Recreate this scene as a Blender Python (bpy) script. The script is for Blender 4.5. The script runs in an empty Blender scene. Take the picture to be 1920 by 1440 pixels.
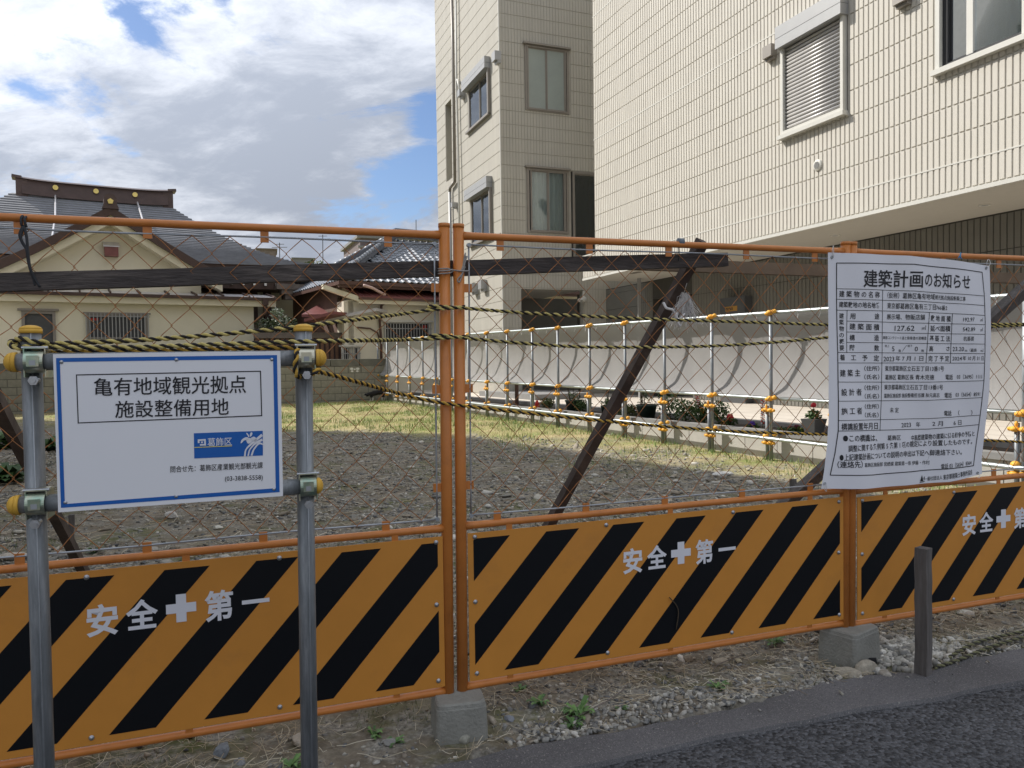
import bpy, math, random
import numpy as np
from mathutils import Matrix, Vector
random.seed(7); rng = np.random.default_rng(7)
scene = bpy.context.scene
COL = scene.collection
A = np.array
# ------------------------------------------------------------------ camera
FPX = 1442.0; PIT = math.radians(1.67); ROL = math.radians(.83); CAMH = 1.4
cF = A([0, math.cos(PIT), -math.sin(PIT)]); _R = A([1., 0, 0]); _U = np.cross(_R, cF)
cR = _R*math.cos(ROL)-_U*math.sin(ROL); cU = _U*math.cos(ROL)+_R*math.sin(ROL)
CAM = A([0, 0, CAMH])
cam = bpy.data.cameras.new('camera'); cam.sensor_width = 36; cam.lens = 36*FPX/1920
cam.clip_start = .05; cam.clip_end = 2000
camo = bpy.data.objects.new('camera', cam); COL.objects.link(camo)
camo.matrix_world = Matrix(((cR[0], cU[0], -cF[0], 0), (cR[1], cU[1], -cF[1], 0), (cR[2], cU[2], -cF[2], CAMH), (0, 0, 0, 1)))
scene.camera = camo
# ------------------------------------------------------------------ light
SUN_AZ = 294.4; SUN_EL = 41.6
sun = bpy.data.lights.new('sun', 'SUN'); sun.energy = 2.8; sun.angle = math.radians(.6); sun.color = (1, .955, .89)
suno = bpy.data.objects.new('sun', sun); COL.objects.link(suno)
_a, _e = math.radians(SUN_AZ), math.radians(SUN_EL)
sdir = Vector((math.sin(_a)*math.cos(_e), math.cos(_a)*math.cos(_e), math.sin(_e)))
suno.rotation_euler = sdir.to_track_quat('Z', 'Y').to_euler(); suno.location = (0, 0, 40)
scene.view_settings.view_transform = 'Standard'; scene.view_settings.look = 'None'
scene.view_settings.exposure = 0.92; scene.view_settings.gamma = 1
world = bpy.data.worlds.new('World'); scene.world = world; world.use_nodes = True
def build_world():
    nt = world.node_tree; nt.nodes.clear(); N = nt.nodes.new; L = nt.links.new
    out = N('ShaderNodeOutputWorld'); bg = N('ShaderNodeBackground'); bg.inputs[1].default_value = .1
    L(bg.outputs[0], out.inputs[0])
    sky = N('ShaderNodeTexSky'); sky.sky_type = 'NISHITA'; sky.sun_disc = False
    sky.sun_elevation = _e; sky.sun_rotation = _a; sky.air_density = 1.1; sky.dust_density = .6; sky.ozone_density = 1.6
    tc = N('ShaderNodeTexCoord'); sep = N('ShaderNodeSeparateXYZ'); L(tc.outputs['Generated'], sep.inputs[0])
    def math_(op, a, b=None, c=None):
        m = N('ShaderNodeMath'); m.operation = op
        for i, v in enumerate((a, b, c)):
            if v is None: continue
            if isinstance(v, (int, float)): m.inputs[i].default_value = v
            else: L(v, m.inputs[i])
        return m.outputs[0]
    zc = math_('MAXIMUM', sep.outputs[2], 0.0)
    den = math_('ADD', zc, .34)
    px = math_('DIVIDE', sep.outputs[0], den); py = math_('DIVIDE', sep.outputs[1], den)
    # rotate so that the cloud streaks run from upper left to lower right
    cm = N('ShaderNodeCombineXYZ'); L(px, cm.inputs[0]); L(py, cm.inputs[1])
    mp = N('ShaderNodeMapping'); L(cm.outputs[0], mp.inputs[0]); mp.inputs['Rotation'].default_value = (0, 0, .5)
    mp.inputs['Scale'].default_value = (1.5, 2.3, 1); mp.inputs['Location'].default_value = (3.1, 1.7, 0)
    def noise(vec, sc, det, rgh, dist=0, off=0):
        n = N('ShaderNodeTexNoise'); n.noise_dimensions = '3D'
        n.inputs['Scale'].default_value = sc; n.inputs['Detail'].default_value = det
        n.inputs['Roughness'].default_value = rgh; n.inputs['Distortion'].default_value = dist
        m = N('ShaderNodeMapping'); m.inputs['Location'].default_value = (off, off*.7, off*.3); L(vec, m.inputs[0])
        L(m.outputs[0], n.inputs['Vector']); return n.outputs['Fac']
    v = mp.outputs[0]
    cov = noise(v, 1.3, 14, .66, .35, 0)
    # cloud gaps and banks: soft ellipses in the northern sky (X = east/north, Y = up/north)
    ny = math_('MAXIMUM', sep.outputs[1], .02); TX = math_('DIVIDE', sep.outputs[0], ny); TY = math_('DIVIDE', sep.outputs[2], ny)
    front = math_('GREATER_THAN', sep.outputs[1], .02)
    def bank(x, y, rx, ry, rot):
        r = math.radians(rot); dx = math_('SUBTRACT', TX, x); dy = math_('SUBTRACT', TY, y)
        p = math_('DIVIDE', math_('ADD', math_('MULTIPLY', dx, math.cos(r)), math_('MULTIPLY', dy, math.sin(r))), rx)
        q = math_('DIVIDE', math_('SUBTRACT', math_('MULTIPLY', dy, math.cos(r)), math_('MULTIPLY', dx, math.sin(r))), ry)
        e_ = math_('POWER', 2.718, math_('MULTIPLY', math_('ADD', math_('MULTIPLY', p, p), math_('MULTIPLY', q, q)), -1.0))
        return math_('MULTIPLY', e_, front)
    def total(items):
        acc = 0.0
        for it in items:
            g = math_('MULTIPLY', bank(*it[:5]), it[5]); acc = math_('ADD', g, acc)
        return acc
    gaps = total(((-.45, .42, .085, .018, -38, .12), (-.50, .285, .06, .016, -32, .12), (-.13, .225, .06, .045, 10, .15), (-.10, .31, .03, .05, 0, .12), (-.20, .185, .09, .03, 5, .14), (-.62, .36, .03, .01, -20, .10), (-.36, .46, .03, .012, -60, .10)))
    banks = total(((-.22, .29, .17, .07, -8, -.10), (-.48, .33, .10, .04, -25, -.05), (-.66, .27, .10, .035, -10, -.07), (-.33, .22, .16, .04, -5, -.06), (-.35, .42, .2, .05, -15, .05), (-.62, .40, .1, .06, -20, .04), (-.38, .29, .05, .03, 0, .05)))
    cov = math_('SUBTRACT', math_('ADD', cov, .11), gaps)
    ramp = N('ShaderNodeMapRange'); ramp.interpolation_type = 'SMOOTHSTEP'
    L(cov, ramp.inputs[0]); ramp.inputs[1].default_value = .44; ramp.inputs[2].default_value = .56
    shade = noise(v, 1.3, 10, .58, .4, 5.3); shade2 = noise(v, 4.2, 12, .68, .3, 9.1)
    sh = math_('ADD', math_('MULTIPLY', shade, .62), math_('MULTIPLY', shade2, .38))
    sh = math_('ADD', sh, banks)
    r2 = N('ShaderNodeMapRange'); r2.interpolation_type = 'SMOOTHSTEP'; L(sh, r2.inputs[0])
    r2.inputs[1].default_value = .40; r2.inputs[2].default_value = .64
    cmix = N('ShaderNodeMix'); cmix.data_type = 'RGBA'; L(r2.outputs[0], cmix.inputs[0])
    cmix.inputs[6].default_value = (2.15, 2.38, 2.85, 1); cmix.inputs[7].default_value = (4.15, 4.35, 4.75, 1)
    skb = N('ShaderNodeMix'); skb.data_type = 'RGBA'; skb.blend_type = 'MULTIPLY'; skb.inputs[0].default_value = 1
    L(sky.outputs[0], skb.inputs[6]); skb.inputs[7].default_value = (.52, .56, .66, 1)
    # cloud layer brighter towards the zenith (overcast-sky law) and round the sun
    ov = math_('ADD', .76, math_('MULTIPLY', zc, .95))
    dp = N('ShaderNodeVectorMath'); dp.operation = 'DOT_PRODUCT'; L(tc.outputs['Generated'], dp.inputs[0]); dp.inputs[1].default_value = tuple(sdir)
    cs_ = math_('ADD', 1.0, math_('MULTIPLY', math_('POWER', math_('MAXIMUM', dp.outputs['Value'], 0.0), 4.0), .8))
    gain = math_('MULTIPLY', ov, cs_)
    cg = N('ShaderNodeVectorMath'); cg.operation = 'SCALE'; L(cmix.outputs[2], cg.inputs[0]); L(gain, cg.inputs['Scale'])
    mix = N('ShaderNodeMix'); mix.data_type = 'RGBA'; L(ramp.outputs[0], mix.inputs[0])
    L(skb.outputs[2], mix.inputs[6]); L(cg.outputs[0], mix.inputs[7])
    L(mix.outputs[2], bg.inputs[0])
build_world()
world.cycles.sampling_method = 'MANUAL'; world.cycles.sample_map_resolution = 512

# ------------------------------------------------------------------ geometry helpers
Z = A([0., 0, 1])
def ray(px, py): return cF+cR*(px-960)/FPX-cU*(py-720)/FPX
def at(px, py, y):                         # the point y metres down the lot seen at a photo pixel
    r = ray(px, py); return CAM+r*(y/r[1])
def hit(px, py, P, n):
    r = ray(px, py); t = ((P-CAM)@n)/(r@n); return CAM+t*r
def on_ground(px, py, z=0.):
    return hit(px, py, A([0, 0, z]), Z)
def azv(a): a = math.radians(a); return A([math.sin(a), math.cos(a), 0])
class Fr:                                  # upright plane: t along, z up, o out of the face
    def __init__(s, O, ex, out):
        s.O = A(O, float); s.ex = A(ex, float)/np.linalg.norm(ex); s.n = A(out, float)/np.linalg.norm(out)
    def pt(s, t, z, o=0.): return s.O+s.ex*t+Z*z+s.n*o
    def px(s, x, y, o=0.):
        h = hit(x, y, s.O+s.n*o, s.n)-s.O; return float(h@s.ex), float(h[2])
class MB:
    def __init__(s): s.v = []; s.f = []; s.m = []; s.cur = 0; s.c = None
    def add(s, V, Fc):
        b = len(s.v); s.v += [tuple(map(float, p)) for p in V]
        s.f += [tuple(i+b for i in f) for f in Fc]; s.m += [s.cur]*len(Fc)
    def quad(s, a, b, c, d): s.add([a, b, c, d], [(0, 1, 2, 3)])
    def hexa(s, p): s.add(p, [(3, 2, 1, 0), (4, 5, 6, 7), (0, 1, 5, 4), (1, 2, 6, 5), (2, 3, 7, 6), (3, 0, 4, 7)])
    def fbox(s, fr, t0, t1, z0, z1, o0, o1):
        P = fr.pt; s.hexa([P(t0, z0, o0), P(t1, z0, o0), P(t1, z0, o1), P(t0, z0, o1), P(t0, z1, o0), P(t1, z1, o0), P(t1, z1, o1), P(t0, z1, o1)])
    def bar(s, a, b, w, h, up=Z):          # rectangular bar from a to b
        a = A(a, float); b = A(b, float); d = (b-a)/np.linalg.norm(b-a)
        x = np.cross(d, up); x = x/np.linalg.norm(x); y = np.cross(x, d)
        q = [(-w/2, -h/2), (w/2, -h/2), (w/2, h/2), (-w/2, h/2)]
        s.hexa([a+x*i+y*j for i, j in q]+[b+x*i+y*j for i, j in q])
    def tube(s, pts, r, seg=8, caps=True):
        pts = [A(p, float) for p in pts]; n = len(pts); rs = r if hasattr(r, '__len__') else [r]*n
        ref = None; V = []
        for i, p in enumerate(pts):
            d = pts[min(i+1, n-1)]-pts[max(i-1, 0)]; d = d/(np.linalg.norm(d)+1e-12)
            if ref is None:
                ref = np.cross(d, Z if abs(d[2]) < .9 else A([1., 0, 0]))
            x = ref-d*(ref@d); x = x/(np.linalg.norm(x)+1e-12); ref = x; y = np.cross(d, x)
            for k in range(seg):
                t = 2*math.pi*k/seg; V.append(p+(x*math.cos(t)+y*math.sin(t))*rs[i])
        Fc = [(i*seg+k, i*seg+(k+1) % seg, (i+1)*seg+(k+1) % seg, (i+1)*seg+k) for i in range(n-1) for k in range(seg)]
        if caps: Fc += [tuple(range(seg-1, -1, -1)), tuple((n-1)*seg+k for k in range(seg))]
        s.add(V, Fc)
    def cyl(s, a, b, r, seg=12): s.tube([a, b], r, seg)
    def dome(s, c, d, r, h, seg=12):       # rounded cap on centre c pointing along d
        d = A(d, float)/np.linalg.norm(d); c = A(c, float)
        s.tube([c+d*h*math.sin(t) for t in np.linspace(0, 1.5, 6)], [r*math.cos(t) for t in np.linspace(0, 1.5, 6)], seg)
    def ball(s, c, rx, ry=None, rz=None, seg=10, rings=6):
        ry = ry or rx; rz = rz or rx; V = []; Fc = []
        for i in range(rings+1):
            t = math.pi*i/rings
            for k in range(seg):
                p = 2*math.pi*k/seg; V.append((c[0]+rx*math.sin(t)*math.cos(p), c[1]+ry*math.sin(t)*math.sin(p), c[2]+rz*math.cos(t)))
        for i in range(rings):
            for k in range(seg): Fc.append((i*seg+k, i*seg+(k+1) % seg, (i+1)*seg+(k+1) % seg, (i+1)*seg+k))
        s.add(V, Fc)
    def prism(s, poly, e):                 # polygon points extruded by vector e
        n = len(poly); V = [A(p, float) for p in poly]+[A(p, float)+e for p in poly]
        s.add(V, [tuple(range(n-1, -1, -1)), tuple(range(n, 2*n))]+[(i, (i+1) % n, n+(i+1) % n, n+i) for i in range(n)])
ROOT = {}
def mesh_obj(name, V, Fc, mats, parent=None, smooth=False, mi=None, loc=(0, 0, 0)):
    me = bpy.data.meshes.new(name)
    off = A(loc, float)
    me.from_pydata([tuple(A(v)-off) for v in V] if off.any() else V, [], Fc)
    for m in (mats if isinstance(mats, (list, tuple)) else [mats]): me.materials.append(m)
    if mi is not None and any(mi): me.polygons.foreach_set('material_index', mi)
    if smooth: me.polygons.foreach_set('use_smooth', [True]*len(me.polygons))
    me.update()
    o = bpy.data.objects.new(name, me); COL.objects.link(o)
    if parent is not None: o.parent = parent
    return o
def tag(o, label=None, cat=None, group=None, kind=None):
    if label: o['label'] = label
    if cat: o['category'] = cat
    if group: o['group'] = group
    if kind: o['kind'] = kind
    return o
def thing(name, label, cat, loc=(0, 0, 0), group=None):
    o = bpy.data.objects.new(name, None); COL.objects.link(o); o.empty_display_size = .1
    o.location = [float(x) for x in loc]; ROOT[o.name] = A(loc, float)
    return tag(o, label, cat, group)
def root_loc(p):
    while p is not None:
        if p.name in ROOT: return ROOT[p.name]
        p = p.parent
    return A([0., 0, 0])
def part(name, mb, mats, parent, smooth=False, label=None, kind=None):
    o = mesh_obj(name, mb.v, mb.f, mats, parent, smooth, mb.m, root_loc(parent))
    if label: o['label'] = label
    if kind: o['kind'] = kind
    return o
def solo(name, mb, mats, label, cat, group=None, smooth=False, loc=None):
    if loc is None: loc = A(mb.v).min(0)*.5+A(mb.v).max(0)*.5; loc[2] = A(mb.v)[:, 2].min()
    o = mesh_obj(name, mb.v, mb.f, mats, None, smooth, mb.m, loc); o.location = [float(x) for x in loc]
    ROOT[o.name] = A(loc, float)
    return tag(o, label, cat, group)
def struct(name, mb, mats, smooth=False):
    o = mesh_obj(name, mb.v, mb.f, mats, None, smooth, mb.m); o['kind'] = 'structure'; return o
def catmull(P, n=10):
    P = [A(p, float) for p in P]; Q = [2*P[0]-P[1]]+P+[2*P[-1]-P[-2]]; out = []
    for i in range(1, len(Q)-2):
        for k in range(n):
            t = k/n; a, b, c, d = Q[i-1], Q[i], Q[i+1], Q[i+2]
            out.append(.5*((2*b)+(-a+c)*t+(2*a-5*b+4*c-d)*t*t+(-a+3*b-3*c+d)*t**3))
    return out+[P[-1]]
# ------------------------------------------------------------------ materials
def mat(name, col, rough=.7, metal=0., var=.12, scale=6., bump=0., bscale=40., col2=None, c2thr=(.5, .7), c2scale=3., spec=.4, stretch=None, attr=False):
    m = bpy.data.materials.new(name); m.use_nodes = True; nt = m.node_tree; b = nt.nodes['Principled BSDF']
    b.inputs['Roughness'].default_value = rough; b.inputs['Metallic'].default_value = metal
    b.inputs['Specular IOR Level'].default_value = spec
    N = nt.nodes.new; L = nt.links.new
    tc = N('ShaderNodeTexCoord'); vec = tc.outputs['Object']
    if stretch:
        mp = N('ShaderNodeMapping'); mp.inputs['Scale'].default_value = stretch; L(vec, mp.inputs[0]); vec = mp.outputs[0]
    base = None
    if attr:
        at_ = N('ShaderNodeVertexColor'); at_.layer_name = 'col'; base = at_.outputs[0]
    n1 = N('ShaderNodeTexNoise'); n1.inputs['Scale'].default_value = scale; n1.inputs['Detail'].default_value = 8
    n1.inputs['Roughness'].default_value = .65; L(vec, n1.inputs['Vector'])
    mx = N('ShaderNodeMix'); mx.data_type = 'RGBA'; mx.blend_type = 'MULTIPLY'; mx.inputs[0].default_value = 1
    if base is None:
        if col2 is not None:
            n2 = N('ShaderNodeTexNoise'); n2.inputs['Scale'].default_value = c2scale; n2.inputs['Detail'].default_value = 9
            n2.inputs['Roughness'].default_value = .7; L(vec, n2.inputs['Vector'])
            mr = N('ShaderNodeMapRange'); mr.inputs[1].default_value = c2thr[0]; mr.inputs[2].default_value = c2thr[1]; L(n2.outputs[0], mr.inputs[0])
            m2 = N('ShaderNodeMix'); m2.data_type = 'RGBA'; L(mr.outputs[0], m2.inputs[0])
            m2.inputs[6].default_value = (*col, 1); m2.inputs[7].default_value = (*col2, 1); L(m2.outputs[2], mx.inputs[6])
        else: mx.inputs[6].default_value = (*col, 1)
    else: L(base, mx.inputs[6])
    mr1 = N('ShaderNodeMapRange'); mr1.inputs[1].default_value = .25; mr1.inputs[2].default_value = .75
    mr1.inputs[3].default_value = 1-var; mr1.inputs[4].default_value = 1+var; L(n1.outputs[0], mr1.inputs[0])
    L(mr1.outputs[0], mx.inputs[7]); L(mx.outputs[2], b.inputs['Base Color'])
    if bump:
        nb = N('ShaderNodeTexNoise'); nb.inputs['Scale'].default_value = bscale; nb.inputs['Detail'].default_value = 6; L(vec, nb.inputs['Vector'])
        bp = N('ShaderNodeBump'); bp.inputs['Strength'].default_value = bump; bp.inputs['Distance'].default_value = .01
        L(nb.outputs[0], bp.inputs['Height']); L(bp.outputs[0], b.inputs['Normal'])
    return m
M = {}
M['siding'] = mat('cream_siding', (.61, .575, .505), .75, var=.07, scale=2.5, bump=.12, bscale=90, col2=(.555, .52, .455), c2scale=2.0, c2thr=(.45, .75), stretch=(3, 3, .45))
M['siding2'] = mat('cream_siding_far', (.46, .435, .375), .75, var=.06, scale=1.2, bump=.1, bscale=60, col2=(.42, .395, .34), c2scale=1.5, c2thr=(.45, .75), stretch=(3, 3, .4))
M['joint'] = mat('siding_joint', (.50, .475, .42), .85, var=.08)
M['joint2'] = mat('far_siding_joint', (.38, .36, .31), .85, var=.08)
M['trim'] = mat('cream_trim', (.60, .585, .53), .5, var=.04)
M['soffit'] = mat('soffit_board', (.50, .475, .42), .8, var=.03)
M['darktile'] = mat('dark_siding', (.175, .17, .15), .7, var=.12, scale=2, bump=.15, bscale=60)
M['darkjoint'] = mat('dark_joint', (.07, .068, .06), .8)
M['alu'] = mat('grey_aluminium', (.36, .36, .355), .45, .2, var=.04)
M['alubrown'] = mat('taupe_window_frame', (.27, .245, .215), .45, .2, var=.05)
M['shutter'] = mat('shutter_slat', (.50, .485, .465), .4, .2, var=.04)
M['black'] = mat('dark_interior', (.03, .031, .033), .6, var=.1)
M['curtain'] = mat('curtain_cloth', (.70, .73, .71), .9, var=.12, scale=3, stretch=(9, 9, .5))
M['sheer'] = mat('sheer_curtain', (.72, .75, .74), .9, var=.10, scale=3, stretch=(9, 9, .4))
def glassmat(name, tint, rough=.03, fac=.25):
    m = bpy.data.materials.new(name); m.use_nodes = True; nt = m.node_tree; nt.nodes.clear(); N = nt.nodes.new; L = nt.links.new
    o = N('ShaderNodeOutputMaterial'); g = N('ShaderNodeBsdfGlossy'); g.inputs['Roughness'].default_value = rough; g.inputs['Color'].default_value = (.9, .95, 1, 1)
    t = N('ShaderNodeBsdfTransparent'); t.inputs[0].default_value = (*tint, 1)
    fr = N('ShaderNodeFresnel'); fr.inputs[0].default_value = 1.5
    a = N('ShaderNodeMath'); a.operation = 'ADD'; a.use_clamp = True; a.inputs[1].default_value = fac; L(fr.outputs[0], a.inputs[0])
    mx = N('ShaderNodeMixShader'); L(a.outputs[0], mx.inputs[0]); L(t.outputs[0], mx.inputs[1]); L(g.outputs[0], mx.inputs[2]); L(mx.outputs[0], o.inputs[0])
    return m
M['glass'] = glassmat('window_glass', (.84, .88, .88), .02, .06)
M['frost'] = mat('frosted_glass', (.30, .34, .315), .3, var=.10, scale=1.2, spec=.6)
M['orange'] = mat('orange_paint', (.54, .185, .036), .38, var=.10, scale=14, bump=.05, bscale=60, col2=(.43, .145, .03), c2scale=9, c2thr=(.55, .75), spec=.5)
M['plate'] = mat('orange_plate', (.60, .25, .04), .45, var=.06, scale=5, col2=(.47, .20, .045), c2scale=2.2, c2thr=(.52, .8), bump=.04, bscale=400)
M['blackfilm'] = mat('black_film', (.004, .005, .007), .4, var=.1, bump=.04, bscale=400, spec=.25)
M['whitefilm'] = mat('white_film', (.72, .72, .76), .5, var=.04)
M['rustwire'] = mat('rusty_wire', (.40, .17, .06), .6, .3, var=.35, scale=30, col2=(.32, .15, .065), c2scale=14)
M['rod'] = mat('galvanised_rod', (.36, .38, .40), .45, .6, var=.2, scale=20)
M['galv'] = mat('galvanised_pipe', (.22, .235, .245), .5, .45, var=.38, scale=7, bump=.08, bscale=50, col2=(.33, .34, .35), c2scale=5, c2thr=(.5, .7), stretch=(6, 6, .8))
M['brightgalv'] = mat('bright_pipe', (.48, .52, .52), .42, .6, var=.1, scale=5)
M['zinc'] = mat('zinc_chromate', (.50, .47, .36), .3, .8, var=.25, scale=18, col2=(.30, .42, .33), c2scale=14, c2thr=(.42, .6))
M['bolt'] = mat('bolt_steel', (.45, .46, .48), .35, .8, var=.2, scale=60)
M['yellowcap'] = mat('yellow_rubber', (.66, .38, .05), .6, var=.15, scale=20)
M['clampcover'] = mat('amber_plastic', (.85, .42, .05), .5, var=.12, scale=12)
M['ropey'] = mat('yellow_rope', (.60, .49, .17), .85, var=.25, scale=60, bump=.5, bscale=500)
M['ropeo'] = mat('faded_amber_rope', (.60, .36, .06), .85, var=.25, scale=60, bump=.5, bscale=500)
M['ropek'] = mat('black_rope', (.022, .018, .016), .85, var=.3, scale=60, bump=.5, bscale=500)
M['ropeg'] = mat('faded_green_rope', (.19, .185, .095), .9, var=.3, scale=50, bump=.5, bscale=400)
M['ropegk'] = mat('faded_dark_rope', (.06, .055, .04), .9, var=.3, scale=50, bump=.5, bscale=400)
M['darkwood'] = mat('weathered_dark_wood', (.060, .050, .046), .8, var=.45, scale=4, bump=.5, bscale=9, col2=(.12, .10, .088), c2scale=2.2, c2thr=(.5, .7), stretch=(2.2, 2.2, 14))
M['bracewood'] = mat('weathered_brown_wood', (.072, .052, .043), .8, var=.4, scale=5, bump=.4, bscale=14, col2=(.15, .115, .09), c2scale=4, c2thr=(.52, .7))
M['tanwood'] = mat('tan_wood', (.20, .145, .095), .8, var=.25, scale=6)
M['greywood'] = mat('grey_wood', (.12, .108, .10), .85, var=.4, scale=7, bump=.5, bscale=16, stretch=(5, 5, .6))
M['concrete'] = mat('concrete_block', (.25, .245, .215), .9, var=.22, scale=14, bump=.5, bscale=90, col2=(.22, .215, .19), c2scale=7)
M['sheet'] = mat('sign_white', (.79, .79, .815), .45, var=.015, scale=2)
M['blue'] = mat('sign_blue', (.008, .11, .42), .4, var=.03)
M['ink'] = mat('black_ink', (.012, .012, .016), .5, var=.02)
M['yline'] = mat('yellow_line', (.75, .62, .12), .5)
M['poster'] = mat('poster_vinyl', (.76, .755, .79), .38, var=.02, scale=3)
M['tape'] = mat('grey_tape', (.16, .19, .22), .5, var=.1)
M['tie'] = mat('black_cord', (.03, .032, .036), .7, var=.3, scale=40)
M['greycord'] = mat('grey_cord', (.30, .28, .26), .8, var=.3, scale=60)
M['fray'] = mat('frayed_white_cord', (.72, .70, .68), .9, var=.15)
M['bluetie'] = mat('blue_cord', (.05, .25, .5), .7)
M['cream'] = mat('cream_plaster', (.74, .69, .55), .9, var=.06, scale=1.1, bump=.15, bscale=60)
M['cream2'] = mat('pale_plaster', (.72, .67, .54), .9, var=.08, scale=1.3, bump=.15, bscale=60)
M['fascia'] = mat('cream_board', (.72, .66, .50), .7, var=.06)
M['barge'] = mat('dark_brown_board', (.075, .045, .036), .6, var=.2, scale=4)
M['ridge'] = mat('brown_ridge_copper', (.085, .055, .048), .5, var=.2, scale=3)
M['slate'] = mat('grey_roof_slate', (.185, .19, .205), .75, var=.22, scale=2.4, spec=.5)
M['gold'] = mat('gold_crest', (.85, .66, .22), .35, .6)
M['tin'] = mat('pale_tin', (.62, .60, .60), .35, .4, var=.2)
M['kawara'] = mat('grey_clay_tile', (.19, .205, .23), .46, var=.3, scale=5, spec=.7)
M['kawara_d'] = mat('dark_clay_ridge', (.10, .105, .12), .45, var=.3, scale=5)
M['maroon'] = mat('maroon_tin', (.20, .072, .066), .5, var=.2, scale=3)
M['brownwall'] = mat('brown_boards', (.13, .075, .055), .8, var=.2, scale=3)
M['slatwood'] = mat('brown_fence_slat', (.20, .11, .07), .8, var=.3, scale=5)
M['railwood'] = mat('grey_brown_rail', (.17, .14, .12), .8, var=.3, scale=4)
M['pipebrown'] = mat('brown_drainpipe', (.10, .052, .04), .5, var=.1)
M['blockm'] = mat('grey_concrete_masonry', (.29, .275, .225), .92, var=.22, scale=6, bump=.4, bscale=60)
M['blockcap'] = mat('dark_masonry_cap', (.17, .165, .14), .92, var=.25, scale=5)
M['whiteblock'] = mat('white_screen_block', (.75, .74, .70), .8)
M['apt'] = mat('mauve_apartment', (.15, .12, .12), .85, var=.06)
M['aptpale'] = mat('pale_concrete', (.19, .19, .19), .85, var=.06)
M['paving'] = mat('beige_paving', (.60, .54, .46), .85, var=.05, scale=1.2, bump=.1, bscale=60)
M['seam'] = mat('paving_seam', (.34, .30, .26), .9)
M['planterwall'] = mat('pale_concrete_wall', (.46, .44, .40), .9, var=.1, scale=5, bump=.2, bscale=80)
M['plantercap'] = mat('grey_concrete_cap', (.25, .245, .235), .9, var=.12, scale=5)
M['pot'] = mat('dark_green_pot', (.02, .045, .04), .5, var=.1)
M['greypot'] = mat('dark_grey_pot', (.07, .072, .075), .6)
M['soil'] = mat('dark_soil', (.05, .038, .028), .95)
M['stem'] = mat('brown_stem', (.07, .05, .03), .8)
M['leafcol'] = mat('leaves', (.06, .1, .03), .6, attr=True, var=.1)
M['stonecol'] = mat('stone_surface', (.3, .3, .3), .9, attr=True, var=.28, scale=70, bump=.3, bscale=120)
M['strawcol'] = mat('straw_surface', (.3, .3, .3), .8, attr=True, var=.1)
M['greybox'] = mat('dark_grey_metal', (.08, .082, .085), .5)
M['yellowlabel'] = mat('amber_label', (.42, .22, .04), .6)
M['red'] = mat('red_print', (.6, .04, .03), .5)
M['lamp'] = mat('recessed_lamp_ring', (.7, .68, .62), .4)
M['cat'] = mat('cat_fur', (.02, .018, .017), .9, attr=True)
M['plainwall'] = mat('neighbour_render', (.55, .53, .49), .9, var=.08)
def asphalt(name, base, sc, bump, speck, spthr=.80, lo=.4, hi=1.75):
    m = bpy.data.materials.new(name); m.use_nodes = True; nt = m.node_tree; b = nt.nodes['Principled BSDF']; N = nt.nodes.new; L = nt.links.new
    tc = N('ShaderNodeTexCoord'); vo = N('ShaderNodeTexVoronoi'); vo.inputs['Scale'].default_value = sc; L(tc.outputs['Object'], vo.inputs['Vector'])
    wn = N('ShaderNodeTexWhiteNoise'); L(vo.outputs['Position'], wn.inputs['Vector'])
    mr = N('ShaderNodeMapRange'); mr.inputs[1].default_value = 0; mr.inputs[2].default_value = 1; mr.inputs[3].default_value = lo; mr.inputs[4].default_value = hi; L(wn.outputs[0], mr.inputs[0])
    big = N('ShaderNodeTexNoise'); big.inputs['Scale'].default_value = 1.6; big.inputs['Detail'].default_value = 7; L(tc.outputs['Object'], big.inputs['Vector'])
    mb_ = N('ShaderNodeMapRange'); mb_.inputs[1].default_value = .3; mb_.inputs[2].default_value = .7; mb_.inputs[3].default_value = .75; mb_.inputs[4].default_value = 1.3; L(big.outputs[0], mb_.inputs[0])
    mu = N('ShaderNodeMath'); mu.operation = 'MULTIPLY'; L(mr.outputs[0], mu.inputs[0]); L(mb_.outputs[0], mu.inputs[1])
    c = N('ShaderNodeMix'); c.data_type = 'RGBA'; c.blend_type = 'MULTIPLY'; c.inputs[0].default_value = 1; c.inputs[6].default_value = (*base, 1); L(mu.outputs[0], c.inputs[7])
    n3 = N('ShaderNodeTexNoise'); n3.inputs['Scale'].default_value = 160; n3.inputs['Detail'].default_value = 3; L(tc.outputs['Object'], n3.inputs['Vector'])
    gt = N('ShaderNodeMapRange'); gt.inputs[1].default_value = spthr-.06; gt.inputs[2].default_value = spthr; L(n3.outputs[0], gt.inputs[0])
    c2 = N('ShaderNodeMix'); c2.data_type = 'RGBA'; L(gt.outputs[0], c2.inputs[0]); L(c.outputs[2], c2.inputs[6]); c2.inputs[7].default_value = (*speck, 1)
    L(c2.outputs[2], b.inputs['Base Color']); b.inputs['Roughness'].default_value = .78; b.inputs['Specular IOR Level'].default_value = .35
    sub = N('ShaderNodeMath'); sub.operation = 'SUBTRACT'; sub.inputs[0].default_value = 1; L(vo.outputs['Distance'], sub.inputs[1])
    bp = N('ShaderNodeBump'); bp.inputs['Strength'].default_value = bump; bp.inputs['Distance'].default_value = .012; L(sub.outputs[0], bp.inputs['Height']); L(bp.outputs[0], b.inputs['Normal'])
    return m
M['asphalt'] = asphalt('coarse_asphalt', (.068, .069, .073), 72, 1.0, (.20, .19, .18), .74)
M['kerb'] = asphalt('worn_gutter_asphalt', (.125, .121, .122), 260, .25, (.34, .32, .29), .69, .75, 1.25)
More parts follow.
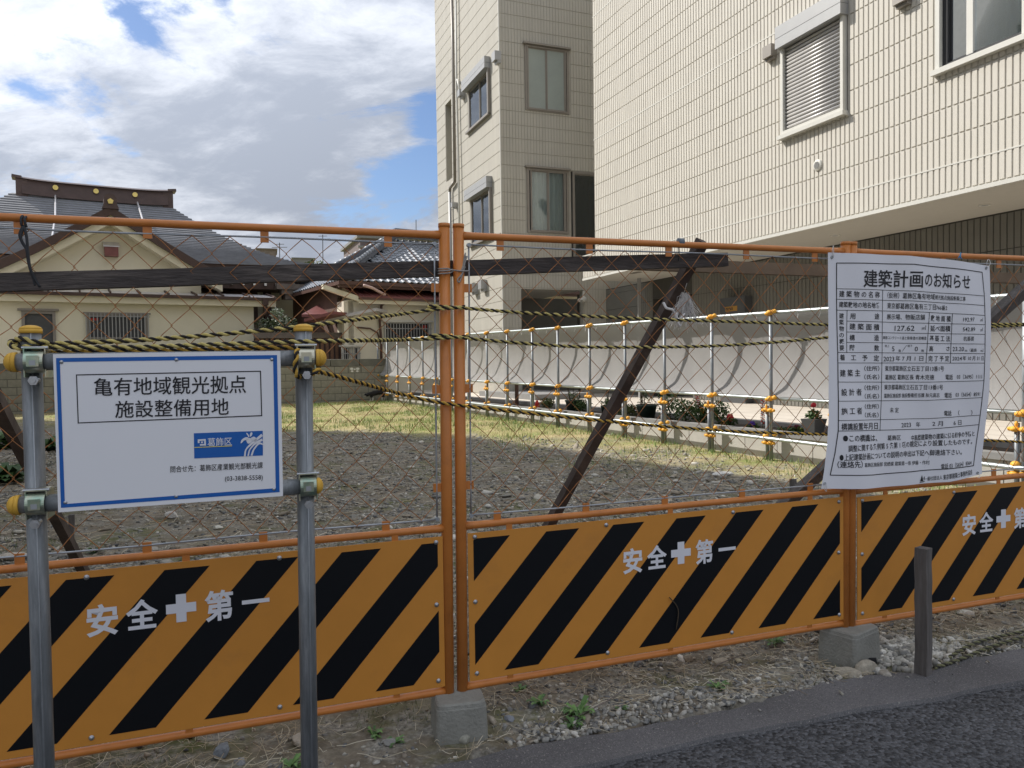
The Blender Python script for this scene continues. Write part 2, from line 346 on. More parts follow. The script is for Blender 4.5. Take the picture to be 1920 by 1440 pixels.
def soil_mat():
    m = bpy.data.materials.new('lot_soil'); m.use_nodes = True; nt = m.node_tree; b = nt.nodes['Principled BSDF']; N = nt.nodes.new; L = nt.links.new
    tc = N('ShaderNodeTexCoord'); at_ = N('ShaderNodeVertexColor'); at_.layer_name = 'col'
    def noi(s, d=8, r=.65):
        n = N('ShaderNodeTexNoise'); n.inputs['Scale'].default_value = s; n.inputs['Detail'].default_value = d; n.inputs['Roughness'].default_value = r; L(tc.outputs['Object'], n.inputs['Vector']); return n.outputs[0]
    def rng_(v, a, c, e=0., f=1.):
        mr = N('ShaderNodeMapRange'); mr.inputs[1].default_value = a; mr.inputs[2].default_value = c; mr.inputs[3].default_value = e; mr.inputs[4].default_value = f; L(v, mr.inputs[0]); return mr.outputs[0]
    sep = N('ShaderNodeSeparateColor'); L(at_.outputs[0], sep.inputs[0])
    def mixc(f, a, c, bl='MIX'):
        x = N('ShaderNodeMix'); x.data_type = 'RGBA'; x.blend_type = bl
        if isinstance(f, float): x.inputs[0].default_value = f
        else: L(f, x.inputs[0])
        for i, v in ((6, a), (7, c)):
            if isinstance(v, tuple): x.inputs[i].default_value = (*v, 1)
            else: L(v, x.inputs[i])
        return x.outputs[2]
    soil = mixc(rng_(noi(2.2), .42, .62), (.15, .125, .092), (.26, .22, .165))
    soil = mixc(rng_(noi(1.3, 9), .50, .64), soil, (.12, .125, .05))
    grit = mixc(rng_(noi(55, 5), .35, .65), (.13, .12, .10), (.36, .335, .285))
    soil = mixc(rng_(noi(6), .45, .6), soil, grit)
    gr = mixc(rng_(noi(.9, 9, .7), .40, .60), (.44, .36, .19), (.24, .26, .08))
    gr = mixc(rng_(noi(9, 6), .55, .75), gr, (.24, .19, .11))
    c = mixc(sep.outputs[0], soil, gr)
    c = mixc(1.0, c, rng_(noi(28, 7), .3, .7, .72, 1.28), 'MULTIPLY')
    L(c, b.inputs['Base Color']); b.inputs['Roughness'].default_value = .95; b.inputs['Specular IOR Level'].default_value = .2
    bp = N('ShaderNodeBump'); bp.inputs['Strength'].default_value = .7; bp.inputs['Distance'].default_value = .02; L(noi(40, 8, .7), bp.inputs['Height']); L(bp.outputs[0], b.inputs['Normal'])
    return m
M['ground'] = soil_mat()
def net_mat():
    m = bpy.data.materials.new('white_mesh_sheet'); m.use_nodes = True; nt = m.node_tree; nt.nodes.clear(); N = nt.nodes.new; L = nt.links.new
    o = N('ShaderNodeOutputMaterial'); d = N('ShaderNodeBsdfDiffuse'); d.inputs[0].default_value = (.40, .39, .38, 1)
    tc = N('ShaderNodeTexCoord'); nn = N('ShaderNodeTexNoise'); nn.inputs['Scale'].default_value = 2.6; nn.inputs['Detail'].default_value = 6; L(tc.outputs['Object'], nn.inputs['Vector']); bp = N('ShaderNodeBump'); bp.inputs['Strength'].default_value = .5; bp.inputs['Distance'].default_value = .03; L(nn.outputs[0], bp.inputs['Height']); L(bp.outputs[0], d.inputs['Normal'])
    t = N('ShaderNodeBsdfTranslucent'); t.inputs[0].default_value = (.45, .45, .45, 1); tr = N('ShaderNodeBsdfTransparent')
    m1 = N('ShaderNodeMixShader'); m1.inputs[0].default_value = .3; L(d.outputs[0], m1.inputs[1]); L(t.outputs[0], m1.inputs[2])
    m2 = N('ShaderNodeMixShader'); m2.inputs[0].default_value = .10; L(m1.outputs[0], m2.inputs[1]); L(tr.outputs[0], m2.inputs[2]); L(m2.outputs[0], o.inputs[0])
    return m
M['net'] = net_mat()
# ------------------------------------------------------------------ frames of the place
_u = azv(71.1)
FE = Fr((-.201, 2.91, 0), _u, (_u[1], -_u[0], 0))                     # orange fence, o towards the street
NF = Fr((3.51, 10.4, 0), (-.4617, .887, 0), (-.887, -.4617, 0))       # pipe barrier
RB = Fr((4.634, 13.1, 0), (.363, -.932, 0), (-.932, -.363, 0))        # tiled building, street-side wall
FL = Fr((-.225, 21.6, 0), (-.363, .932, 0), (-.932, -.363, 0))        # far building, left face
FR_ = Fr((-.225, 21.6, 0), (.932, .363, 0), (.363, -.932, 0))         # far building, right face
BW = Fr((-4.43, 25.6, 0), (-.914, -.407, 0), (.407, -.914, 0))        # masonry wall at the back
TH = Fr((-9.56, 28.5, 0), (-.866, -.5, 0), (.5, -.866, 0))            # temple annex facade
H2 = Fr((-5.6, 26.5, 0), (.848, .53, 0), (.53, -.848, 0))             # tiled-roof house facade
def lot_z(x, y): return .01*np.maximum(0, np.minimum(y, 40)-8)
# kerb outline read on the ground
kin = [on_ground(*p) for p in ((-400, 1760), (400, 1535), (813, 1441), (1280, 1349), (1441, 1315), (1602, 1279), (1743, 1263), (1844, 1234), (1920, 1218), (2400, 1115))]
kout = [on_ground(*p) for p in ((-400, 1860), (500, 1590), (1077, 1441), (1280, 1397.6), (1441, 1366), (1602, 1335), (1783, 1305), (1920, 1279), (2400, 1180))]
def curve_y(pts, x):
    return np.interp(x, [p[0] for p in pts], [p[1] for p in pts])
def vnoise(x, y, s, seed=0):
    """smooth value noise"""
    r = np.random.default_rng(seed).random((64, 64)); X = x*s+100; Y = y*s+100
    xi = np.floor(X).astype(int); yi = np.floor(Y).astype(int); fx = X-xi; fy = Y-yi
    fx = fx*fx*(3-2*fx); fy = fy*fy*(3-2*fy); g = lambda i, j: r[i % 64, j % 64]
    return (g(xi, yi)*(1-fx)+g(xi+1, yi)*fx)*(1-fy)+(g(xi, yi+1)*(1-fx)+g(xi+1, yi+1)*fx)*fy
def grass_amount(x, y):
    d = (x-NF.O[0])*NF.n[0]+(y-NF.O[1])*NF.n[1]
    lim = 1.35+.30*(y-9)+2.2*np.clip((y-13.8)/1.6, 0, 3)
    e = lim-d+.1+(vnoise(x, y, 1.3, 3)-.5)*2.0+(vnoise(x, y, 4, 4)-.5)*1.2+(vnoise(x, y, 11, 6)-.5)*.6
    return np.clip(e/2.0, 0, 1)*np.clip((y-7.2)/1.2, 0, 1)
def set_col(me, cols):
    ca = me.color_attributes.new('col', 'FLOAT_COLOR', 'POINT'); c = np.ones((len(me.vertices), 4), np.float32); c[:, :3] = cols
    ca.data.foreach_set('color', c.ravel())
def make_ground():
    xs = np.concatenate([[-900, -300, -120, -60], np.arange(-34, -9, 1.), np.arange(-9, -3, .25), np.arange(-3, 5, .07), np.arange(5, 14, .3), np.arange(14, 34, 1.5), [60, 120, 300, 900]])
    ys = np.concatenate([[-900, -300, -100, -30, -10, -4, -1, .5, 1.2], np.arange(1.6, 6, .07), np.arange(6, 12, .14), np.arange(12, 30, .4), np.arange(30, 60, 4), [80, 150, 400, 1200]])
    X, Y = np.meshgrid(xs, ys, indexing='ij'); near = (np.abs(X) < 60) & (Y < 60) & (Y > 0)
    Zz = lot_z(X, Y)+np.where(near, (vnoise(X, Y, .9, 1)-.5)*.04+(vnoise(X, Y, 4, 2)-.5)*.022+(vnoise(X, Y, 13, 5)-.5)*.012, 0)
    road = Y < curve_y(kin, X)-.02
    Zz = np.where(road, -.07, Zz)
    # under the paving
    d = (X-NF.O[0])*NF.n[0]+(Y-NF.O[1])*NF.n[1]; Zz = np.where(d < -.3, np.minimum(Zz, -.05), Zz)
    nx, ny = X.shape; V = np.stack([X.ravel(), Y.ravel(), Zz.ravel()], 1)
    I = np.arange(nx*ny).reshape(nx, ny); Fc = np.stack([I[:-1, :-1], I[1:, :-1], I[1:, 1:], I[:-1, 1:]], -1).reshape(-1, 4)
    me = bpy.data.meshes.new('ground'); me.from_pydata(V.tolist(), [], Fc.tolist()); me.materials.append(M['ground'])
    set_col(me, np.stack([grass_amount(X, Y).ravel()]*3, 1)); me.polygons.foreach_set('use_smooth', [True]*len(me.polygons))
    o = bpy.data.objects.new('ground', me); COL.objects.link(o); o['kind'] = 'structure'
make_ground()
def ribbon(a, b, za, zb, n=160, x0=-3, x1=9):
    xs = np.linspace(x0, x1, n); V = []; Fc = []
    for i, x in enumerate(xs): V += [(x, curve_y(a, x), za), (x, curve_y(b, x), zb)]
    for i in range(n-1): Fc.append((2*i, 2*i+1, 2*i+3, 2*i+2))
    return V, Fc
mb = MB()
xs = np.concatenate([np.linspace(-3.2, 6, 240), np.linspace(6.2, 9, 20)])
for i, x in enumerate(xs):
    yi = curve_y(kin, x)+(vnoise(A([x]), A([0.]), 5, 8)[0]-.5)*.05+(vnoise(A([x]), A([0.]), 19, 9)[0]-.5)*.02; yo = curve_y(kout, x)+(vnoise(A([x]), A([3.]), 8, 8)[0]-.5)*.02
    mb.v += [(x, yi+.06, -.05), (x, yi, .012), (x, yo+.01, .004), (x, yo, -.03)]
for i in range(len(xs)-1):
    for k in range(3): mb.f.append((4*i+k, 4*i+k+1, 4*i+k+5, 4*i+k+4)); mb.m.append(0)
struct('pavement_edge', mb, M['kerb'])
mb = MB()
mb.add([(-60, -40, -.012), (60, -40, -.012), (60, curve_y(kout, 2400)+16, -.012)], [])
mb.v = []; V = []
xr = np.concatenate([[-300, -60, -20, -8], np.linspace(-5, 9, 100), [20, 60, 300]])
for x in xr:
    sl = .3427
    yo = curve_y(kout, x)+.02 if -3.2 < x < 8.8 else (curve_y(kout, -3.2)+sl*(x+3.2) if x <= -3.2 else curve_y(kout, 8.8)+sl*(x-8.8))
    mb.v += [(x, yo, -.012), (x, yo-9, -.012)]
mb.f = [(2*i, 2*i+1, 2*i+3, 2*i+2) for i in range(len(xr)-1)]; mb.m = [0]*len(mb.f)
struct('road', mb, M['asphalt'])

# ------------------------------------------------------------------ windows and siding
def frustum_tile(mb, fr, t0, t1, z0, z1, o0, o1, b=.004):
    P = fr.pt; mb.add([P(t0, z0, o0), P(t1, z0, o0), P(t1, z1, o0), P(t0, z1, o0), P(t0+b, z0+b, o1), P(t1-b, z0+b, o1), P(t1-b, z1-b, o1), P(t0+b, z1-b, o1)],
                      [(4, 5, 6, 7), (0, 1, 5, 4), (1, 2, 6, 5), (2, 3, 7, 6), (3, 0, 4, 7)])
def cells(t0, t1, z0, z1, w, h, zoff, holes, gap, gapz, toff=0.):
    out = []
    k0 = math.floor((t0-toff)/w); k1 = math.ceil((t1-toff)/w)
    j0 = math.floor((z0-zoff)/h); j1 = math.ceil((z1-zoff)/h)
    for k in range(k0, k1):
        a, b = max(t0, toff+k*w)+gap/2, min(t1, toff+(k+1)*w)-gap/2
        if b-a < .012: continue
        for j in range(j0, j1):
            c, d = max(z0, zoff+j*h)+gapz/2, min(z1, zoff+(j+1)*h)-gapz/2
            if d-c < .02: continue
            segs = [(c, d)]
            for (ha, hb, hc, hd) in holes:
                if b <= ha or a >= hb: continue
                ns = []
                for (p, q) in segs:
                    if q <= hc or p >= hd: ns.append((p, q)); continue
                    if p < hc-.02: ns.append((p, hc))
                    if q > hd+.02: ns.append((hd, q))
                segs = ns
            out += [(a, b, p, q) for p, q in segs]
    return out
def wall_with_holes(mb, fr, t0, t1, z0, z1, holes, o0, o1):
    ts = sorted(set([t0, t1]+[min(max(v, t0), t1) for h in holes for v in h[:2]])); zs = sorted(set([z0, z1]+[min(max(v, z0), z1) for h in holes for v in h[2:]]))
    for a, b in zip(ts[:-1], ts[1:]):
        for c, d in zip(zs[:-1], zs[1:]):
            m = ((a+b)/2, (c+d)/2)
            if any(h[0] < m[0] < h[1] and h[2] < m[1] < h[3] for h in holes): continue
            if b-a > 1e-4 and d-c > 1e-4: mb.fbox(fr, a, b, c, d, o0, o1)
def ring(mb, fr, t0, t1, z0, z1, w, o0, o1):
    mb.fbox(fr, t0, t0+w, z0, z1, o0, o1); mb.fbox(fr, t1-w, t1, z0, z1, o0, o1)
    mb.fbox(fr, t0+w, t1-w, z0, z0+w, o0, o1); mb.fbox(fr, t0+w, t1-w, z1-w, z1, o0, o1)
def curtain_sheet(fr, t0, t1, z0, z1, o, amp=.035, per=.17):
    mb = MB(); n = max(8, int((t1-t0)/.02)); ts = np.linspace(t0, t1, n)
    for t in ts:
        oo = o+amp*math.sin(2*math.pi*t/per+math.sin(t*3)*2); mb.v += [tuple(fr.pt(t, z0, oo)), tuple(fr.pt(t+.01*math.sin(t*9), z1, oo))]
    mb.f = [(2*i, 2*i+2, 2*i+3, 2*i+1) for i in range(n-1)]; mb.m = [0]*len(mb.f); return mb
def sash_window(parent, fr, t0, t1, z0, z1, fm, glass='glass', curtain='curtain', o=-.06, panes=2, cur=(0, 1), fw=.04, dark=True):
    """frame > panes, with a dark room box behind"""
    mb = MB(); ring(mb, fr, t0, t1, z0, z1, fw, o, o+.07); w = part('window', mb, fm, parent)
    n = panes; W = (t1-t0-2*fw)/n
    for i in range(n):
        a = t0+fw+i*W; oo = o+(.035 if i % 2 else .012)
        mb = MB(); ring(mb, fr, a, a+W, z0+fw, z1-fw, .032, oo-.012, oo+.012); part('sash', mb, fm, w)
        mb = MB(); mb.fbox(fr, a+.03, a+W-.03, z0+fw+.03, z1-fw-.03, oo-.003, oo+.003); part('pane', mb, M[glass], w)
    if curtain:
        part('curtain', curtain_sheet(fr, t0+fw+(t1-t0)*cur[0], t0+(t1-t0)*cur[1]-fw, z0+.02, z1-.02, o-.10), M[curtain], w)
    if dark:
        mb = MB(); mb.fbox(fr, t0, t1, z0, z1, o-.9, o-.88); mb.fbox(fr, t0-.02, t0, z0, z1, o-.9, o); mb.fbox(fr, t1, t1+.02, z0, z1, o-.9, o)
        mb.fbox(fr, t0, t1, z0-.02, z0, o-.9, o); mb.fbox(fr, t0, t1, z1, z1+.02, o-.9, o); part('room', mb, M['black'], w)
    return w
# ------------------------------------------------------------------ tiled building on the right
def right_building():
    b = thing('office_building', 'cream building clad in narrow upright tiles, upper floors overhanging a dark recessed ground floor', 'building', RB.pt(-2, .42, -1))
    tl, tr = -6.85, 7.4; zs, zt = 3.49, 14.2; zl = 3.89; h = .379; w = .091
    shut = (.0, 1.44, 5.06, 6.92); win = (2.99, 5.6, 5.14, 7.1)
    W2 = [(-5.2, -3.9, 8.6, 10.2), (2.4, 4.6, 9.0, 10.6)]
    holes = [(shut[0]+.03, shut[1]-.02, shut[2]+.03, shut[3]-.04), win]
    mb = MB(); wall_with_holes(mb, RB, tl, tr, zs+.03, zt, holes, -.22, 0.); part('wall', mb, M['joint'], b)
    GV = .021; GH = .013; cs = cells(tl, tr, zs+.05, zt, w, h, zl, holes, GV, GH, .012)
    cs = [c for c in cs if c[3]-c[2] > .03]
    full = []; rest = MB()
    key = sorted(range(len(cs)), key=lambda i: -(cs[i][0]*1.0-abs(cs[i][2]-4.8)*1.1 if cs[i][0] < 4.4 and cs[i][2] < 6.4 and abs(cs[i][3]-cs[i][2]-(h-.013)) < .002 and abs(cs[i][1]-cs[i][0]-(w-GV)) < .002 else -99))
    pick = set(key[:290])
    tm = MB(); frustum_tile(tm, Fr((0, 0, 0), RB.ex, RB.n), 0, w-GV, 0, h-GH, 0, .012)
    me = None
    for i, (a, c, d, e) in enumerate(cs):
        if i in pick:
            if me is None:
                me = bpy.data.meshes.new('siding_tile'); me.from_pydata(tm.v, [], tm.f); me.materials.append(M['siding'])
            o = bpy.data.objects.new('siding_tile', me); COL.objects.link(o); o.parent = b
            o.location = [float(x) for x in RB.pt(a, d, 0)-ROOT[b.name]]
        else: frustum_tile(rest, RB, a, c, d, e, 0, .012)
    part('siding_tiles', rest, M['siding'], b, kind='stuff')
    mb = MB(); mb.fbox(RB, tl, tr, zl-.008, zl+.010, .001, .016); mb.fbox(RB, tl, tr, zl+8*h-.008, zl+8*h+.010, .001, .016); mb.fbox(RB, tl, tr, zl+16*h-.008, zl+16*h+.01, .001, .016); part('joint_strip', mb, M['trim'], b)
    mb = MB(); mb.fbox(RB, tl-.7, tr, zs-.012, zs+.042, -.03, .022); part('drip_edge', mb, M['trim'], b)
    # end wall and roof
    mb = MB(); mb.fbox(RB, tl, tl+.2, zs+.62, zt, -8, -.221); mb.fbox(RB, tr-.2, tr, .3, zt, -8, -.221); mb.fbox(RB, tl, tr, zt, zt+.15, -8, .03); part('end_wall', mb, M['siding'], b)
    # low projecting box beyond the wall's far end
    mb = MB(); mb.fbox(RB, tl-.68, tl-.002, zs+.02, zs+.60, -3, 0); part('canopy', mb, M['joint'], b)
    mb = MB()
    for c in cells(tl-.68, tl-.004, zs+.05, zs+.60, w, h, zl, [], GV, GH, .012): frustum_tile(mb, RB, *c, 0, .012)
    part('canopy_tiles', mb, M['siding'], b, kind='stuff')
    mb = MB(); mb.fbox(RB, tl-.70, tl, zs+.60, zs+.63, -3, .02); part('canopy_cap', mb, M['trim'], b)
    mb = MB(); mb.fbox(RB, tl-.66, tr, zs, zs+.018, -3.2, -.031); s = part('soffit', mb, M['soffit'], b)
    for (px, py) in ((1846, 384), (1566, 441), (1212, 514)):
        p = hit(px, py, A([0, 0, zs]), Z); mb = MB()
        mb.tube([p+Z*.0, p-Z*.012], .075, 20); l = part('soffit_lamp', mb, M['lamp'], b); mb = MB(); mb.tube([p-Z*.0125, p-Z*.006], .05, 16); part('lamp_lens', mb, M['alu'], l)
    p = hit(1192, 511, A([0, 0, zs]), Z); mb = MB(); q = p-Z*.01; mb.bar(q-RB.ex*.18, q+RB.ex*.18, .12, .012); part('vent_grille', mb, M['alubrown'], b)
    # dark recessed wall with the doorway
    O = -1.82; R2 = Fr(RB.pt(0, 0, O), RB.ex, RB.n); ta = RB.px(1298, 540, O)[0]; tb = RB.px(1224, 540, O)[0]; tc_ = -11.6
    hol = [(tb, ta, .3, 3.0)]
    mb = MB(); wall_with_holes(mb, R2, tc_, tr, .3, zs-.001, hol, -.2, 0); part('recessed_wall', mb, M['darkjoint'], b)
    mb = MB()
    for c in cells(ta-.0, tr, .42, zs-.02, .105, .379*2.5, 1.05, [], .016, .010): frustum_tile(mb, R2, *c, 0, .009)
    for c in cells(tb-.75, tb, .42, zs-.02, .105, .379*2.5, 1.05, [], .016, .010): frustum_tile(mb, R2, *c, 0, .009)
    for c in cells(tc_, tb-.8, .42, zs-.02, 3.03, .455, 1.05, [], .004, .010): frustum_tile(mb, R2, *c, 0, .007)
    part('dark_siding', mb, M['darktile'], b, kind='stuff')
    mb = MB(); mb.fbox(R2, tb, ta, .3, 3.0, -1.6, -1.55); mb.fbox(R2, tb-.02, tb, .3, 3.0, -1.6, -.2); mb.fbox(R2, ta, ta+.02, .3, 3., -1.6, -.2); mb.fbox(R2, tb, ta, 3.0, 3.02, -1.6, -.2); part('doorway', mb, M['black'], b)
    # grey metal post in front of the recessed wall
    p0 = hit(1199, 600, RB.pt(0, 0, -1.2), RB.n); mb = MB(); p0[2] = .42; q0 = p0.copy(); q0[2] = zs-.001; mb.bar(p0, q0, .07, .07, RB.ex); part('column', mb, M['alu'], b)
    # roller-shutter window
    t0, t1, z0, z1 = shut
    mb = MB(); ring(mb, RB, t0+.04, t1-.03, z0+.07, z1-.30, .055, .0, .085); wv = part('shutter_window', mb, M['trim'], b)
    mb = MB(); mb.fbox(RB, t0, t1, z1-.36, z1-.20, .001, .16); mb.fbox(RB, t0, t1, z1-.192, z1, .001, .16); mb.fbox(RB, t0+.01, t1-.01, z1-.2, z1-.192, .001, .152); part('shutter_box', mb, M['alu'], wv)
    mb = MB(); mb.fbox(RB, t0-.02, t1+.0, z0, z0+.065, .001, .12); part('sill', mb, M['trim'], wv)
    k = 0; z = z0+.10
    while z < z1-.40:
        mb = MB(); mb.tube([RB.pt(t0+.095, z+.022, .012), RB.pt(t1-.085, z+.022, .012)], .027, 10); part('shutter_slat', mb, M['shutter'], wv, True); z += .061
    mb = MB(); mb.fbox(RB, t0+.05, t1-.04, z0+.07, z1-.3, -.03, .006); part('shutter_back', mb, M['black'], wv)
    # big curtained window
    t0, t1, z0, z1 = win
    wv = sash_window(b, RB, t0+.03, t1, z0+.03, z1, M['black'], 'glass', 'sheer', -.10, 2, (.0, 1.0), .07)
    mb = MB(); mb.fbox(RB, t0-.03, t0+.03, z0+.02, z1, -.10, .03); mb.fbox(RB, t0+.36, t0+.45, z0+.09, z1, -.085, -.05); mb.fbox(RB, t0+1.12, t0+1.2, z0+.05, z1, -.1, .0); part('jamb', mb, M['trim'], wv)
    mb = MB(); mb.fbox(RB, t0-.05, t1+.05, z0-.04, z0+.03, -.1, .10); part('sill', mb, M['trim'], wv)
    # wall vents
    for (x, y, s) in ((1439, 100, 1), (1687, -4, 1)):
        t, z = RB.px(x, y, .12); mb = MB(); mb.fbox(RB, t-.11, t+.11, z-.07, z+.13, .01, .14); mb.fbox(RB, t-.10, t+.10, z-.11, z-.07, .01, .09); part('vent_hood', mb, M['alubrown'], b)
    t, z = RB.px(1535, 310); mb = MB(); c = RB.pt(t, z, .01)
    mb.tube([c, c+RB.n*.025, c+RB.n*.035], [.095, .085, .06], 24); v = part('round_vent', mb, M['trim'], b)
    mb = MB()
    for k in range(-3, 4): mb.fbox(RB, t-math.sqrt(.055**2-(k*.015)**2), t+math.sqrt(.055**2-(k*.015)**2), z+k*.015-.003, z+k*.015+.003, .046, .052)
    part('louvre', mb, M['alu'], v)
    # dark meter box
    t, z = RB.px(1370, 575, -1.6); z = 1.2
    ta_, za = RB.px(1350, 560, -1.6); tb_, zb = RB.px(1388, 600, -1.6)
    mb = MB(); mb.fbox(RB, ta_, tb_+.15, .42, za, -1.818, -1.6); bx = solo('meter_cabinet', mb, M['greybox'], 'dark grey metal cabinet with amber label on the recessed wall', 'cabinet')
    mb = MB(); mb.fbox(RB, ta_+.20, tb_-.10, za-.31, za-.20, -1.599, -1.594); part('label', mb, M['yellowlabel'], bx)
    mb = MB()
    for k in range(5): mb.fbox(RB, ta_+.225+k*.05, ta_+.255+k*.05, za-.285, za-.225, -1.5935, -1.592)
    part('print', mb, M['ink'], bx)
right_building()
# ------------------------------------------------------------------ far building
def far_building():
    b = thing('apartment_house', 'tall pale building with shuttered windows and downpipes, beyond the pipe barrier', 'building', FL.pt(0, .3, 0)+FR_.ex*2)
    zt = 16.5; TL = 6.35; h = .379; zoff = FR_.px(950, 309.4)[1]
    def q(fr, x0, x1, y0, y1):
        a = fr.px(x0, y1); c = fr.px(x1, y0); return [min(a[0], c[0]), max(a[0], c[0]), a[1], c[1]]
    wu = (FL.px(919.5, 180)[0], FL.px(878.5, 200)[0], FL.px(899, 233.5)[1], FL.px(899, 130)[1])
    wl = (FL.px(923, 400)[0], FL.px(883, 400)[0], FL.px(903, 455)[1], FL.px(903, 345)[1])
    sl = (FL.px(848, 300)[0], FL.px(837, 300)[0], FL.px(842, 338)[1], FL.px(842, 190)[1])
    hol = [(wu[0], wu[1], wu[2], wu[3]-.25), (wl[0], wl[1], wl[2], wl[3]-.25), sl]
    mb = MB(); wall_with_holes(mb, FL, 0, TL, .2, zt, hol, -.2, 0)
    ru = (FR_.px(984, 150)[0], FR_.px(1066, 150)[0], FR_.px(1028, 211)[1], FR_.px(1028, 89.5)[1])
    rl = (FR_.px(988, 380)[0], FR_.px(1066, 380)[0], FR_.px(1028, 438)[1], FR_.px(1028, 318)[1])
    rt = (FR_.px(1071, 400)[0], FR_.px(1130, 400)[0], FR_.px(1090, 484)[1], FR_.px(1095, 323)[1])
    ro = (FR_.px(978, 600)[0], FR_.px(1093, 600)[0], .25, FR_.px(1028, 543)[1])
    rh = [ru, rl, rt, ro]
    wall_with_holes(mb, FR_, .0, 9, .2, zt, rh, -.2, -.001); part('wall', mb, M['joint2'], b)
    mb = MB()
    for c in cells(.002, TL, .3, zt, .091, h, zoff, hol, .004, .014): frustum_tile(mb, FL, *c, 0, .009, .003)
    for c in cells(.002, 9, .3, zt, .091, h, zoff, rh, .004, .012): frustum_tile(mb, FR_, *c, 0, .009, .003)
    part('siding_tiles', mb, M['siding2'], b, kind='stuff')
    mb = MB(); mb.fbox(FL, TL-.15, TL, .2, zt, -4, -.2); mb.fbox(FL, -.0, TL, zt, zt+.1, -8, .0); part('rear_wall', mb, M['siding2'], b)
    mb = MB(); mb.bar(FL.pt(-.012, .2, .005), FL.pt(-.012, zt, .005), .03, .03, FL.ex); part('corner_trim', mb, M['trim'], b)
    for (t0, t1, z0, z1) in (wu, wl):
        w = sash_window(b, FL, t0+.03, t1-.03, z0+.05, z1-.28, M['alubrown'], 'glass', 'curtain', -.06, 2, (.05, .5), .05)
        mb = MB(); mb.fbox(FL, t0-.05, t1+.12, z1-.30, z1-.16, .001, .19); mb.fbox(FL, t0-.05, t1+.12, z1-.152, z1+.02, .001, .19); part('shutter_box', mb, M['alu'], w)
        mb = MB(); mb.fbox(FL, t0-.05, t0+.03, z0, z1-.3, .001, .10); mb.fbox(FL, t0-.05, t1+.06, z0-.01, z0+.05, .001, .11); part('sill', mb, M['alubrown'], w)
    t0, t1, z0, z1 = sl; mb = MB(); mb.fbox(FL, t0, t1, z0, z1, -1.0, -.96); mb.fbox(FL, t1, t1+.02, z0, z1, -1, -.2); mb.fbox(FL, t0, t1, z0-.02, z0, -1, -.2); mb.fbox(FL, t0-.02, t0, z0, z1, -1, -.2); mb.fbox(FL, t0, t1, z1, z1+.02, -1, -.2); s = part('recess', mb, M['siding2'], b)
    mb = MB(); mb.fbox(FL, t0+.1, t1-.15, z0+.1, z0+(z1-z0)*.48, -.955, -.92); part('pane', mb, M['frost'], s)
    for (t0, t1, z0, z1), cu, nm in ((ru, None, 0), (rl, 'curtain', 1)):
        if nm == 0:
            w = sash_window(b, FR_, t0+.06, t1-.10, z0+.03, z1-.03, M['alubrown'], 'frost', None, -.02, 2, fw=.03)
        else: w = sash_window(b, FR_, t0+.10, t1-.10, z0+.03, z1-.03, M['alubrown'], 'glass', 'curtain', -.02, 2, (.0, 1.0), .03)
        mb = MB(); ring(mb, FR_, t0, t1, z0, z1, .07, -.03, .03); mb.fbox(FR_, t0-.06, t1+.04, z1, z1+.05, .001, .11); part('casing', mb, M['alubrown'], w)
    t0, t1, z0, z1 = rt; w = sash_window(b, FR_, t0+.05, t1, z0, z1, M['alubrown'], 'glass', None, -.05, 1, fw=.06)
    t0, t1, z0, z1 = ro; mb = MB(); mb.fbox(FR_, t0, t1+1.5, z0, z1, -3.0, -2.9); mb.fbox(FR_, t0-.02, t0, z0, z1, -3, -.2); part('porch_wall', mb, M['darktile'], b)
    mb = MB(); mb.fbox(FR_, t0, t1, z1, z1+.02, -3, -.2); part('porch_ceiling', mb, M['soffit'], b)
    mb = MB(); mb.fbox(FR_, t0+.02, t0+1.0, z0+1.2, z1-.35, -2.89, -2.86); part('dark_window', mb, M['black'], b)
    # pipes and hoods on the left face
    for (pts, r, m) in (([(846, -60), (850, 128), (853, 340)], .05, 'alubrown'), ([(853, 340), (844, 352), (843.5, 360)], .05, 'alubrown'), ([(843.5, 360), (847, 640)], .05, 'alu'),
                        ([(854, -60), (856, 150), (860, 320), (864, 640)], .035, 'trim'), ([(863, 175), (857.5, 149), (856, 152)], .03, 'trim')):
        mb = MB(); mb.tube([hit(x, y, FL.pt(0, 0, .09), FL.n) for x, y in pts], r, 10); part('downpipe', mb, M[m], b, True)
    for (x, y, s) in ((931, 108, .13), (865, 176, .11), (888.5, 541, .14), (905, 535, .14), (852, 385, .08)):
        t, z = FL.px(x, y, .1); mb = MB(); mb.fbox(FL, t-s, t+s, z-s*.8, z+s*1.1, .01, .20); mb.fbox(FL, t-s*.9, t+s*.9, z-s*1.3, z-s*.8, .01, .12); part('vent_hood', mb, M['alu'], b)
    p = hit(1094, 556, FR_.pt(0, 0, .1), FR_.n); mb = MB(); mb.tube([p+Z*.15, p], .03, 8); mb.ball(p-Z*.08, .09); mb.tube([p-Z*.08, p-Z*.12-FR_.ex*.2+FR_.n*.1], .05, 8); part('camera_fixture', mb, M['trim'], b)
far_building()
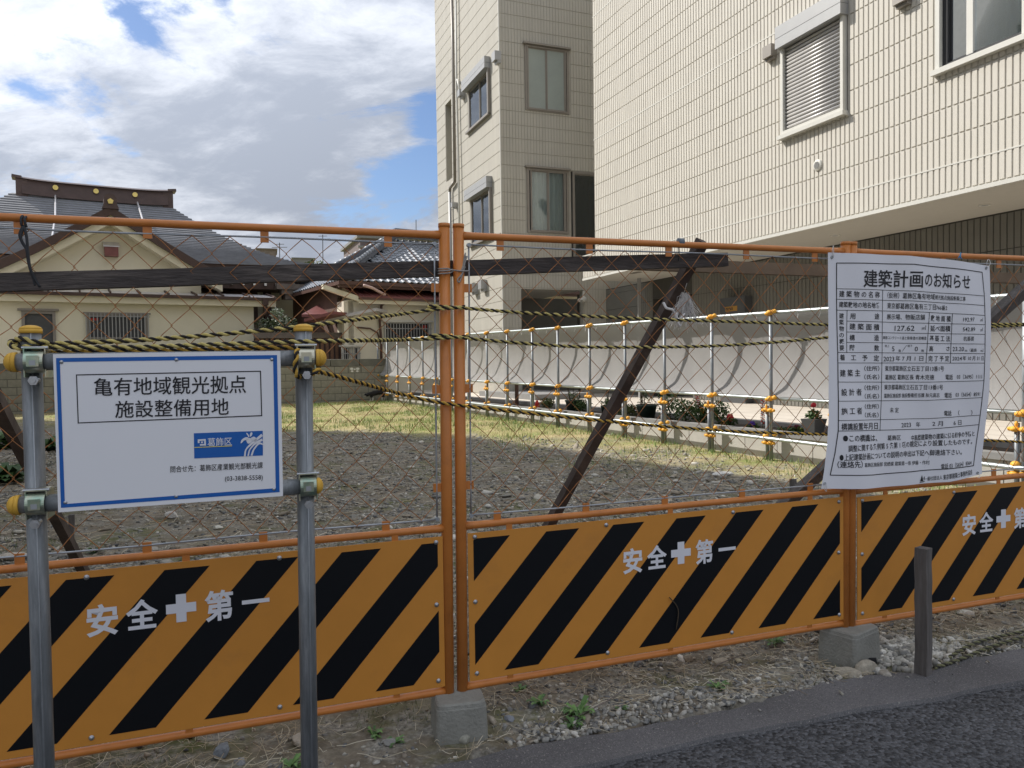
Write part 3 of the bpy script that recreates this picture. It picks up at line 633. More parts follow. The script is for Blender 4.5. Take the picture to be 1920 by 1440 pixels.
# ------------------------------------------------------------------ paving, planter and low wall
def paving():
    zp = .42
    mb = MB(); P = NF.pt
    mb.add([P(-9, zp, -1.05), P(22, zp, -1.05), P(22, zp, -16), P(-9, zp, -16), P(-9, 0, -1.05), P(22, 0, -1.05)], [(0, 1, 2, 3), (0, 4, 5, 1)])
    o = struct('pavement', mb, M['paving'])
    mb = MB()
    for k in range(8):
        oo = -1.6-.6*k; mb.add([P(-9, zp+.004, oo), P(18, zp+.004, oo), P(18, zp+.004, oo-.012), P(-9, zp+.004, oo-.012)], [(0, 1, 2, 3)])
    for k in range(14): mb.add([P(-8+1.8*k, zp+.004, -1.06), P(-8+1.8*k+.012, zp+.004, -1.06), P(-8+1.8*k+.012, zp+.004, -7), P(-8+1.8*k, zp+.004, -7)], [(0, 1, 2, 3)])
    s = mesh_obj('paving_seam', mb.v, mb.f, M['seam'], o)
    w = thing('planter_wall', 'low pale concrete planter wall with grey cap running behind the pipe barrier', 'planter', NF.pt(4, 0, -.2))
    k = -6.0
    while k < 16.5:
        mb = MB(); mb.fbox(NF, k+.006, k+.594, -.05, .33, -.20, -.10); part('wall_block', mb, M['planterwall'], w); k += .6
    mb = MB(); mb.fbox(NF, -6, 16.6, .33, .40, -.23, -.07); part('cap', mb, M['plantercap'], w)
    mb = MB(); mb.fbox(NF, -6, 16.6, .0, .425, -1.049, -.93); part('rear_kerb', mb, M['plantercap'], w)
    mb = MB(); mb.fbox(NF, -6, 16.6, -.05, .355, -.93, -.20); part('soil', mb, M['soil'], w)
    # grey step block left of the plants
    mb = MB(); a = NF.px(905, 770, -1.6)[0]; c = NF.px(1010, 770, -1.6)[0]; mb.fbox(NF, c, a, .421, .56, -3.2, -1.5)
    solo('step', mb, M['plantercap'], 'low grey concrete step on the paving in front of the pale building', 'step')
    mb = MB(); p = NF.pt(NF.px(976, 760, -.9)[0], .355, -.8); mb.tube([p, p+Z*.5], .05, 10); solo('brown_stump', mb, M['pipebrown'], 'short dark brown stake standing left of the potted plants', 'stake')
    mb = MB()
    for k in range(16): mb.bar(NF.pt(-4+k*.5, -.02, .05), NF.pt(-4+k*.5, .22, .05), .006, .006)
    for z in (.02, .12, .21): mb.tube([NF.pt(-4.2+.4*k, z+.008*math.sin(k*2.1), .05+.01*math.sin(k)) for k in range(44)], .004, 4)
    wf = solo('wire_guard', mb, M['tie'], 'low dark wire guard along the foot of the planter wall', 'wire fence')
paving()
# ------------------------------------------------------------------ pipe barrier with white sheet
def pipe_barrier():
    b = thing('pipe_barrier', 'long barrier of steel pipes with amber clamp covers and a white mesh sheet', 'barrier', NF.pt(5, 0, 0))
    post_px = [1448.5, 1338, 1249, 1175, 1108.6, 1049, 1001, 954, 915.6, 881, 849, 820, 795, 770.4, 747.6, 728, 710.6]
    ts = [NF.px(x, 700)[0] for x in post_px]; ts = [ts[0]-4.4, ts[0]-3.25, ts[0]-2.2, ts[0]-1.1]+ts
    gz = lambda t: float(lot_z(*NF.pt(t, 0)[:2]))
    zt = lambda t: 2.0+.006*t+gz(t)*.3
    zm = lambda t: .845+.006*t+gz(t)*.3
    zl = lambda t: .30+.004*t+gz(t)*.5
    r = .0243
    for i, t in enumerate(ts):
        mb = MB(); mb.cyl(NF.pt(t, gz(t)-.1, .03), NF.pt(t, zt(t)+.02, .03), r, 12); part('post', mb, M['galv'], b, True)
        mb = MB(); mb.cyl(NF.pt(t+.07, gz(t)-.1, .03), NF.pt(t+.07, zm(t)-.10, .03), r, 12); part('ground_stake', mb, M['galv'], b, True)
        for k, z in enumerate((zt(t), zm(t), zm(t)-.16, zl(t)+.03, zl(t)-.06)):
            mb = MB(); s = 1.0
            if k in (0, 1): c = NF.pt(t-.0, z, .045); mb.ball(c, .05, .045, .038); mb.ball(c-NF.ex*.075+Z*.015, .034, .034, .03); mb.ball(c+NF.ex*.05-Z*.012, .036, .034, .03)
            elif k == 3: c = NF.pt(t+.03, z, .055); mb.ball(c+NF.ex*.04, .045, .045, .036); mb.ball(c-NF.ex*.09+Z*.03-NF.n*.03, .035, .035, .03)
            else:
                c = NF.pt(t+.035, z, .05); mb.ball(c-NF.ex*.045, .05, .045, .03); mb.ball(c+NF.ex*.045, .05, .045, .03); mb.ball(c+NF.ex*.095, .022); mb.ball(c-NF.ex*.10, .022)
                if k == 2: mb.ball(c+Z*.05+NF.ex*.03, .018, .018, .03)
            o = part('clamp_cover', mb, M['clampcover'], b, True)
    for nm, fz, oo, m in (('top_rail', zt, -.01, 'brightgalv'), ('middle_rail', zm, -.01, 'brightgalv'), ('low_rail', zl, .075, 'brightgalv')):
        tt = [ts[0]-.6]+ts+[ts[-1]+.15]
        mb = MB(); mb.tube([NF.pt(t, fz(t), oo) for t in sorted(tt)], r, 12); part(nm, mb, M[m], b, True)
    # the sheet
    n = 420; T = np.linspace(min(ts)-.6, max(ts)-.03, n); rows = 26; V = []; 
    for i, t in enumerate(T):
        for j in range(rows):
            v = j/(rows-1); z = zt(t)-.005+(zm(t)-.0-zt(t))*v
            sag = -.03-.19*math.sin(math.pi*min(v**.8*1.02, 1))**.8*(.93+.07*math.sin(t*1.9+1))
            sag += .007*math.sin(t*5.7+v*2.5)+.0035*math.sin(t*17.+v*9)+.010*math.sin(t*2.3-v*4)+.003*math.sin(t*41+v*14)*v
            if v > .86: sag += (v-.86)/.14*.05; z += .012*math.sin(t*6)
            if j == rows-1: z = zm(t)+.028
            V.append(tuple(NF.pt(t, z, sag)))
    Fc = [(i*rows+j, (i+1)*rows+j, (i+1)*rows+j+1, i*rows+j+1) for i in range(n-1) for j in range(rows-1)]
    mb = MB(); mb.v = V; mb.f = Fc; mb.m = [0]*len(Fc); part('mesh_sheet', mb, M['net'], b, True)
    rr = random.Random(3)
    t = min(ts)
    while t < max(ts):
        z = zt(t); mb = MB(); mb.tube([NF.pt(t, z+.028, -.01), NF.pt(t+.004, z, .022), NF.pt(t, z-.04, -.0), NF.pt(t+rr.uniform(-.02, .02), z-.10, .02)], .004, 4); part('tie', mb, M['fray'], b); t += .36
pipe_barrier()

# ------------------------------------------------------------------ plant builders
def leaf_mesh(name, centres, radii, n, size, cols, seed=0, flat=.5, up=0.):
    r = np.random.default_rng(seed); V = []; C = []
    cs = A(centres, float); ra = A(radii, float)
    if ra.ndim == 1: ra = np.stack([ra]*3, 1)
    k = r.integers(0, len(cs), n); d = r.normal(size=(n, 3)); d /= np.linalg.norm(d, axis=1)[:, None]
    p = cs[k]+d*ra[k]*(r.random(n)**.4)[:, None]
    a = r.normal(size=(n, 3)); a[:, 2] = a[:, 2]*flat+up; a /= np.linalg.norm(a, axis=1)[:, None]
    c = np.cross(a, r.normal(size=(n, 3))); c /= np.linalg.norm(c, axis=1)[:, None]
    s = size*(.6+.8*r.random(n))[:, None]
    q = np.stack([p-a*s, p+c*s*.38, p+a*s, p-c*s*.38], 1)
    cc = A(cols)[r.integers(0, len(cols), n)]*(.7+.6*r.random(n))[:, None]
    me = bpy.data.meshes.new(name); me.vertices.add(4*n); me.vertices.foreach_set('co', q.reshape(-1).astype(np.float32))
    me.loops.add(4*n); me.loops.foreach_set('vertex_index', np.arange(4*n, dtype=np.int32)); me.polygons.add(n)
    me.polygons.foreach_set('loop_start', np.arange(0, 4*n, 4, dtype=np.int32)); me.polygons.foreach_set('loop_total', np.full(n, 4, np.int32))
    me.update(calc_edges=True); me.materials.append(M['leafcol']); set_col(me, np.repeat(cc, 4, 0)); return me
def leaves(name, parent, centres, radii, n, size, cols, seed=0, flat=.5, up=0.):
    off = root_loc(parent); me = leaf_mesh(name, [A(c)-off for c in centres], radii, n, size, cols, seed, flat, up)
    o = bpy.data.objects.new(name, me); COL.objects.link(o); o.parent = parent; return o
G1 = [(.05, .10, .025), (.08, .14, .035), (.035, .075, .02)]; G2 = [(.10, .14, .04), (.14, .15, .05), (.06, .09, .03)]
def bed_plants():
    zb = .355
    def bp(x, oo=-.55): return NF.px(x, 780, oo)[0]
    def pot(x, w, h, label, m='pot', oo=-.5, cat='plant pot', stems=5, green=True):
        t = bp(x, oo); c = NF.pt(t, zb, oo); p = thing('plant_pot', label, cat, c)
        mb = MB(); mb.tube([c, c+Z*h*.86, c+Z*h*.86, c+Z*h], [w*.36, w*.47, w*.5, w*.5], 20); part('pot', mb, M[m], p, True)
        mb = MB(); mb.tube([c+Z*(h*.99), c+Z*(h+.004)], w*.46, 16); part('soil', mb, M['soil'], p)
        rr = random.Random(x)
        for k in range(stems):
            a = rr.uniform(0, 6.28); q = c+Z*h+A([math.cos(a), math.sin(a), 0])*w*.3; mb = MB(); mb.tube([q, q+A([rr.uniform(-.05, .05), rr.uniform(-.05, .05), rr.uniform(.18, .38)])], [.009, .005], 5); part('stem', mb, M['stem'], p)
        if green: leaves('leaf', p, [c+Z*(h+.05)], [w*.5], 90, .03, G1, x)
        return p, c
    pot(1076, .36, .24, 'dark green round pot with bare stems, farthest of the three green pots')
    pot(1136, .20, .17, 'small dark green pot half hidden behind the sloping timber', stems=3)
    p, c = pot(1213, .37, .25, 'large dark green pot with a white price tag and bare stems')
    mb = MB(); q = NF.pt(bp(1213), zb+.15, -.5+.185); mb.bar(q-NF.ex*.03, q+NF.ex*.03, .004, .018); part('tag', mb, M['whitefilm'], p)
    # shrubs along the bed
    shr = [(1030, .16, .16, 'low olive bush beside the red ornament', G2), (1097, .20, .18, 'dark leafy bush between the first two green pots', G1), (1163, .18, .24, 'light green bush right of the small pot', G2),
           (1262, .24, .32, 'bushy dark green plant right of the large pot', G1), (1290, .22, .25, 'dense green plant beside the bushy one', G1), (1318, .2, .26, 'green plant below the orange flower', G1),
           (1352, .18, .26, 'upright green plant behind a barrier post', G1), (1188, .16, .15, 'small grey-green plant left of the large pot', G2)]
    for i, (x, w, h, lab, g) in enumerate(shr):
        h *= 1.35; w *= 1.15
        t = bp(x); c = NF.pt(t, zb, -.5); p = thing('flowering_shrub', lab, 'plant', c)
        leaves('foliage', p, [c+Z*h*.4, c+Z*h*.7+NF.ex*w*.3, c+Z*h*.65-NF.ex*w*.3], [(w*.8, w*.8, h*.45)]*3, 620, .026, g, 50+i, .9, .5)
        mb = MB()
        for k in range(4): mb.tube([c, c+A([random.uniform(-.08, .08), random.uniform(-.08, .08), h*.8])], .004, 4)
        part('stem', mb, M['stem'], p)
    def flower(x, y, col, lab, s=.045, oo=-.5, h=.2, cat='flower'):
        s *= 1.35
        t = bp(x, oo); z = NF.px(x, y, oo)[1]; c = NF.pt(t, z, oo); p = thing('flower', lab, cat, NF.pt(t, zb, oo))
        nm = 'petal_'+lab.split()[0]
        m = M.get(nm) or mat(nm, col, .7, var=.15); M[nm] = m
        mb = MB()
        for k in range(6):
            a = k*1.047; d = NF.ex*math.cos(a)+Z*math.sin(a); mb.ball(c+d*s*.5+NF.n*.01, s*.5, s*.3, s*.45, 8, 4)
        mb.ball(c+NF.n*.02, s*.45, s*.3, s*.45, 8, 4); part('petals', mb, m, p, True)
        mb = MB(); mb.tube([NF.pt(t, zb, oo), c], .005, 5); part('stem', mb, M['stem'], p)
        leaves('leaf', p, [NF.pt(t, (zb+z)/2+.01, oo)], [(.11, .11, max(.05, (z-zb)*.5))], 150, .026, G1, x, .8, .3)
    flower(1317, 770, (.75, .28, .03), 'orange daisy standing above the planter wall')
    flower(1370, 783, (.45, .02, .03), 'crimson flower with white buds beside a barrier post', .05)
    flower(1411, 797, (.08, .03, .30), 'purple pansy in the planter', .05)
    flower(1357, 794, (.8, .42, .03), 'golden pansy at the foot of the crimson flower', .035)
    flower(1483, 806, (.10, .015, .025), 'maroon pansy in a dark cluster left of the notice', .05)
    flower(1495, 803, (.11, .015, .025), 'darkest maroon pansy, tallest of its cluster', .045)
    flower(1502, 808, (.75, .6, .05), 'yellow pansy left of the grey pot', .035)
    flower(1517, 809, (.78, .62, .05), 'yellow pansy nearest the grey pot', .04)
    flower(1466, 809, (.72, .55, .05), 'yellow pansy right of the last visible barrier post', .035)
    for i, (x, y0, y1) in enumerate(((1430, 749, 794), (1306, 741, 768))):   # red and white hanging chains of flowers
        t = bp(x, -.5); z0 = NF.px(x, y0, -.5)[1]; z1 = NF.px(x, y1, -.5)[1]; p = thing('flower_spike', ('tall red and white flower spike near the notice', 'leaning red and white flower spike left of the nearer one')[i], 'flower', NF.pt(t, zb, -.5))
        for m, ph in (('red', 0), ('whitefilm', 3.14)):
            mb = MB()
            for k in range(26):
                f = k/25; a = k*1.7+ph; c = NF.pt(t+(.0 if i == 0 else -.10*f), z0+(z1-z0)*f, -.5)+NF.ex*math.cos(a)*.022+NF.n*math.sin(a)*.022; mb.ball(c, .012, .012, .010, 6, 4)
            part('blossom', mb, M[m], p)
        mb = MB(); mb.tube([NF.pt(t, zb, -.5), NF.pt(t, z0+.02, -.5)], .005, 5); part('stem', mb, M['stem'], p)
    # square grey pot on the planter by the notice
    t = bp(1535, -.25); c = NF.pt(t, .40, -.16); p = thing('plant_pot', 'square dark grey pot with a red geranium, left edge of the notice', 'plant pot', c)
    mb = MB(); a, h = .10, .20
    q = [c+NF.ex*i*.075+NF.n*j*.075 for i, j in ((-1, -1), (1, -1), (1, 1), (-1, 1))]+[c+Z*h+NF.ex*i*.115+NF.n*j*.115 for i, j in ((-1, -1), (1, -1), (1, 1), (-1, 1))]
    mb.hexa(q); part('pot', mb, M['greypot'], p)
    leaves('leaf', p, [c+Z*(h+.05)], [(.1, .1, .07)], 160, .03, G1, 77)
    mb = MB(); mb.tube([c+Z*h, c+Z*(h+.17)], .004, 5); part('stem', mb, M['stem'], p)
    mb = MB(); mb.ball(c+Z*(h+.18), .035); mb.ball(c+Z*(h+.17)+NF.ex*.02, .025); M['geranium'] = mat('geranium_petal', (.55, .03, .06), .7); part('petals', mb, M['geranium'], p, True)
    # small red ornament
    t = bp(1011); c = NF.pt(t, .36, -.5); mb = MB(); mb.tube([c, c+Z*.1, c+Z*.18], [.06, .05, .01], 8); solo('ornament', mb, M['red'], 'small red cone ornament at the far end of the potted plants', 'ornament')
bed_plants()
# ------------------------------------------------------------------ masonry wall at the back of the lot
def masonry():
    b = thing('masonry_wall', 'grey concrete block wall with a dark top course along the back of the lot', 'wall', BW.pt(5, .1, 0))
    h = .222; L_ = .44; z0 = .10; n = 4
    z1 = 1.32; rr = random.Random(2); count = 0; me = bpy.data.meshes.new('block')
    tm = MB(); fr = Fr((0, 0, 0), BW.ex, BW.n); frustum_tile(tm, fr, .006, L_-.006, .006, h-.006, -.13, .0, .006); me.from_pydata(tm.v, [], tm.f); me.materials.append(M['blockm'])
    zt = 1.56-.235
    T0, T1 = -.3, 12.8
    scr = BW.px(665, 695)[0]
    mb = MB(); mb.fbox(BW, T0, T1, -.2, zt, -.14, -.008); part('mortar', mb, M['joint'] if False else M['blockcap'], b)
    j = 0; z = zt-h
    while z > -.1:
        k = 0; t = T0-(L_/2 if j % 2 else 0)
        while t < T1:
            if not (j == 0 and abs(t+L_/2-scr) < L_*.51) and t > T0-.01:
                o = bpy.data.objects.new('block', me); COL.objects.link(o); o.parent = b; o.location = [float(v) for v in BW.pt(t, z, rr.uniform(-.001, .003))-ROOT[b.name]]
            t += L_
        z -= h; j += 1
    t = T0
    while t < T1:
        mb = MB(); frustum_tile(mb, BW, t+.004, t+.936, zt+.004, zt+.235, -.14, .012, .006); part('cap_block', mb, M['blockcap'], b); t += .94
    # white screen block
    z = zt-h; mb = MB(); mb.fbox(BW, scr-.19, scr+.19, z+.01, z+h-.01, -.10, -.004)
    s = part('screen_block', mb, M['blockm'], b)
    for dx, dz, rx in ((-.10, .135, .06), (.10, .135, .06), (0, .12, .035), (-.085, .055, .045), (.085, .055, .045)):
        mb = MB(); c = BW.pt(scr+dx, z+dz, 0); mb.prism([c+BW.ex*rx*math.cos(a)+Z*rx*.7*math.sin(a) for a in np.linspace(0, 5.6, 7)], BW.n*.012); part('screen_opening', mb, M['whiteblock'], s)
    for x, sz, lab in ((600, .55, 'flat grey slab lying on the grass at the foot of the block wall'),):
        g = on_ground(x, 752, .15); mb = MB(); mb.hexa([g+A(p) for p in ((-.5, -.2, 0), (.5, -.15, 0), (.55, .2, 0), (-.4, .25, 0), (-.45, -.15, .12), (.4, -.12, .17), (.45, .15, .17), (-.35, .2, .12))]); solo('stone_slab', mb, M['plantercap'], lab, 'slab')
masonry()
# ------------------------------------------------------------------ temple with its annex
def temple():
    b = thing('temple', 'cream plastered temple with a large grey hipped roof, brown ridge and gold crests', 'temple', TH.pt(4, .2, -3))
    def T(px, py, o=0): return TH.px(px, py, o)
    te = T(476, 600)[0]; tl = te+12.5
    zg = T(300, 561)[1]
    wa = [T(105, 620)[0], T(41, 620)[0], T(70, 690)[1], T(70, 583)[1]]; wb = [T(277, 620)[0], T(163, 620)[0], T(220, 636)[1], T(220, 589)[1]]
    mb = MB(); wall_with_holes(mb, TH, te, tl, .1, zg, [wa, wb], -.2, 0); mb.fbox(TH, te, te+.2, .1, zg, -4, -.2); part('annex_wall', mb, M['cream'], b)
    mb = MB(); mb.fbox(TH, te-.75, tl, zg-.20, zg+.02, .02, .30); part('eave_board', mb, M['fascia'], b)
    mb = MB(); mb.fbox(TH, te-.85, tl, zg+.02, zg+.13, .28, .42); part('gutter', mb, M['barge'], b)
    # windows
    t0, t1, z0, z1 = wa; mb = MB(); ring(mb, TH, t0, t1, z0, z1, .09, -.06, .05); mb.fbox(TH, t0-.1, t1+.1, z1, z1+.07, .0, .10); w = part('window', mb, M['alubrown'], b)
    mb = MB(); mb.fbox(TH, t0+.09, t1-.09, z0+.09, z1-.09, -.05, -.03); part('pane', mb, M['greybox'], w)
    t0, t1, z0, z1 = wb; mb = MB(); ring(mb, TH, t0, t1, z0, z1, .07, -.06, .05); mb.fbox(TH, t0-.1, t1+.1, z1, z1+.05, .0, .08); w = part('window', mb, M['alubrown'], b)
    mb = MB(); mb.fbox(TH, t0+.07, t1-.07, z0+.07, z1-.07, -.05, -.03); part('pane', mb, M['greybox'], w)
    n = 17
    for k in range(n+1):
        t = t0-.02+(t1-t0+.04)*k/n; mb = MB(); mb.fbox(TH, t-.014, t+.014, z0, z1+.02, .09, .115); part('bar', mb, M['alu'], w)
    mb = MB(); mb.fbox(TH, t0-.08, t1+.08, z1-.10, z1-.07, .085, .09); part('rail', mb, M['alu'], w)
    mb = MB(); mb.fbox(TH, t1-.35, t1-.12, z1-.22, z1-.14, -.028, -.022); part('red_sticker', mb, M['red'], w)
    # lean-to roof between gutter and gable wall
    og = -1.0
    mb = MB(); mb.hexa([TH.pt(te-.8, zg+.08, .36), TH.pt(tl, zg+.08, .36), TH.pt(tl, zg+.30, og), TH.pt(te-.8, zg+.30, og), TH.pt(te-.8, zg+.12, .36), TH.pt(tl, zg+.12, .36), TH.pt(tl, zg+.34, og), TH.pt(te-.8, zg+.34, og)]); part('lean_to_roof', mb, M['tin'], b)
    k = 0; t = te-.7
    while t < tl: mb = MB(); mb.bar(TH.pt(t, zg+.15, .36), TH.pt(t, zg+.37, og), .05, .07); part('roof_batten', mb, M['barge'], b); t += .9
    # gable wall
    def G(px, py, o=og): return TH.px(px, py, o)
    tp, zp = G(207, 404); tL = G(21, 500)[0]; tR = G(376, 520)[0]; half = tL-tp
    tR = tp-half*.98
    rb = lambda d: zp-.05-(abs(d)*.40+.5*abs(d)*.0)      # slope of the gable
    pk = TH.px(207, 386, og+.75); rr_ = TH.px(411, 509, og+.75); gs = (pk[1]-rr_[1])/(pk[0]-rr_[0]); rb = lambda d: pk[1]-.42-abs(gs*d); mb = MB(); z2 = zg+.25; mb.prism([TH.pt(tL, z2, og), TH.pt(tR, z2, og), TH.pt(tR, rb(tR-tp), og), TH.pt(tp, rb(0), og), TH.pt(tL, rb(tL-tp), og)], -TH.n*3.5); part('gable_wall', mb, M['cream'], b)
    # boards follow the photographed slope
    pk = TH.px(207, 386, og+.75); rr_ = TH.px(411, 509, og+.75); sl = (pk[1]-rr_[1])/(pk[0]-rr_[0]); ext = half+1.6
    def strip(z_hi, z_lo, o0, o1, m, nm, curve=.0, e=ext):
        mb = MB(); N_ = 14
        for s_ in (-1, 1):
            P = []; ee = e if s_ > 0 else abs(pk[0]-rr_[0])+.12
            for k in range(N_+1):
                d = ee*k/N_; zz = pk[1]-abs(sl)*d+.28*math.sin(math.pi*d/e)*(-.35); P.append((pk[0]+s_*d, zz))
            for (a, za), (c, zc) in zip(P[:-1], P[1:]):
                mb.hexa([TH.pt(a, za+z_lo, o0), TH.pt(c, zc+z_lo, o0), TH.pt(c, zc+z_lo, o1), TH.pt(a, za+z_lo, o1), TH.pt(a, za+z_hi, o0), TH.pt(c, zc+z_hi, o0), TH.pt(c, zc+z_hi, o1), TH.pt(a, za+z_hi, o1)])
        return part(nm, mb, M[m], b)
    strip(.0, -.30, og+.66, og+.78, 'barge', 'bargeboard')
    strip(-.30, -.58, og+.02, og+.64, 'fascia', 'gable_board')
    strip(.03, -.06, og-7.0, og+.655, 'slate', 'gable_roof')
    # end crest of the gable
    c = TH.pt(pk[0], pk[1]+.12, og+.82); mb = MB(); mb.prism([c+TH.ex*x+Z*z for x, z in ((-.26, -.22), (.26, -.22), (.20, -.05), (.20, .12), (.13, .24), (0, .30), (-.13, .24), (-.20, .12), (-.20, -.05))], -TH.n*.35); og_ = part('end_crest', mb, M['ridge'], b)
    mb = MB(); c2 = c+TH.n*.01+Z*.02; mb.prism([c2+TH.ex*.1*math.cos(a)+Z*.1*math.sin(a) for a in np.linspace(0, 2*math.pi, 6)[:-1]+.3], TH.n*.04); part('crest', mb, M['gold'], og_)
    # vent box on the gable
    a = G(196, 470, og+.3); c = G(222, 470, og+.3); zt_ = G(208, 463, og+.3)[1]; zb_ = G(208, 480, og+.3)[1]
    mb = MB(); mb.fbox(TH, c[0], a[0], zb_, zt_, og+.005, og+.34); v = part('vent_box', mb, M['maroon'], b)
    mb = MB(); mb.hexa([TH.pt(c[0]-.04, zt_, og+.38), TH.pt(a[0]+.04, zt_, og+.38), TH.pt(a[0]+.04, zt_+.18, og+.005), TH.pt(c[0]-.04, zt_+.18, og+.005), TH.pt(c[0]-.04, zt_+.03, og+.38), TH.pt(a[0]+.04, zt_+.03, og+.38), TH.pt(a[0]+.04, zt_+.21, og+.005), TH.pt(c[0]-.04, zt_+.21, og+.005)]); part('vent_cap', mb, M['tin'], v)
    # ---- main hall roof
    u = A([.866, .5, 0]); nb = A([-.5, .866, 0])
    E = at(597, 504, 31.0); dep = 7.0; a_ = 4.7
    R2 = E-a_*u+dep*nb; R2[2] = 8.62; R1 = R2-5.9*u; EL = R1-a_*u-dep*nb; EL[2] = E[2]
    rows = 34; mb = MB()
    def prof(v): return .60*v+.40*v*v
    def edge(v):          # left and right end of the course at height v, hips bow inwards
        z = E[2]+(R2[2]-E[2])*prof(v); r_ = E+(R2-E)*v; l_ = EL+(R1-EL)*v
        bow = .25*math.sin(math.pi*v); r_ = r_-u*bow*.3; l_ = l_+u*bow*.3; r_[2] = l_[2] = z
        if v < .25: r_[2] += .25*(1-v/.25)**2*.6; l_[2] += .25*(1-v/.25)**2*.6
        return l_, r_
    def mid(l_, r_, v, f):
        p = l_+(r_-l_)*f; z = E[2]+(R2[2]-E[2])*prof(v); p[2] = z+(l_[2]-z)*abs(2*f-1)**4; return p
    NS = 12
    for i in range(rows):
        v0, v1 = i/rows, (i+1)/rows; l0, r0 = edge(v0); l1, r1 = edge(v1)
        for k in range(NS):
            f0, f1 = k/NS, (k+1)/NS
            A0, A1, B0, B1 = mid(l0, r0, v0, f0), mid(l0, r0, v0, f1), mid(l1, r1, v1, f0), mid(l1, r1, v1, f1)
            up = Z*.055; mb.add([A0+up, A1+up, B1, B0, A0, A1], [(0, 1, 2, 3), (4, 5, 1, 0)])
    part('hall_roof', mb, M['slate'], b)
    mb = MB()                                          # right hip slope, left hip slope and rear slope
    for i in range(rows):
        v0, v1 = i/rows, (i+1)/rows
        for side in (0, 1):
            l0, r0 = edge(v0); l1, r1 = edge(v1); p0, p1 = (r0, r1) if side else (l0, l1)
            q0 = p0+nb*2*dep*(1-v0); q1 = p1+nb*2*dep*(1-v1); up = Z*.035
            mb.add([p0+up, q0+up, q1, p1, p0, q0], [(0, 1, 2, 3), (4, 5, 1, 0)])
    part('hall_roof_side', mb, M['slate'], b)
    # eave soffit, beams and white-tipped rafters
    mb = MB(); e0 = EL-nb*0+Z*-.02; e1 = E+Z*.10
    mb.add([e0, e1, e1+nb*3.2-u*1.5-Z*.1, e0+nb*3.2-Z*.1], [(0, 1, 2, 3)]); mb.add([e1, e1+nb*14, e1+nb*10-u*3-Z*.1, e1+nb*3.2-u*1.5-Z*.1], [(0, 1, 2, 3)]); part('eave_underside', mb, M['barge'], b)
    mb = MB(); mb.bar(EL+nb*.15-Z*.13, E+nb*.15-Z*.02, .12, .16); mb.bar(E+nb*.15-Z*.05, E+nb*12-Z*.05, .12, .16); mb.bar(EL+nb*.9-Z*.45, E+nb*.9-u*.5-Z*.40, .2, .2); part('eave_beam', mb, M['barge'], b)
    k = 0
    while k < 26:
        p = E-u*(.35+.42*k)+nb*.25-Z*.68; mb = MB(); mb.bar(p, p+nb*1.6+Z*.12, .09, .10); r_ = part('rafter', mb, M['barge'], b)
        mb = MB(); mb.bar(p-nb*.012, p-nb*.002, .09, .10); part('rafter_tip', mb, M['whiteblock'], r_); k += 1
    mb = MB(); w0 = E-u*2.0+nb*1.9; w1 = EL+u*1.5+nb*1.9; w0[2] = w1[2] = .1; hgt = E[2]-.3
    mb.hexa([w0, w1, w1+nb*9, w0+nb*9]+[p+Z*(hgt-.1) for p in (w0, w1, w1+nb*9, w0+nb*9)]); part('hall_wall', mb, M['barge'], b)
    for k in (0, 1):
        p = w0-nb*.4+u*.3-u*k*2.6; p[2] = .1; mb = MB(); mb.bar(p, p+Z*(hgt-.2), .26, .26, u); part('hall_post', mb, M['barge'], b)
    mb = MB(); mb.bar(E-u*14+nb*1.1-Z*.58, E-u*.9+nb*1.1-Z*.52, 1.4, .66); part('eave_dark_fill', mb, M['barge'], b)  # dark box added under the eave to black out the light between the beams
    # bracket and gutter box at the corner
    p = E-u*1.1+nb*.3-Z*.75; mb = MB(); mb.bar(p-u*.55, p+u*.55, .5, .22); mb.bar(p-u*.35-Z*.2, p+u*.35-Z*.2, .4, .2); mb.bar(p-u*.2-Z*.4, p+u*.2-Z*.4, .3, .2); part('eave_bracket', mb, M['railwood'], b)
    # ridge
    n_ = 20; mb = MB(); sw = .12
    rL = R1+u*.35; rR = R2-u*.05
    def rp(f): p = rL+(rR-rL)*f; return p+Z*(.07*(2*f-1)**4)
    prs = [rp(k/n_) for k in range(n_+1)]
    for p, q in zip(prs[:-1], prs[1:]): mb.hexa([p-nb*.3-Z*.1, q-nb*.3-Z*.1, q+nb*.3-Z*.1, p+nb*.3-Z*.1, p-nb*.22+Z*.50, q-nb*.22+Z*.50, q+nb*.22+Z*.50, p+nb*.22+Z*.50])
    rd = part('ridge', mb, M['ridge'], b)
    mb = MB()
    for p, q in zip(prs[:-1], prs[1:]): mb.hexa([p-nb*.36+Z*.50, q-nb*.36+Z*.50, q+nb*.36+Z*.50, p+nb*.36+Z*.50, p-nb*.12+Z*.60, q-nb*.12+Z*.60, q+nb*.12+Z*.60, p+nb*.12+Z*.60]); mb.hexa([p-nb*.34-Z*.12, q-nb*.34-Z*.12, q+nb*.34-Z*.12, p+nb*.34-Z*.12, p-nb*.33+Z*.0, q-nb*.33+Z*.0, q+nb*.33+Z*.0, p+nb*.33+Z*.0])
    for f, s_ in ((0, -1), (1, 1)):
        p = rp(f); mb.bar(p+Z*.54, p+u*s_*.34+Z*.58, .66, .11); mb.bar(p-Z*.28, p+Z*.52, .42, .5, nb)
    part('ridge_cap', mb, M['ridge'], rd)
    for px in (104, 180, 253):
        P0 = rL-nb*.28; c = hit(px, 352+(px-104)*.09, P0, nb); c = c-nb*.02; mb = MB(); mb.prism([c+u*.105*math.cos(a)+Z*.105*math.sin(a) for a in np.linspace(0, 2*math.pi, 11)[:-1]], -nb*.05); part('crest', mb, M['gold'], rd)
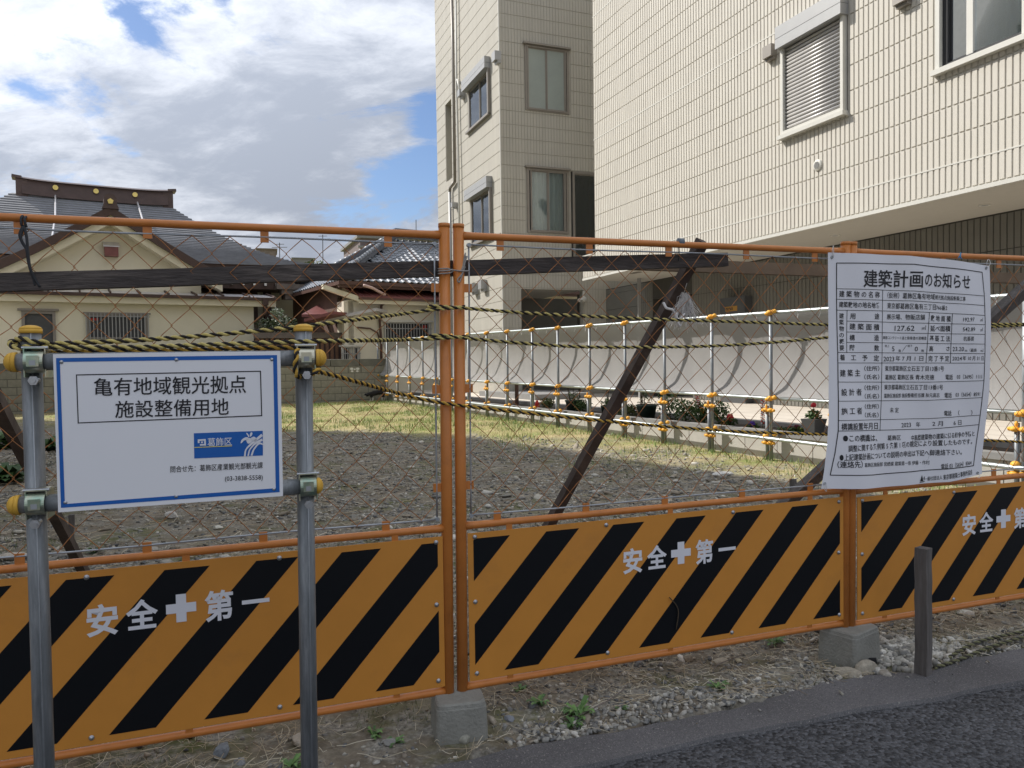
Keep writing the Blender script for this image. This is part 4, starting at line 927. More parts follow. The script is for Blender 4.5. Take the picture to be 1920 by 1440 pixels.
    # lightning cables over the roof
    for xs_ in (((104, 357), (104, 410), (98, 452)), ((254, 371), (268, 419), (277, 440))):
        mb = MB(); P0 = (R1+R2+EL+E)/4; nn_ = np.cross(u, (R2-E)-u*((R2-E)@u)); nn_ /= np.linalg.norm(nn_)
        mb.tube([hit(x, y, R1+Z*.0, nn_)+Z*.12 for x, y in xs_], .035, 6); part('lightning_cable', mb, M['tin'], b)
    # downpipe at the annex corner
    mb = MB(); x = te-.35; mb.fbox(TH, x-.10, x+.10, zg-.15, zg+.1, .3, .44); mb.tube([TH.pt(x, zg-.1, .36), TH.pt(x, zg-.45, .36), TH.pt(te-.06, zg-.75, .1), TH.pt(te-.06, .2, .1)], .06, 8); part('downpipe', mb, M['barge'], b)
    mb = MB(); a = at(546, 700, 33.5); c = at(612, 700, 34.2); a[2] = .1; c[2] = .1; mb.bar(a+Z*2.0, c+Z*2.0, .2, 4.2); part('passage_wall', mb, M['brownwall'], b)
    # recessed pale wall right of the annex
    mb = MB(); mb.fbox(TH, te-4.9, te, .1, zg+.9, -3.4, -3.2); part('recessed_wall', mb, M['cream2'], b)
temple()
# ------------------------------------------------------------------ house with grey clay tiles
def tiled_house():
    b = thing('tiled_house', 'pale house with a grey clay-tile hipped roof and a maroon tin lean-to', 'house', H2.pt(2, .2, -2))
    ze = 4.22; L_ = 11.0; dep = 7.4
    zc = lambda x, y: H2.px(x, y)[1]
    wa = [H2.px(720, 620)[0], H2.px(806, 620)[0], H2.px(760, 643)[1], H2.px(760, 604)[1]]
    wb = [H2.px(641, 660)[0], H2.px(673, 660)[0], .6, H2.px(657, 650)[1]]
    mb = MB(); wall_with_holes(mb, H2, -.15, L_, .1, 3.55, [wa, wb], -.2, 0); part('wall', mb, M['cream2'], b)
    mb = MB(); mb.fbox(H2, 0, L_, 3.4, ze, -1.3, -1.1); part('upper_wall', mb, M['cream2'], b)
    left = Fr(H2.O, -H2.n, -H2.ex)
    mb = MB(); mb.fbox(left, 0, 1.1, .1, 3.6, -.2, 0.001); part('side_wall', mb, M['cream2'], b)
    mb = MB(); mb.fbox(left, 1.1, 6.5, .1, ze+.05, -.2, 0.002); part('brown_side_wall', mb, M['brownwall'], b)
    # maroon lean-to
    mb = MB(); k = .0; n = 34; z0, z1 = 3.66, 4.13; t0, t1 = .25, 6.8
    mb.hexa([H2.pt(t0, z0, .45), H2.pt(t1, z0, .45), H2.pt(t1, z1, -1.1), H2.pt(t0, z1, -1.1), H2.pt(t0, z0+.05, .45), H2.pt(t1, z0+.05, .45), H2.pt(t1, z1+.05, -1.1), H2.pt(t0, z1+.05, -1.1)]); lt = part('lean_to_roof', mb, M['maroon'], b)
    for k in range(19):
        t = t0+.12+k*.35; mb = MB(); mb.bar(H2.pt(t, z0+.06, .46), H2.pt(t, z1+.06, -1.1), .03, .035); part('seam', mb, M['maroon'], lt)
    mb = MB(); mb.hexa([H2.pt(-.75, 3.98, -.3), H2.pt(.25, 3.52, .42), H2.pt(.25, 3.52, .3), H2.pt(-.75, 3.98, -.5), H2.pt(-.75, 4.13, -.3), H2.pt(.25, 3.70, .42), H2.pt(.25, 3.70, .3), H2.pt(-.75, 4.13, -.5)]); mb.fbox(H2, .25, 6.8, 3.46, 3.64, .28, .40); part('eave_board', mb, M['fascia'], b)
    mb = MB(); mb.fbox(H2, t0-.02, t1, z0-.07, z0+.0, .41, .50); mb.fbox(H2, -.4, L_, ze-.22, ze-.10, .16, .28); part('gutter', mb, M['pipebrown'], b)
    # windows
    for (t0_, t1_, z0_, z1_), n in ((wa, 16), (wb, 7)):
        mb = MB(); ring(mb, H2, t0_, t1_, z0_, z1_, .05, -.06, .05); mb.fbox(H2, t0_-.1, t1_+.1, z1_, z1_+.06, .0, .12); w = part('window', mb, M['trim'], b)
        mb = MB(); mb.fbox(H2, t0_+.05, t1_-.05, z0_+.05, z1_-.05, -.06, -.04); part('pane', mb, M['black'], w)
        for k in range(n+1): mb = MB(); t = t0_+(t1_-t0_)*k/n; mb.fbox(H2, t-.012, t+.012, z0_-.05, z1_-.03, .07, .09); part('bar', mb, M['alu'], w)
        mb = MB(); mb.fbox(H2, t0_-.05, t1_+.05, z1_-.25, z1_-.22, .065, .07); part('rail', mb, M['alu'], w)
    mb = MB(); mb.fbox(H2, wa[1]-.3, wa[1]-.12, wa[3]-.22, wa[3]-.10, -.035, -.03); part('red_sticker', mb, M['red'], b)
    # brown drainpipes
    P = lambda x, y, o=.1: H2.pt(*H2.px(x, y, o), o)
    for pts, r in (([(722, 556), (722, 568), (715, 573), (715, 590), (712, 600), (715, 640), (715, 690)], .045), ([(715, 580), (690, 586), (660, 592)], .025), ([(670, 614), (694, 616), (708, 624), (713, 640)], .03)):
        mb = MB(); mb.tube([P(x, y) for x, y in pts], r, 8); part('drainpipe', mb, M['pipebrown'], b, True)
    mb = MB(); mb.tube([P(682, 535, .7), P(698, 540, .62), P(722, 553, .5)], .05, 8); part('pink_hose', mb, mat('pink_pipe', (.55, .38, .33), .6), b, True)
    # small pink awnings left of the house
    fr = H2
    for (x0, y0, x1, y1, oo, m) in ((588, 602, 642, 588, -.4, 'maroon'), (612, 603, 716, 582, .1, 'tin')):
        a = at(x0, y0, 27.0+oo); c = at(x1, y1, 26.6+oo); mb = MB(); mb.bar(a, c, 1.1, .10); part('awning', mb, M[m], b)
    # roof
    ov = .35; C0 = H2.pt(-.4, ze, ov); back = -H2.n; u = H2.ex
    sl = .585; rise = 3.54*sl; up_len = 3.54
    th = mat('kawara_under', (.06, .06, .065), .8)
    mb = MB(); a = C0; r1 = C0+u*up_len+back*up_len+Z*rise; r2 = C0+u*(L_-2)+back*up_len+Z*rise; e2 = C0+u*(L_+.6)
    mb.add([a-Z*.06, e2-Z*.06, r2-Z*.06, r1-Z*.06, a+back*2*up_len-Z*.06, e2+back*2*up_len-Z*.06], [(0, 1, 2, 3), (0, 3, 4), (3, 2, 5, 4), (1, 5, 2)]); part('roof_deck', mb, th, b)
    # clay tiles: one shared curved piece on each slope
    def tile_mesh(nm, ux, vx, nx, w=.27, l=.29):
        mb = MB(); n = 6; t = .016
        prof = [(-.5, .0), (-.36, .035), (-.2, .045), (-.02, .022), (.18, .0), (.36, -.004), (.5, .004)]
        V = []
        for s_, dz in ((0, .030), (1, .0)):
            for (q, h) in prof: V.append(ux*(q*w)+vx*(s_*l)+nx*(h+dz))
        m_ = len(prof); Fc = [(i, i+1, m_+i+1, m_+i) for i in range(m_-1)]
        for (q, h) in prof: V.append(ux*(q*w)+nx*(h+.030-.035))
        Fc += [(i, 2*m_+i, 2*m_+i+1, i+1) for i in range(m_-1)]
        me = bpy.data.meshes.new(nm); me.from_pydata([tuple(v) for v in V], [], Fc); me.materials.append(M['kawara']); return me
    vdir = (back+Z*sl)/math.hypot(1, sl); nrm = np.cross(u, vdir); nrm = nrm if nrm[2] > 0 else -nrm
    me = tile_mesh('roof_tile', u, vdir, nrm); step = .245; cnt = 0; rest = MB()
    rows = int(up_len*math.hypot(1, sl)/step)
    for j in range(rows+1):
        hgt = j*step; hor = hgt/math.hypot(1, sl); t = hor*1.0+.15
        k0 = math.ceil((t)/.27)
        for k in range(k0, 36):
            tt = k*.27
            p = C0+u*tt+vdir*hgt
            if tt > 5.0 and True:
                b_ = len(rest.v); rest.v += [tuple(p+A(v.co)) for v in me.vertices]; rest.f += [tuple(i+b_ for i in f.vertices) for f in me.polygons]; rest.m += [0]*len(me.polygons)
            else:
                o = bpy.data.objects.new('roof_tile', me); COL.objects.link(o); o.parent = b; o.location = [float(x) for x in p-ROOT[b.name]]; cnt += 1
    part('roof_tiles', rest, M['kawara'], b, kind='stuff')
    # left slope
    u2 = -back; v2 = (H2.ex+Z*sl)/math.hypot(1, sl); n2 = np.cross(u2, v2); n2 = n2 if n2[2] > 0 else -n2
    me2 = tile_mesh('side_tile', u2, v2, n2); rest = MB()
    for j in range(rows+1):
        hgt = j*step; hor = hgt/math.hypot(1, sl)
        for k in range(40):
            tt = .15+k*.27
            if tt < hor or tt > 2*up_len-hor: continue
            p = C0+back*tt+v2*hgt; b_ = len(rest.v); rest.v += [tuple(p+A(v.co)) for v in me2.vertices]; rest.f += [tuple(i+b_ for i in f.vertices) for f in me2.polygons]; rest.m += [0]*len(me2.polygons)
    part('side_roof_tiles', rest, M['kawara'], b, kind='stuff')
    # hip and ridge rows
    def ridge_row(p, q, nm):
        mb = MB(); d = q-p; L0 = np.linalg.norm(d); d = d/L0; mb.bar(p+Z*.06, q+Z*.06, .20, .14); r = part(nm, mb, M['kawara_d'], b); n = int(L0/.24)
        mb = MB()
        for k in range(n): a_ = p+d*(k*.24)+Z*.17; mb.tube([a_, a_+d*.21+Z*.0], [.095, .08], 8)
        part('ridge_cap', mb, M['kawara'], r, True)
    ridge_row(C0+Z*.03, r1+Z*.1, 'hip_ridge'); ridge_row(r1+Z*.12, r2+Z*.12, 'main_ridge'); ridge_row(C0+back*2*up_len, r1+Z*.1, 'rear_hip_ridge')
    mb = MB(); mb.bar(r1+Z*.34, r2+Z*.34, .30, .28); part('ridge_wall', mb, M['kawara_d'], b)
    mb = MB(); mb.add([C0-Z*.10, C0+u*(L_+.5)-Z*.10, C0+u*(L_+.5)+back*1.5-Z*.0, C0+back*1.5+Z*.0], [(0, 1, 2, 3)]); mb.bar(C0-Z*.07, C0+u*(L_+.5)-Z*.07, .05, .12); mb.bar(C0-Z*.07, C0+back*7-Z*.07, .05, .12); part('eave_fascia', mb, M['pipebrown'], b)
tiled_house()
def yard_items():
    # slatted wooden fence between the two houses
    O = at(477, 690, 26.0); O[2] = 0; e = at(660, 690, 27.0); e[2] = 0; fr = Fr(O, e-O, (e-O)[[1, 0, 2]]*A([1, -1, 0])); L_ = np.linalg.norm(e-O)
    f = thing('slat_fence', 'brown upright-slat fence with a grey-brown rail between the temple and the tiled house', 'fence', fr.pt(L_/2, .2, 0))
    zt = fr.px(560, 634)[1]; k = 0; t = .05
    while t < L_-.1:
        mb = MB(); mb.fbox(fr, t, t+.10, .1, zt, .0, .03+.012*(k % 2)); part('slat', mb, M['slatwood'], f); t += .165; k += 1
    mb = MB(); mb.fbox(fr, 0, L_, zt, zt+.19, -.04, .09); part('rail', mb, M['railwood'], f)
    mb = MB(); mb.fbox(fr, 0, L_, .1, zt-.01, -.05, -.02); part('backing', mb, M['barge'], f)
    # garden tree with pale new leaves
    c = at(516, 640, 27.6); c[2] = .2; t = thing('garden_tree', 'slender garden tree with pale shiny leaves in front of the recessed cream wall', 'tree', c)
    mb = MB(); mb.tube([c, c+Z*1.6, c+Z*2.6+A([.05, 0, 0])], [.05, .04, .02], 6); mb.tube([c+Z*1.5, c+Z*2.2+A([.4, 0, .3])], [.03, .01], 5); mb.tube([c+Z*1.4, c+Z*1.9+A([-.4, 0, .1])], [.03, .01], 5); part('trunk', mb, M['stem'], t)
    leaves('crown', t, [c+A([.25, 0, 2.7]), c+A([.35, 0, 2.2]), c+A([-.3, 0, 2.1]), c+A([.1, 0, 3.05])], [(.35, .35, .3), (.35, .35, .3), (.3, .3, .2), (.25, .25, .2)], 620, .06, [(.30, .34, .26), (.12, .17, .08), (.42, .45, .38)], 5)
    for i, (x, y, w, lab) in enumerate(((500, 612, .9, 'dark clipped garden bush left of the slender tree'), (540, 610, .8, 'dark garden bush right of the slender tree'))):
        q = at(x, y, 27.3); z = q[2]; q[2] = .2; s = thing('garden_bush', lab, 'bush', q); leaves('foliage', s, [q+Z*(z-.2), q+Z*(z-.6)], [(w*.5, w*.5, .3)]*2, 600, .06, [(.03, .05, .02), (.06, .08, .03)], 30+i)
        mb = MB(); mb.tube([q, q+Z*(z-.4)], .04, 5); part('stem', mb, M['stem'], s)
    # small maroon porch roof
    a = at(585, 590, 28.2); c = at(632, 592, 28.6); p = thing('porch_roof', 'small maroon porch roof in the gap between the two houses', 'roof', a)
    mb = MB(); mb.hexa([a+A(q) for q in ((-.3, -.3, -.1), (1.1, 0, -.1), (.9, 1.2, .35), (0, 1., .35), (-.3, -.3, 0), (1.1, 0, 0), (.9, 1.2, .45), (0, 1, .45))]); part('roof_sheet', mb, M['maroon'], p)
    for dx in (0, .9): mb = MB(); q = a+A([dx, .1, -.05]); g = q.copy(); g[2] = .1; mb.bar(g, q, .1, .1, A([1., 0, 0])); part('post', mb, M['barge'], p)
    # far apartment block, pale block, tree and antennas over the roofs
    O = at(676, 500, 95); O[2] = 0; fr = Fr(O, (.93, .37, 0), (.37, -.93, 0)); zt = at(700, 446, 95)[2]
    b = thing('distant_apartment_block', 'mauve-grey apartment block with balconies far behind the tiled house', 'building', fr.pt(5, 0, 0))
    mb = MB(); mb.fbox(fr, 0, 11, 0, zt, -12, 0); part('wall', mb, M['apt'], b)
    for k in range(5):
        z = zt-1.2-2.9*k; mb = MB(); mb.fbox(fr, -.3, 8, z, z+.25, .01, .35); part('balcony_slab', mb, M['aptpale'], b)
        for t in (1.4, 3.6, 6.0):
            mb = MB(); mb.fbox(fr, t, t+1.1, z-1.9, z-.5, .005, .05); part('window', mb, M['black'], b)
    mb = MB(); mb.fbox(fr, -.4, 11.3, zt, zt+.35, -12.3, .3); part('parapet', mb, M['aptpale'], b)
    O = at(549, 500, 70); O[2] = 0; fr = Fr(O, (.95, .3, 0), (.3, -.95, 0)); mb = MB(); mb.fbox(fr, 0, 1.9, 0, at(565, 484, 70)[2], -4, 0); mb.fbox(fr, -.1, 2.0, at(565, 484, 70)[2], at(565, 482.5, 70)[2], -4.1, .1); solo('distant_pale_block', mb, M['aptpale'], 'small pale grey block far away between the temple roof and the trees', 'building')
    O = at(483, 500, 60); O[2] = 0; fr = Fr(O, (.95, .3, 0), (.3, -.95, 0)); mb = MB(); mb.fbox(fr, 0, 1.4, 0, at(500, 467, 60)[2], -3, 0); mb.fbox(fr, -.1, 1.5, at(500, 467, 60)[2], at(500, 465, 60)[2], -3.1, .1); solo('distant_brown_block', mb, M['railwood'], 'small brown-grey block peeping over the slope of the temple roof', 'building')
    c = at(592, 520, 62); c[2] = 0; z = at(590, 494, 62)[2]; t = thing('distant_tree', 'round green treetop far away right of the temple roof', 'tree', c)
    mb = MB(); mb.tube([c, c+Z*(z-1)], [.25, .1], 7); part('trunk', mb, M['stem'], t)
    leaves('crown', t, [c+Z*(z-.5), c+Z*(z-.7)+A([.9, 0, 0]), c+Z*(z-.9)+A([-.8, 0, 0])], [(1., 1., .9), (.8, .8, .7), (.7, .8, .7)], 1500, .13, [(.06, .09, .03), (.11, .14, .05), (.16, .17, .07)], 8)
    for i, (x, y0, y1, d, lab) in enumerate(((605, 440, 500, 55, 'thin tv antenna mast against the clouds, right one'), (524, 455, 485, 50, 'thin tv antenna mast above the temple roof slope'), (780, 412, 450, 60, 'lone thin mast in front of the blue sky patch'))):
        a = at(x, y1+20, d); c = at(x, y0, d); a[2] -= 2; mb = MB(); mb.cyl(a, c, .03, 5)
        if i < 2: mb.cyl(c-A([.5, 0, .3]), c+A([.5, 0, -.3]), .02, 4); mb.cyl(c-A([.3, 0, .1]), c+A([.3, 0, -.1]), .02, 4)
        solo('antenna_mast', mb, M['greybox'], lab, 'antenna')
    # black and white cat prowling along the wall
    g = hit(704, 751, BW.pt(0, 0, .55), BW.n); g[2] = float(lot_z(g[0], g[1]))+.01; s = 1.0
    cat = bpy.data.meshes.new('cat'); ex = A([.98, .2, 0])
    J = [(0, 0, .27, .085), (.13, 0, .285, .09), (.27, 0, .29, .08), (-.12, 0, .26, .085), (-.20, 0, .24, .06), (-.27, 0, .20, .055), (-.33, 0, .19, .05),
         (-.38, 0, .17, .03), (.36, 0, .31, .03), (.46, 0, .34, .02), (.55, 0, .38, .015)]
    Ed = [(0, 1), (1, 2), (0, 3), (3, 4), (4, 5), (5, 6), (6, 7), (2, 8), (8, 9), (9, 10)]
    for (x, yy, top, dx) in ((-.13, .05, 3, -.04), (-.13, -.05, 3, .05), (.25, .05, 2, .05), (.25, -.05, 2, -.04)):
        b0 = len(J); J += [(x, yy, .18, .04), (x+dx, yy, .09, .026), (x+dx*.8, yy, .015, .024), (x+dx*.8-.04, yy, .012, .02)]; Ed += [(top, b0), (b0, b0+1), (b0+1, b0+2), (b0+2, b0+3)]
    for yy in (.03, -.03): J += [(-.29, yy, .25, .014)]; Ed += [(6, len(J)-1)]
    cat.from_pydata([tuple(ex*x*s+A([-.2, .98, 0])*yv*s+Z*z*s) for x, yv, z, r in J], Ed, []); o = bpy.data.objects.new('cat', cat); COL.objects.link(o); o.location = [float(v) for v in g]
    sk = o.modifiers.new('skin', 'SKIN'); 
    cat.skin_vertices.new() if not cat.skin_vertices else None
    for i, (x, yv, z, r) in enumerate(J): cat.skin_vertices[0].data[i].radius = (r*s, r*s)
    cat.skin_vertices[0].data[0].use_root = True
    sb = o.modifiers.new('smooth', 'SUBSURF'); sb.levels = 1; sb.render_levels = 2
    dg = bpy.context.evaluated_depsgraph_get(); me = bpy.data.meshes.new_from_object(o.evaluated_get(dg)); o.modifiers.clear(); o.data = me; me.materials.clear(); me.materials.append(M['cat'])
    cc = [(.55, .52, .5) if (v.co.z < .12*s or (v.co@Vector(ex) < -.30*s and v.co.z < .19*s)) else (.018, .016, .016) for v in me.vertices]; set_col(me, A(cc))
    me.polygons.foreach_set('use_smooth', [True]*len(me.polygons)); tag(o, 'black cat with white paws prowling along the foot of the block wall', 'cat')
    # neighbouring building left of the lot: it throws the shade over the street end
    Aa = A([-16.4, 21.2, 0]); d = A([.59, -.81, 0]); fr = Fr(Aa, d, (.81, .59, 0)); b = thing('neighbour_building', 'plain rendered building bordering the left side of the lot, outside the photograph', 'building', fr.pt(11, 0, -4))
    ts = [(2+3.6*i, 3.6+3.6*i, 1.2+3*j, 2.6+3*j) for i in range(6) for j in range(4)]
    mb = MB(); wall_with_holes(mb, fr, 0, 23.4, 0, 15, ts, -.2, 0); mb.fbox(fr, 0, 23.4, 14.9, 15, -8, -.2); mb.fbox(fr, 0, .2, 0, 14.9, -8, -.2); mb.fbox(fr, 23.2, 23.4, 0, 14.9, -8, -.2); mb.fbox(fr, 0, 23.4, 0, 14.9, -8.2, -8); part('wall', mb, M['plainwall'], b)
    for t in ts: mb = MB(); mb.fbox(fr, t[0], t[1], t[2], t[3], -.14, -.10); part('window', mb, M['frost'], b)
yard_items()
# ------------------------------------------------------------------ lettering
_tc = {}
def glyphs(body, bold=0.0):
    k = (body, bold)
    if k in _tc: return _tc[k]
    cu = bpy.data.curves.new('lettering', 'FONT'); cu.body = body; cu.size = 1; cu.resolution_u = 2; cu.offset = bold
    o = bpy.data.objects.new('lettering', cu); COL.objects.link(o); dg = bpy.context.evaluated_depsgraph_get()
    me = bpy.data.meshes.new_from_object(o.evaluated_get(dg)); V = A([v.co[:2] for v in me.vertices]); Fc = [tuple(p.vertices) for p in me.polygons]
    bpy.data.objects.remove(o); bpy.data.curves.remove(cu); bpy.data.meshes.remove(me)
    _tc[k] = (V, Fc); return V, Fc
def text_quad(mb, body, TL, TR, BR, BL, bold=0., em=(-.10, .87)):
    """glyphs laid between four 3-D corners (bilinear)"""
    V, Fc = glyphs(body, bold); x0, x1 = V[:, 0].min(), V[:, 0].max(); a = (V[:, 0]-x0)/(x1-x0); b = (V[:, 1]-em[0])/(em[1]-em[0])
    a = a[:, None]; b = b[:, None]; P = (A(BL)*(1-a)+A(BR)*a)*(1-b)+(A(TL)*(1-a)+A(TR)*a)*b; mb.add(P, Fc)
# ------------------------------------------------------------------ orange mesh fence
def wob(t, w, s): return .010*math.sin(t*3.1+s)*math.sin(w*4.3+s*2)+.006*math.sin(t*9+w*5+s)
def fence_panel(u0, shift, sl0, sl1, seed, label, width=1.811, x1=None):
    b = thing('mesh_fence_panel', label, 'fence', FE.pt(u0+width/2, .1, 0), 'orange mesh fence panels in a row along the street')
    lean = .0075
    def P(t, w, o=0.):
        sl = sl0+(sl1-sl0)*t/width; zz = w+sl*max(0, 1-(w-.13)/1.7); return FE.pt(u0+t+lean*(w-.9), zz, o)
    r = .0213
    for t in (0, width):
        mb = MB(); mb.cyl(P(t, .02), P(t, 1.905), r, 16); mb.cyl(P(t, 1.905), P(t, 1.920), r*1.04, 16); part('post', mb, M['orange'], b, True)
    for nm, w, rr in (('top_rail', 1.877, .0136), ('middle_rail', .775, .0136), ('bottom_rail', .155, .0136)):
        mb = MB(); n = 12; mb.tube([P(.015, w), P(.05, w)]+[P(.05+(width-.1)*k/n, w) for k in range(1, n)]+[P(width-.05, w), P(width-.015, w)], [rr*1.25, rr*1.1]+[rr]*(n-1)+[rr*1.1, rr*1.25], 12); part(nm, mb, M['orange'], b, True)
    # thin galvanised frame of the net
    a0, a1, w0, w1 = .040, width-.038, .812, 1.843
    for i, (p, q) in enumerate((((a0, w0), (a1, w0)), ((a0, w1), (a1, w1)), ((a0, w0), (a0, w1)), ((a1, w0), (a1, w1)))):
        mb = MB(); n = 10; mb.tube([P(p[0]+(q[0]-p[0])*k/n, p[1]+(q[1]-p[1])*k/n+(.002*math.sin(k+seed)), 0) for k in range(n+1)], .0034, 8); part('net_rod', mb, M['rod'], b, True)
    for t, w in ((a0, w1), (a1, w1), (a0, w0), (a1, w0)):
        mb = MB(); mb.tube([P(t-.0, w, -.008), P(t, w, .008)], .008, 8); part('rod_knot', mb, M['rod'], b)
    tt_ = (.165, .54, .90, 1.28, 1.64) if seed > 1 else (.10, .43, .80, 1.17, 1.60)
    for k in range(5):
        t = tt_[k]
        mb = MB(); mb.fbox(Fr(P(t, 1.866), FE.ex, FE.n), -.014, .014, -.040, .0, -.0025, .0025); part('tab', mb, M['orange'], b)
        mb = MB(); mb.fbox(Fr(P(t-.02, .785), FE.ex, FE.n), -.014, .014, .0, .036, -.0025, .0025); part('tab', mb, M['orange'], b)
    for t, s in ((r*.8, 1), (width-r*.8, -1)):
        for w in (1.68, 1.30, .93):
            mb = MB(); fr = Fr(P(t, w), FE.ex*s, FE.n); mb.fbox(fr, 0, .034, -.016, .016, -.0025, .0025); part('tab', mb, M['orange'], b)
    # chain link: neighbouring zigzag wires hooked into each other
    rr = random.Random(seed); half = .0605; nx = int(round((a1-a0)/half)); hx = (a1-a0)/nx; nz = int(round((w1-w0)/half)); hz = (w1-w0)/nz
    bad = {(rr.randrange(nx), rr.randrange(2, nz-1)): (rr.uniform(-.02, .02), rr.uniform(-.022, .022)) for _ in range(7)}
    def node(i, j):
        t = a0+i*hx; w = w1-j*hz; e = 0 < i < nx and 0 < j < nz
        dx = wob(t, w, seed)*e; dz = wob(t+3, w*1.2, seed+1)*e
        if (i, j) in bad and e: dx += bad[(i, j)][0]; dz += bad[(i, j)][1]
        return t+dx, w+dz
    mb = MB()
    for i in range(nx):
        pts = []
        for j in range(nz+1):
            side = (i+j) % 2            # 0 = right boundary, 1 = left boundary
            t, w = node(i+(1-side), j); o_ = .0035 if side else -.0035
            if pts:
                (pt, pw, po) = pts[-1]; sg = 1 if side else -1
                f = .5; bow = .006*(1 if (i % 2) else .4)
                pts.append((pt+(t-pt)*f, pw+(w-pw)*f+bow*.6, (po+o_)/2))
            pts.append((t+(.0022 if not side else -.0022), w, o_))
        mb.tube([P(t, w, o) for t, w, o in pts], .00155, 5, False)
    part('wire_mesh', mb, M['rustwire'], b, True)
    # striped plate
    pz0, pz1, p0, p1 = .178, .748, .020, width-.022; O_ = .016
    fz = lambda t, w, o=0: P(t, w, O_+o)-FE.ex*lean*(w-.9)
    mb = MB(); mb.hexa([fz(p0, pz0, -.004), fz(p1, pz0, -.004), fz(p1, pz0), fz(p0, pz0), fz(p0, pz1, -.004), fz(p1, pz1, -.004), fz(p1, pz1), fz(p0, pz1)]); pl = part('striped_plate', mb, M['plate'], b)
    q0, q1, y0, y1 = p0+.022, p1-.020, pz0+.024, pz1-.022; mb = MB()
    for k in range(-3, 9):
        ta = .070+.292*k+shift+(.75-y1)*-.903; tb = ta+.141; g = .903*(y1-y0)
        poly = [(ta, y1), (tb, y1), (tb-g, y0), (ta-g, y0)]
        for ax, lim, sg in ((0, q0, 1), (0, q1, -1)):
            out = []
            for i in range(len(poly)):
                c, d = poly[i], poly[(i+1) % len(poly)]; ic = sg*(c[0]-lim) >= 0; id_ = sg*(d[0]-lim) >= 0
                if ic: out.append(c)
                if ic != id_: f = (lim-c[0])/(d[0]-c[0]); out.append((lim, c[1]+(d[1]-c[1])*f))
            poly = out
            if not poly: break
        if len(poly) >= 3: mb.add([fz(t, w, .0006) for t, w in poly], [tuple(range(len(poly)))])
    part('black_stripes', mb, M['blackfilm'], pl)
    s = shift; dz = (.0 if seed == 2 else -.003)
    mb = MB()
    for ch, a, c, zc_, h in (('安', .674, .762, .577, .104), ('全', .784, .876, .580, .100), ('第', 1.014, 1.100, .583, .104), ('一', 1.127, 1.213, .583, .10)):
        s_ = sl0+(sl1-sl0)*(a/width); z0_ = zc_-s_*.7-h/2+dz; z1_ = z0_+h
        a_, c_ = (a, c) if seed > 1 else (.595+(a-.674)*1.057-s, .595+(c-.674)*1.057-s); text_quad(mb, ch, fz(a_+s, z1_, .0012), fz(c_+s, z1_, .0012), fz(c_+s, z0_, .0012), fz(a_+s, z0_, .0012), .027); part('character', mb, M['whitefilm'], pl, kind='stuff'); mb = MB()
    a, c = (.897+s, .991+s) if seed > 1 else (.595+.223*1.057, .595+.317*1.057); m_ = (a+c)/2; zc_ = .588-(sl0+sl1)/2*.7+dz; h = .047; k_ = .016; mb = MB()
    pts = [(m_-k_, -h), (m_+k_, -h), (m_+k_, -k_), (m_+h, -k_), (m_+h, k_), (m_+k_, k_), (m_+k_, h), (m_-k_, h), (m_-k_, k_), (m_-h, k_), (m_-h, -k_), (m_-k_, -k_)]
    mb.add([fz(t, zc_+w, .0012) for t, w in pts], [(0, 1, 2, 11), (11, 2, 5, 8), (2, 3, 4, 5), (8, 5, 6, 7), (10, 11, 8, 9)]); part('cross_mark', mb, M['whitefilm'], pl)
    for t, w in ((p0+.028, pz1-.016), (p1-.026, pz1-.020), (p0+.028, pz0+.028), (p1-.026, pz0+.026), (p0+.026, (pz0+pz1)/2+.02), (p1-.028, (pz0+pz1)/2+.03), (.60, pz1-.02), (.60, pz0+.025), (width-.61, pz1-.02), (width-.62, pz0+.025)):
        mb = MB(); c = fz(t, w, .001); mb.tube([c, c+FE.n*.002], .0085, 14); mb.dome(c+FE.n*.002, FE.n, .0055, .004, 10); part('bolt', mb, M['bolt'], b, True)
    for t in (.19, .9, width-.2):
        for w in (.17, .757): mb = MB(); mb.fbox(Fr(P(t, w), FE.ex, FE.n), -.012, .012, -.018, .018, .008, .0115); part('plate_clip', mb, M['orange'], b)
    return b
fence_panel(-1.866, -.092, -.022, .0, 1, 'orange fence panel with chain link and striped plate, behind the blue-bordered sign')
fence_panel(.0, 0., .003, .026, 2, 'middle orange fence panel, from the paired posts to the white notice')
fence_panel(1.848, -.02, .012, .03, 3, 'orange fence panel at the right edge of the photo, partly behind the notice')
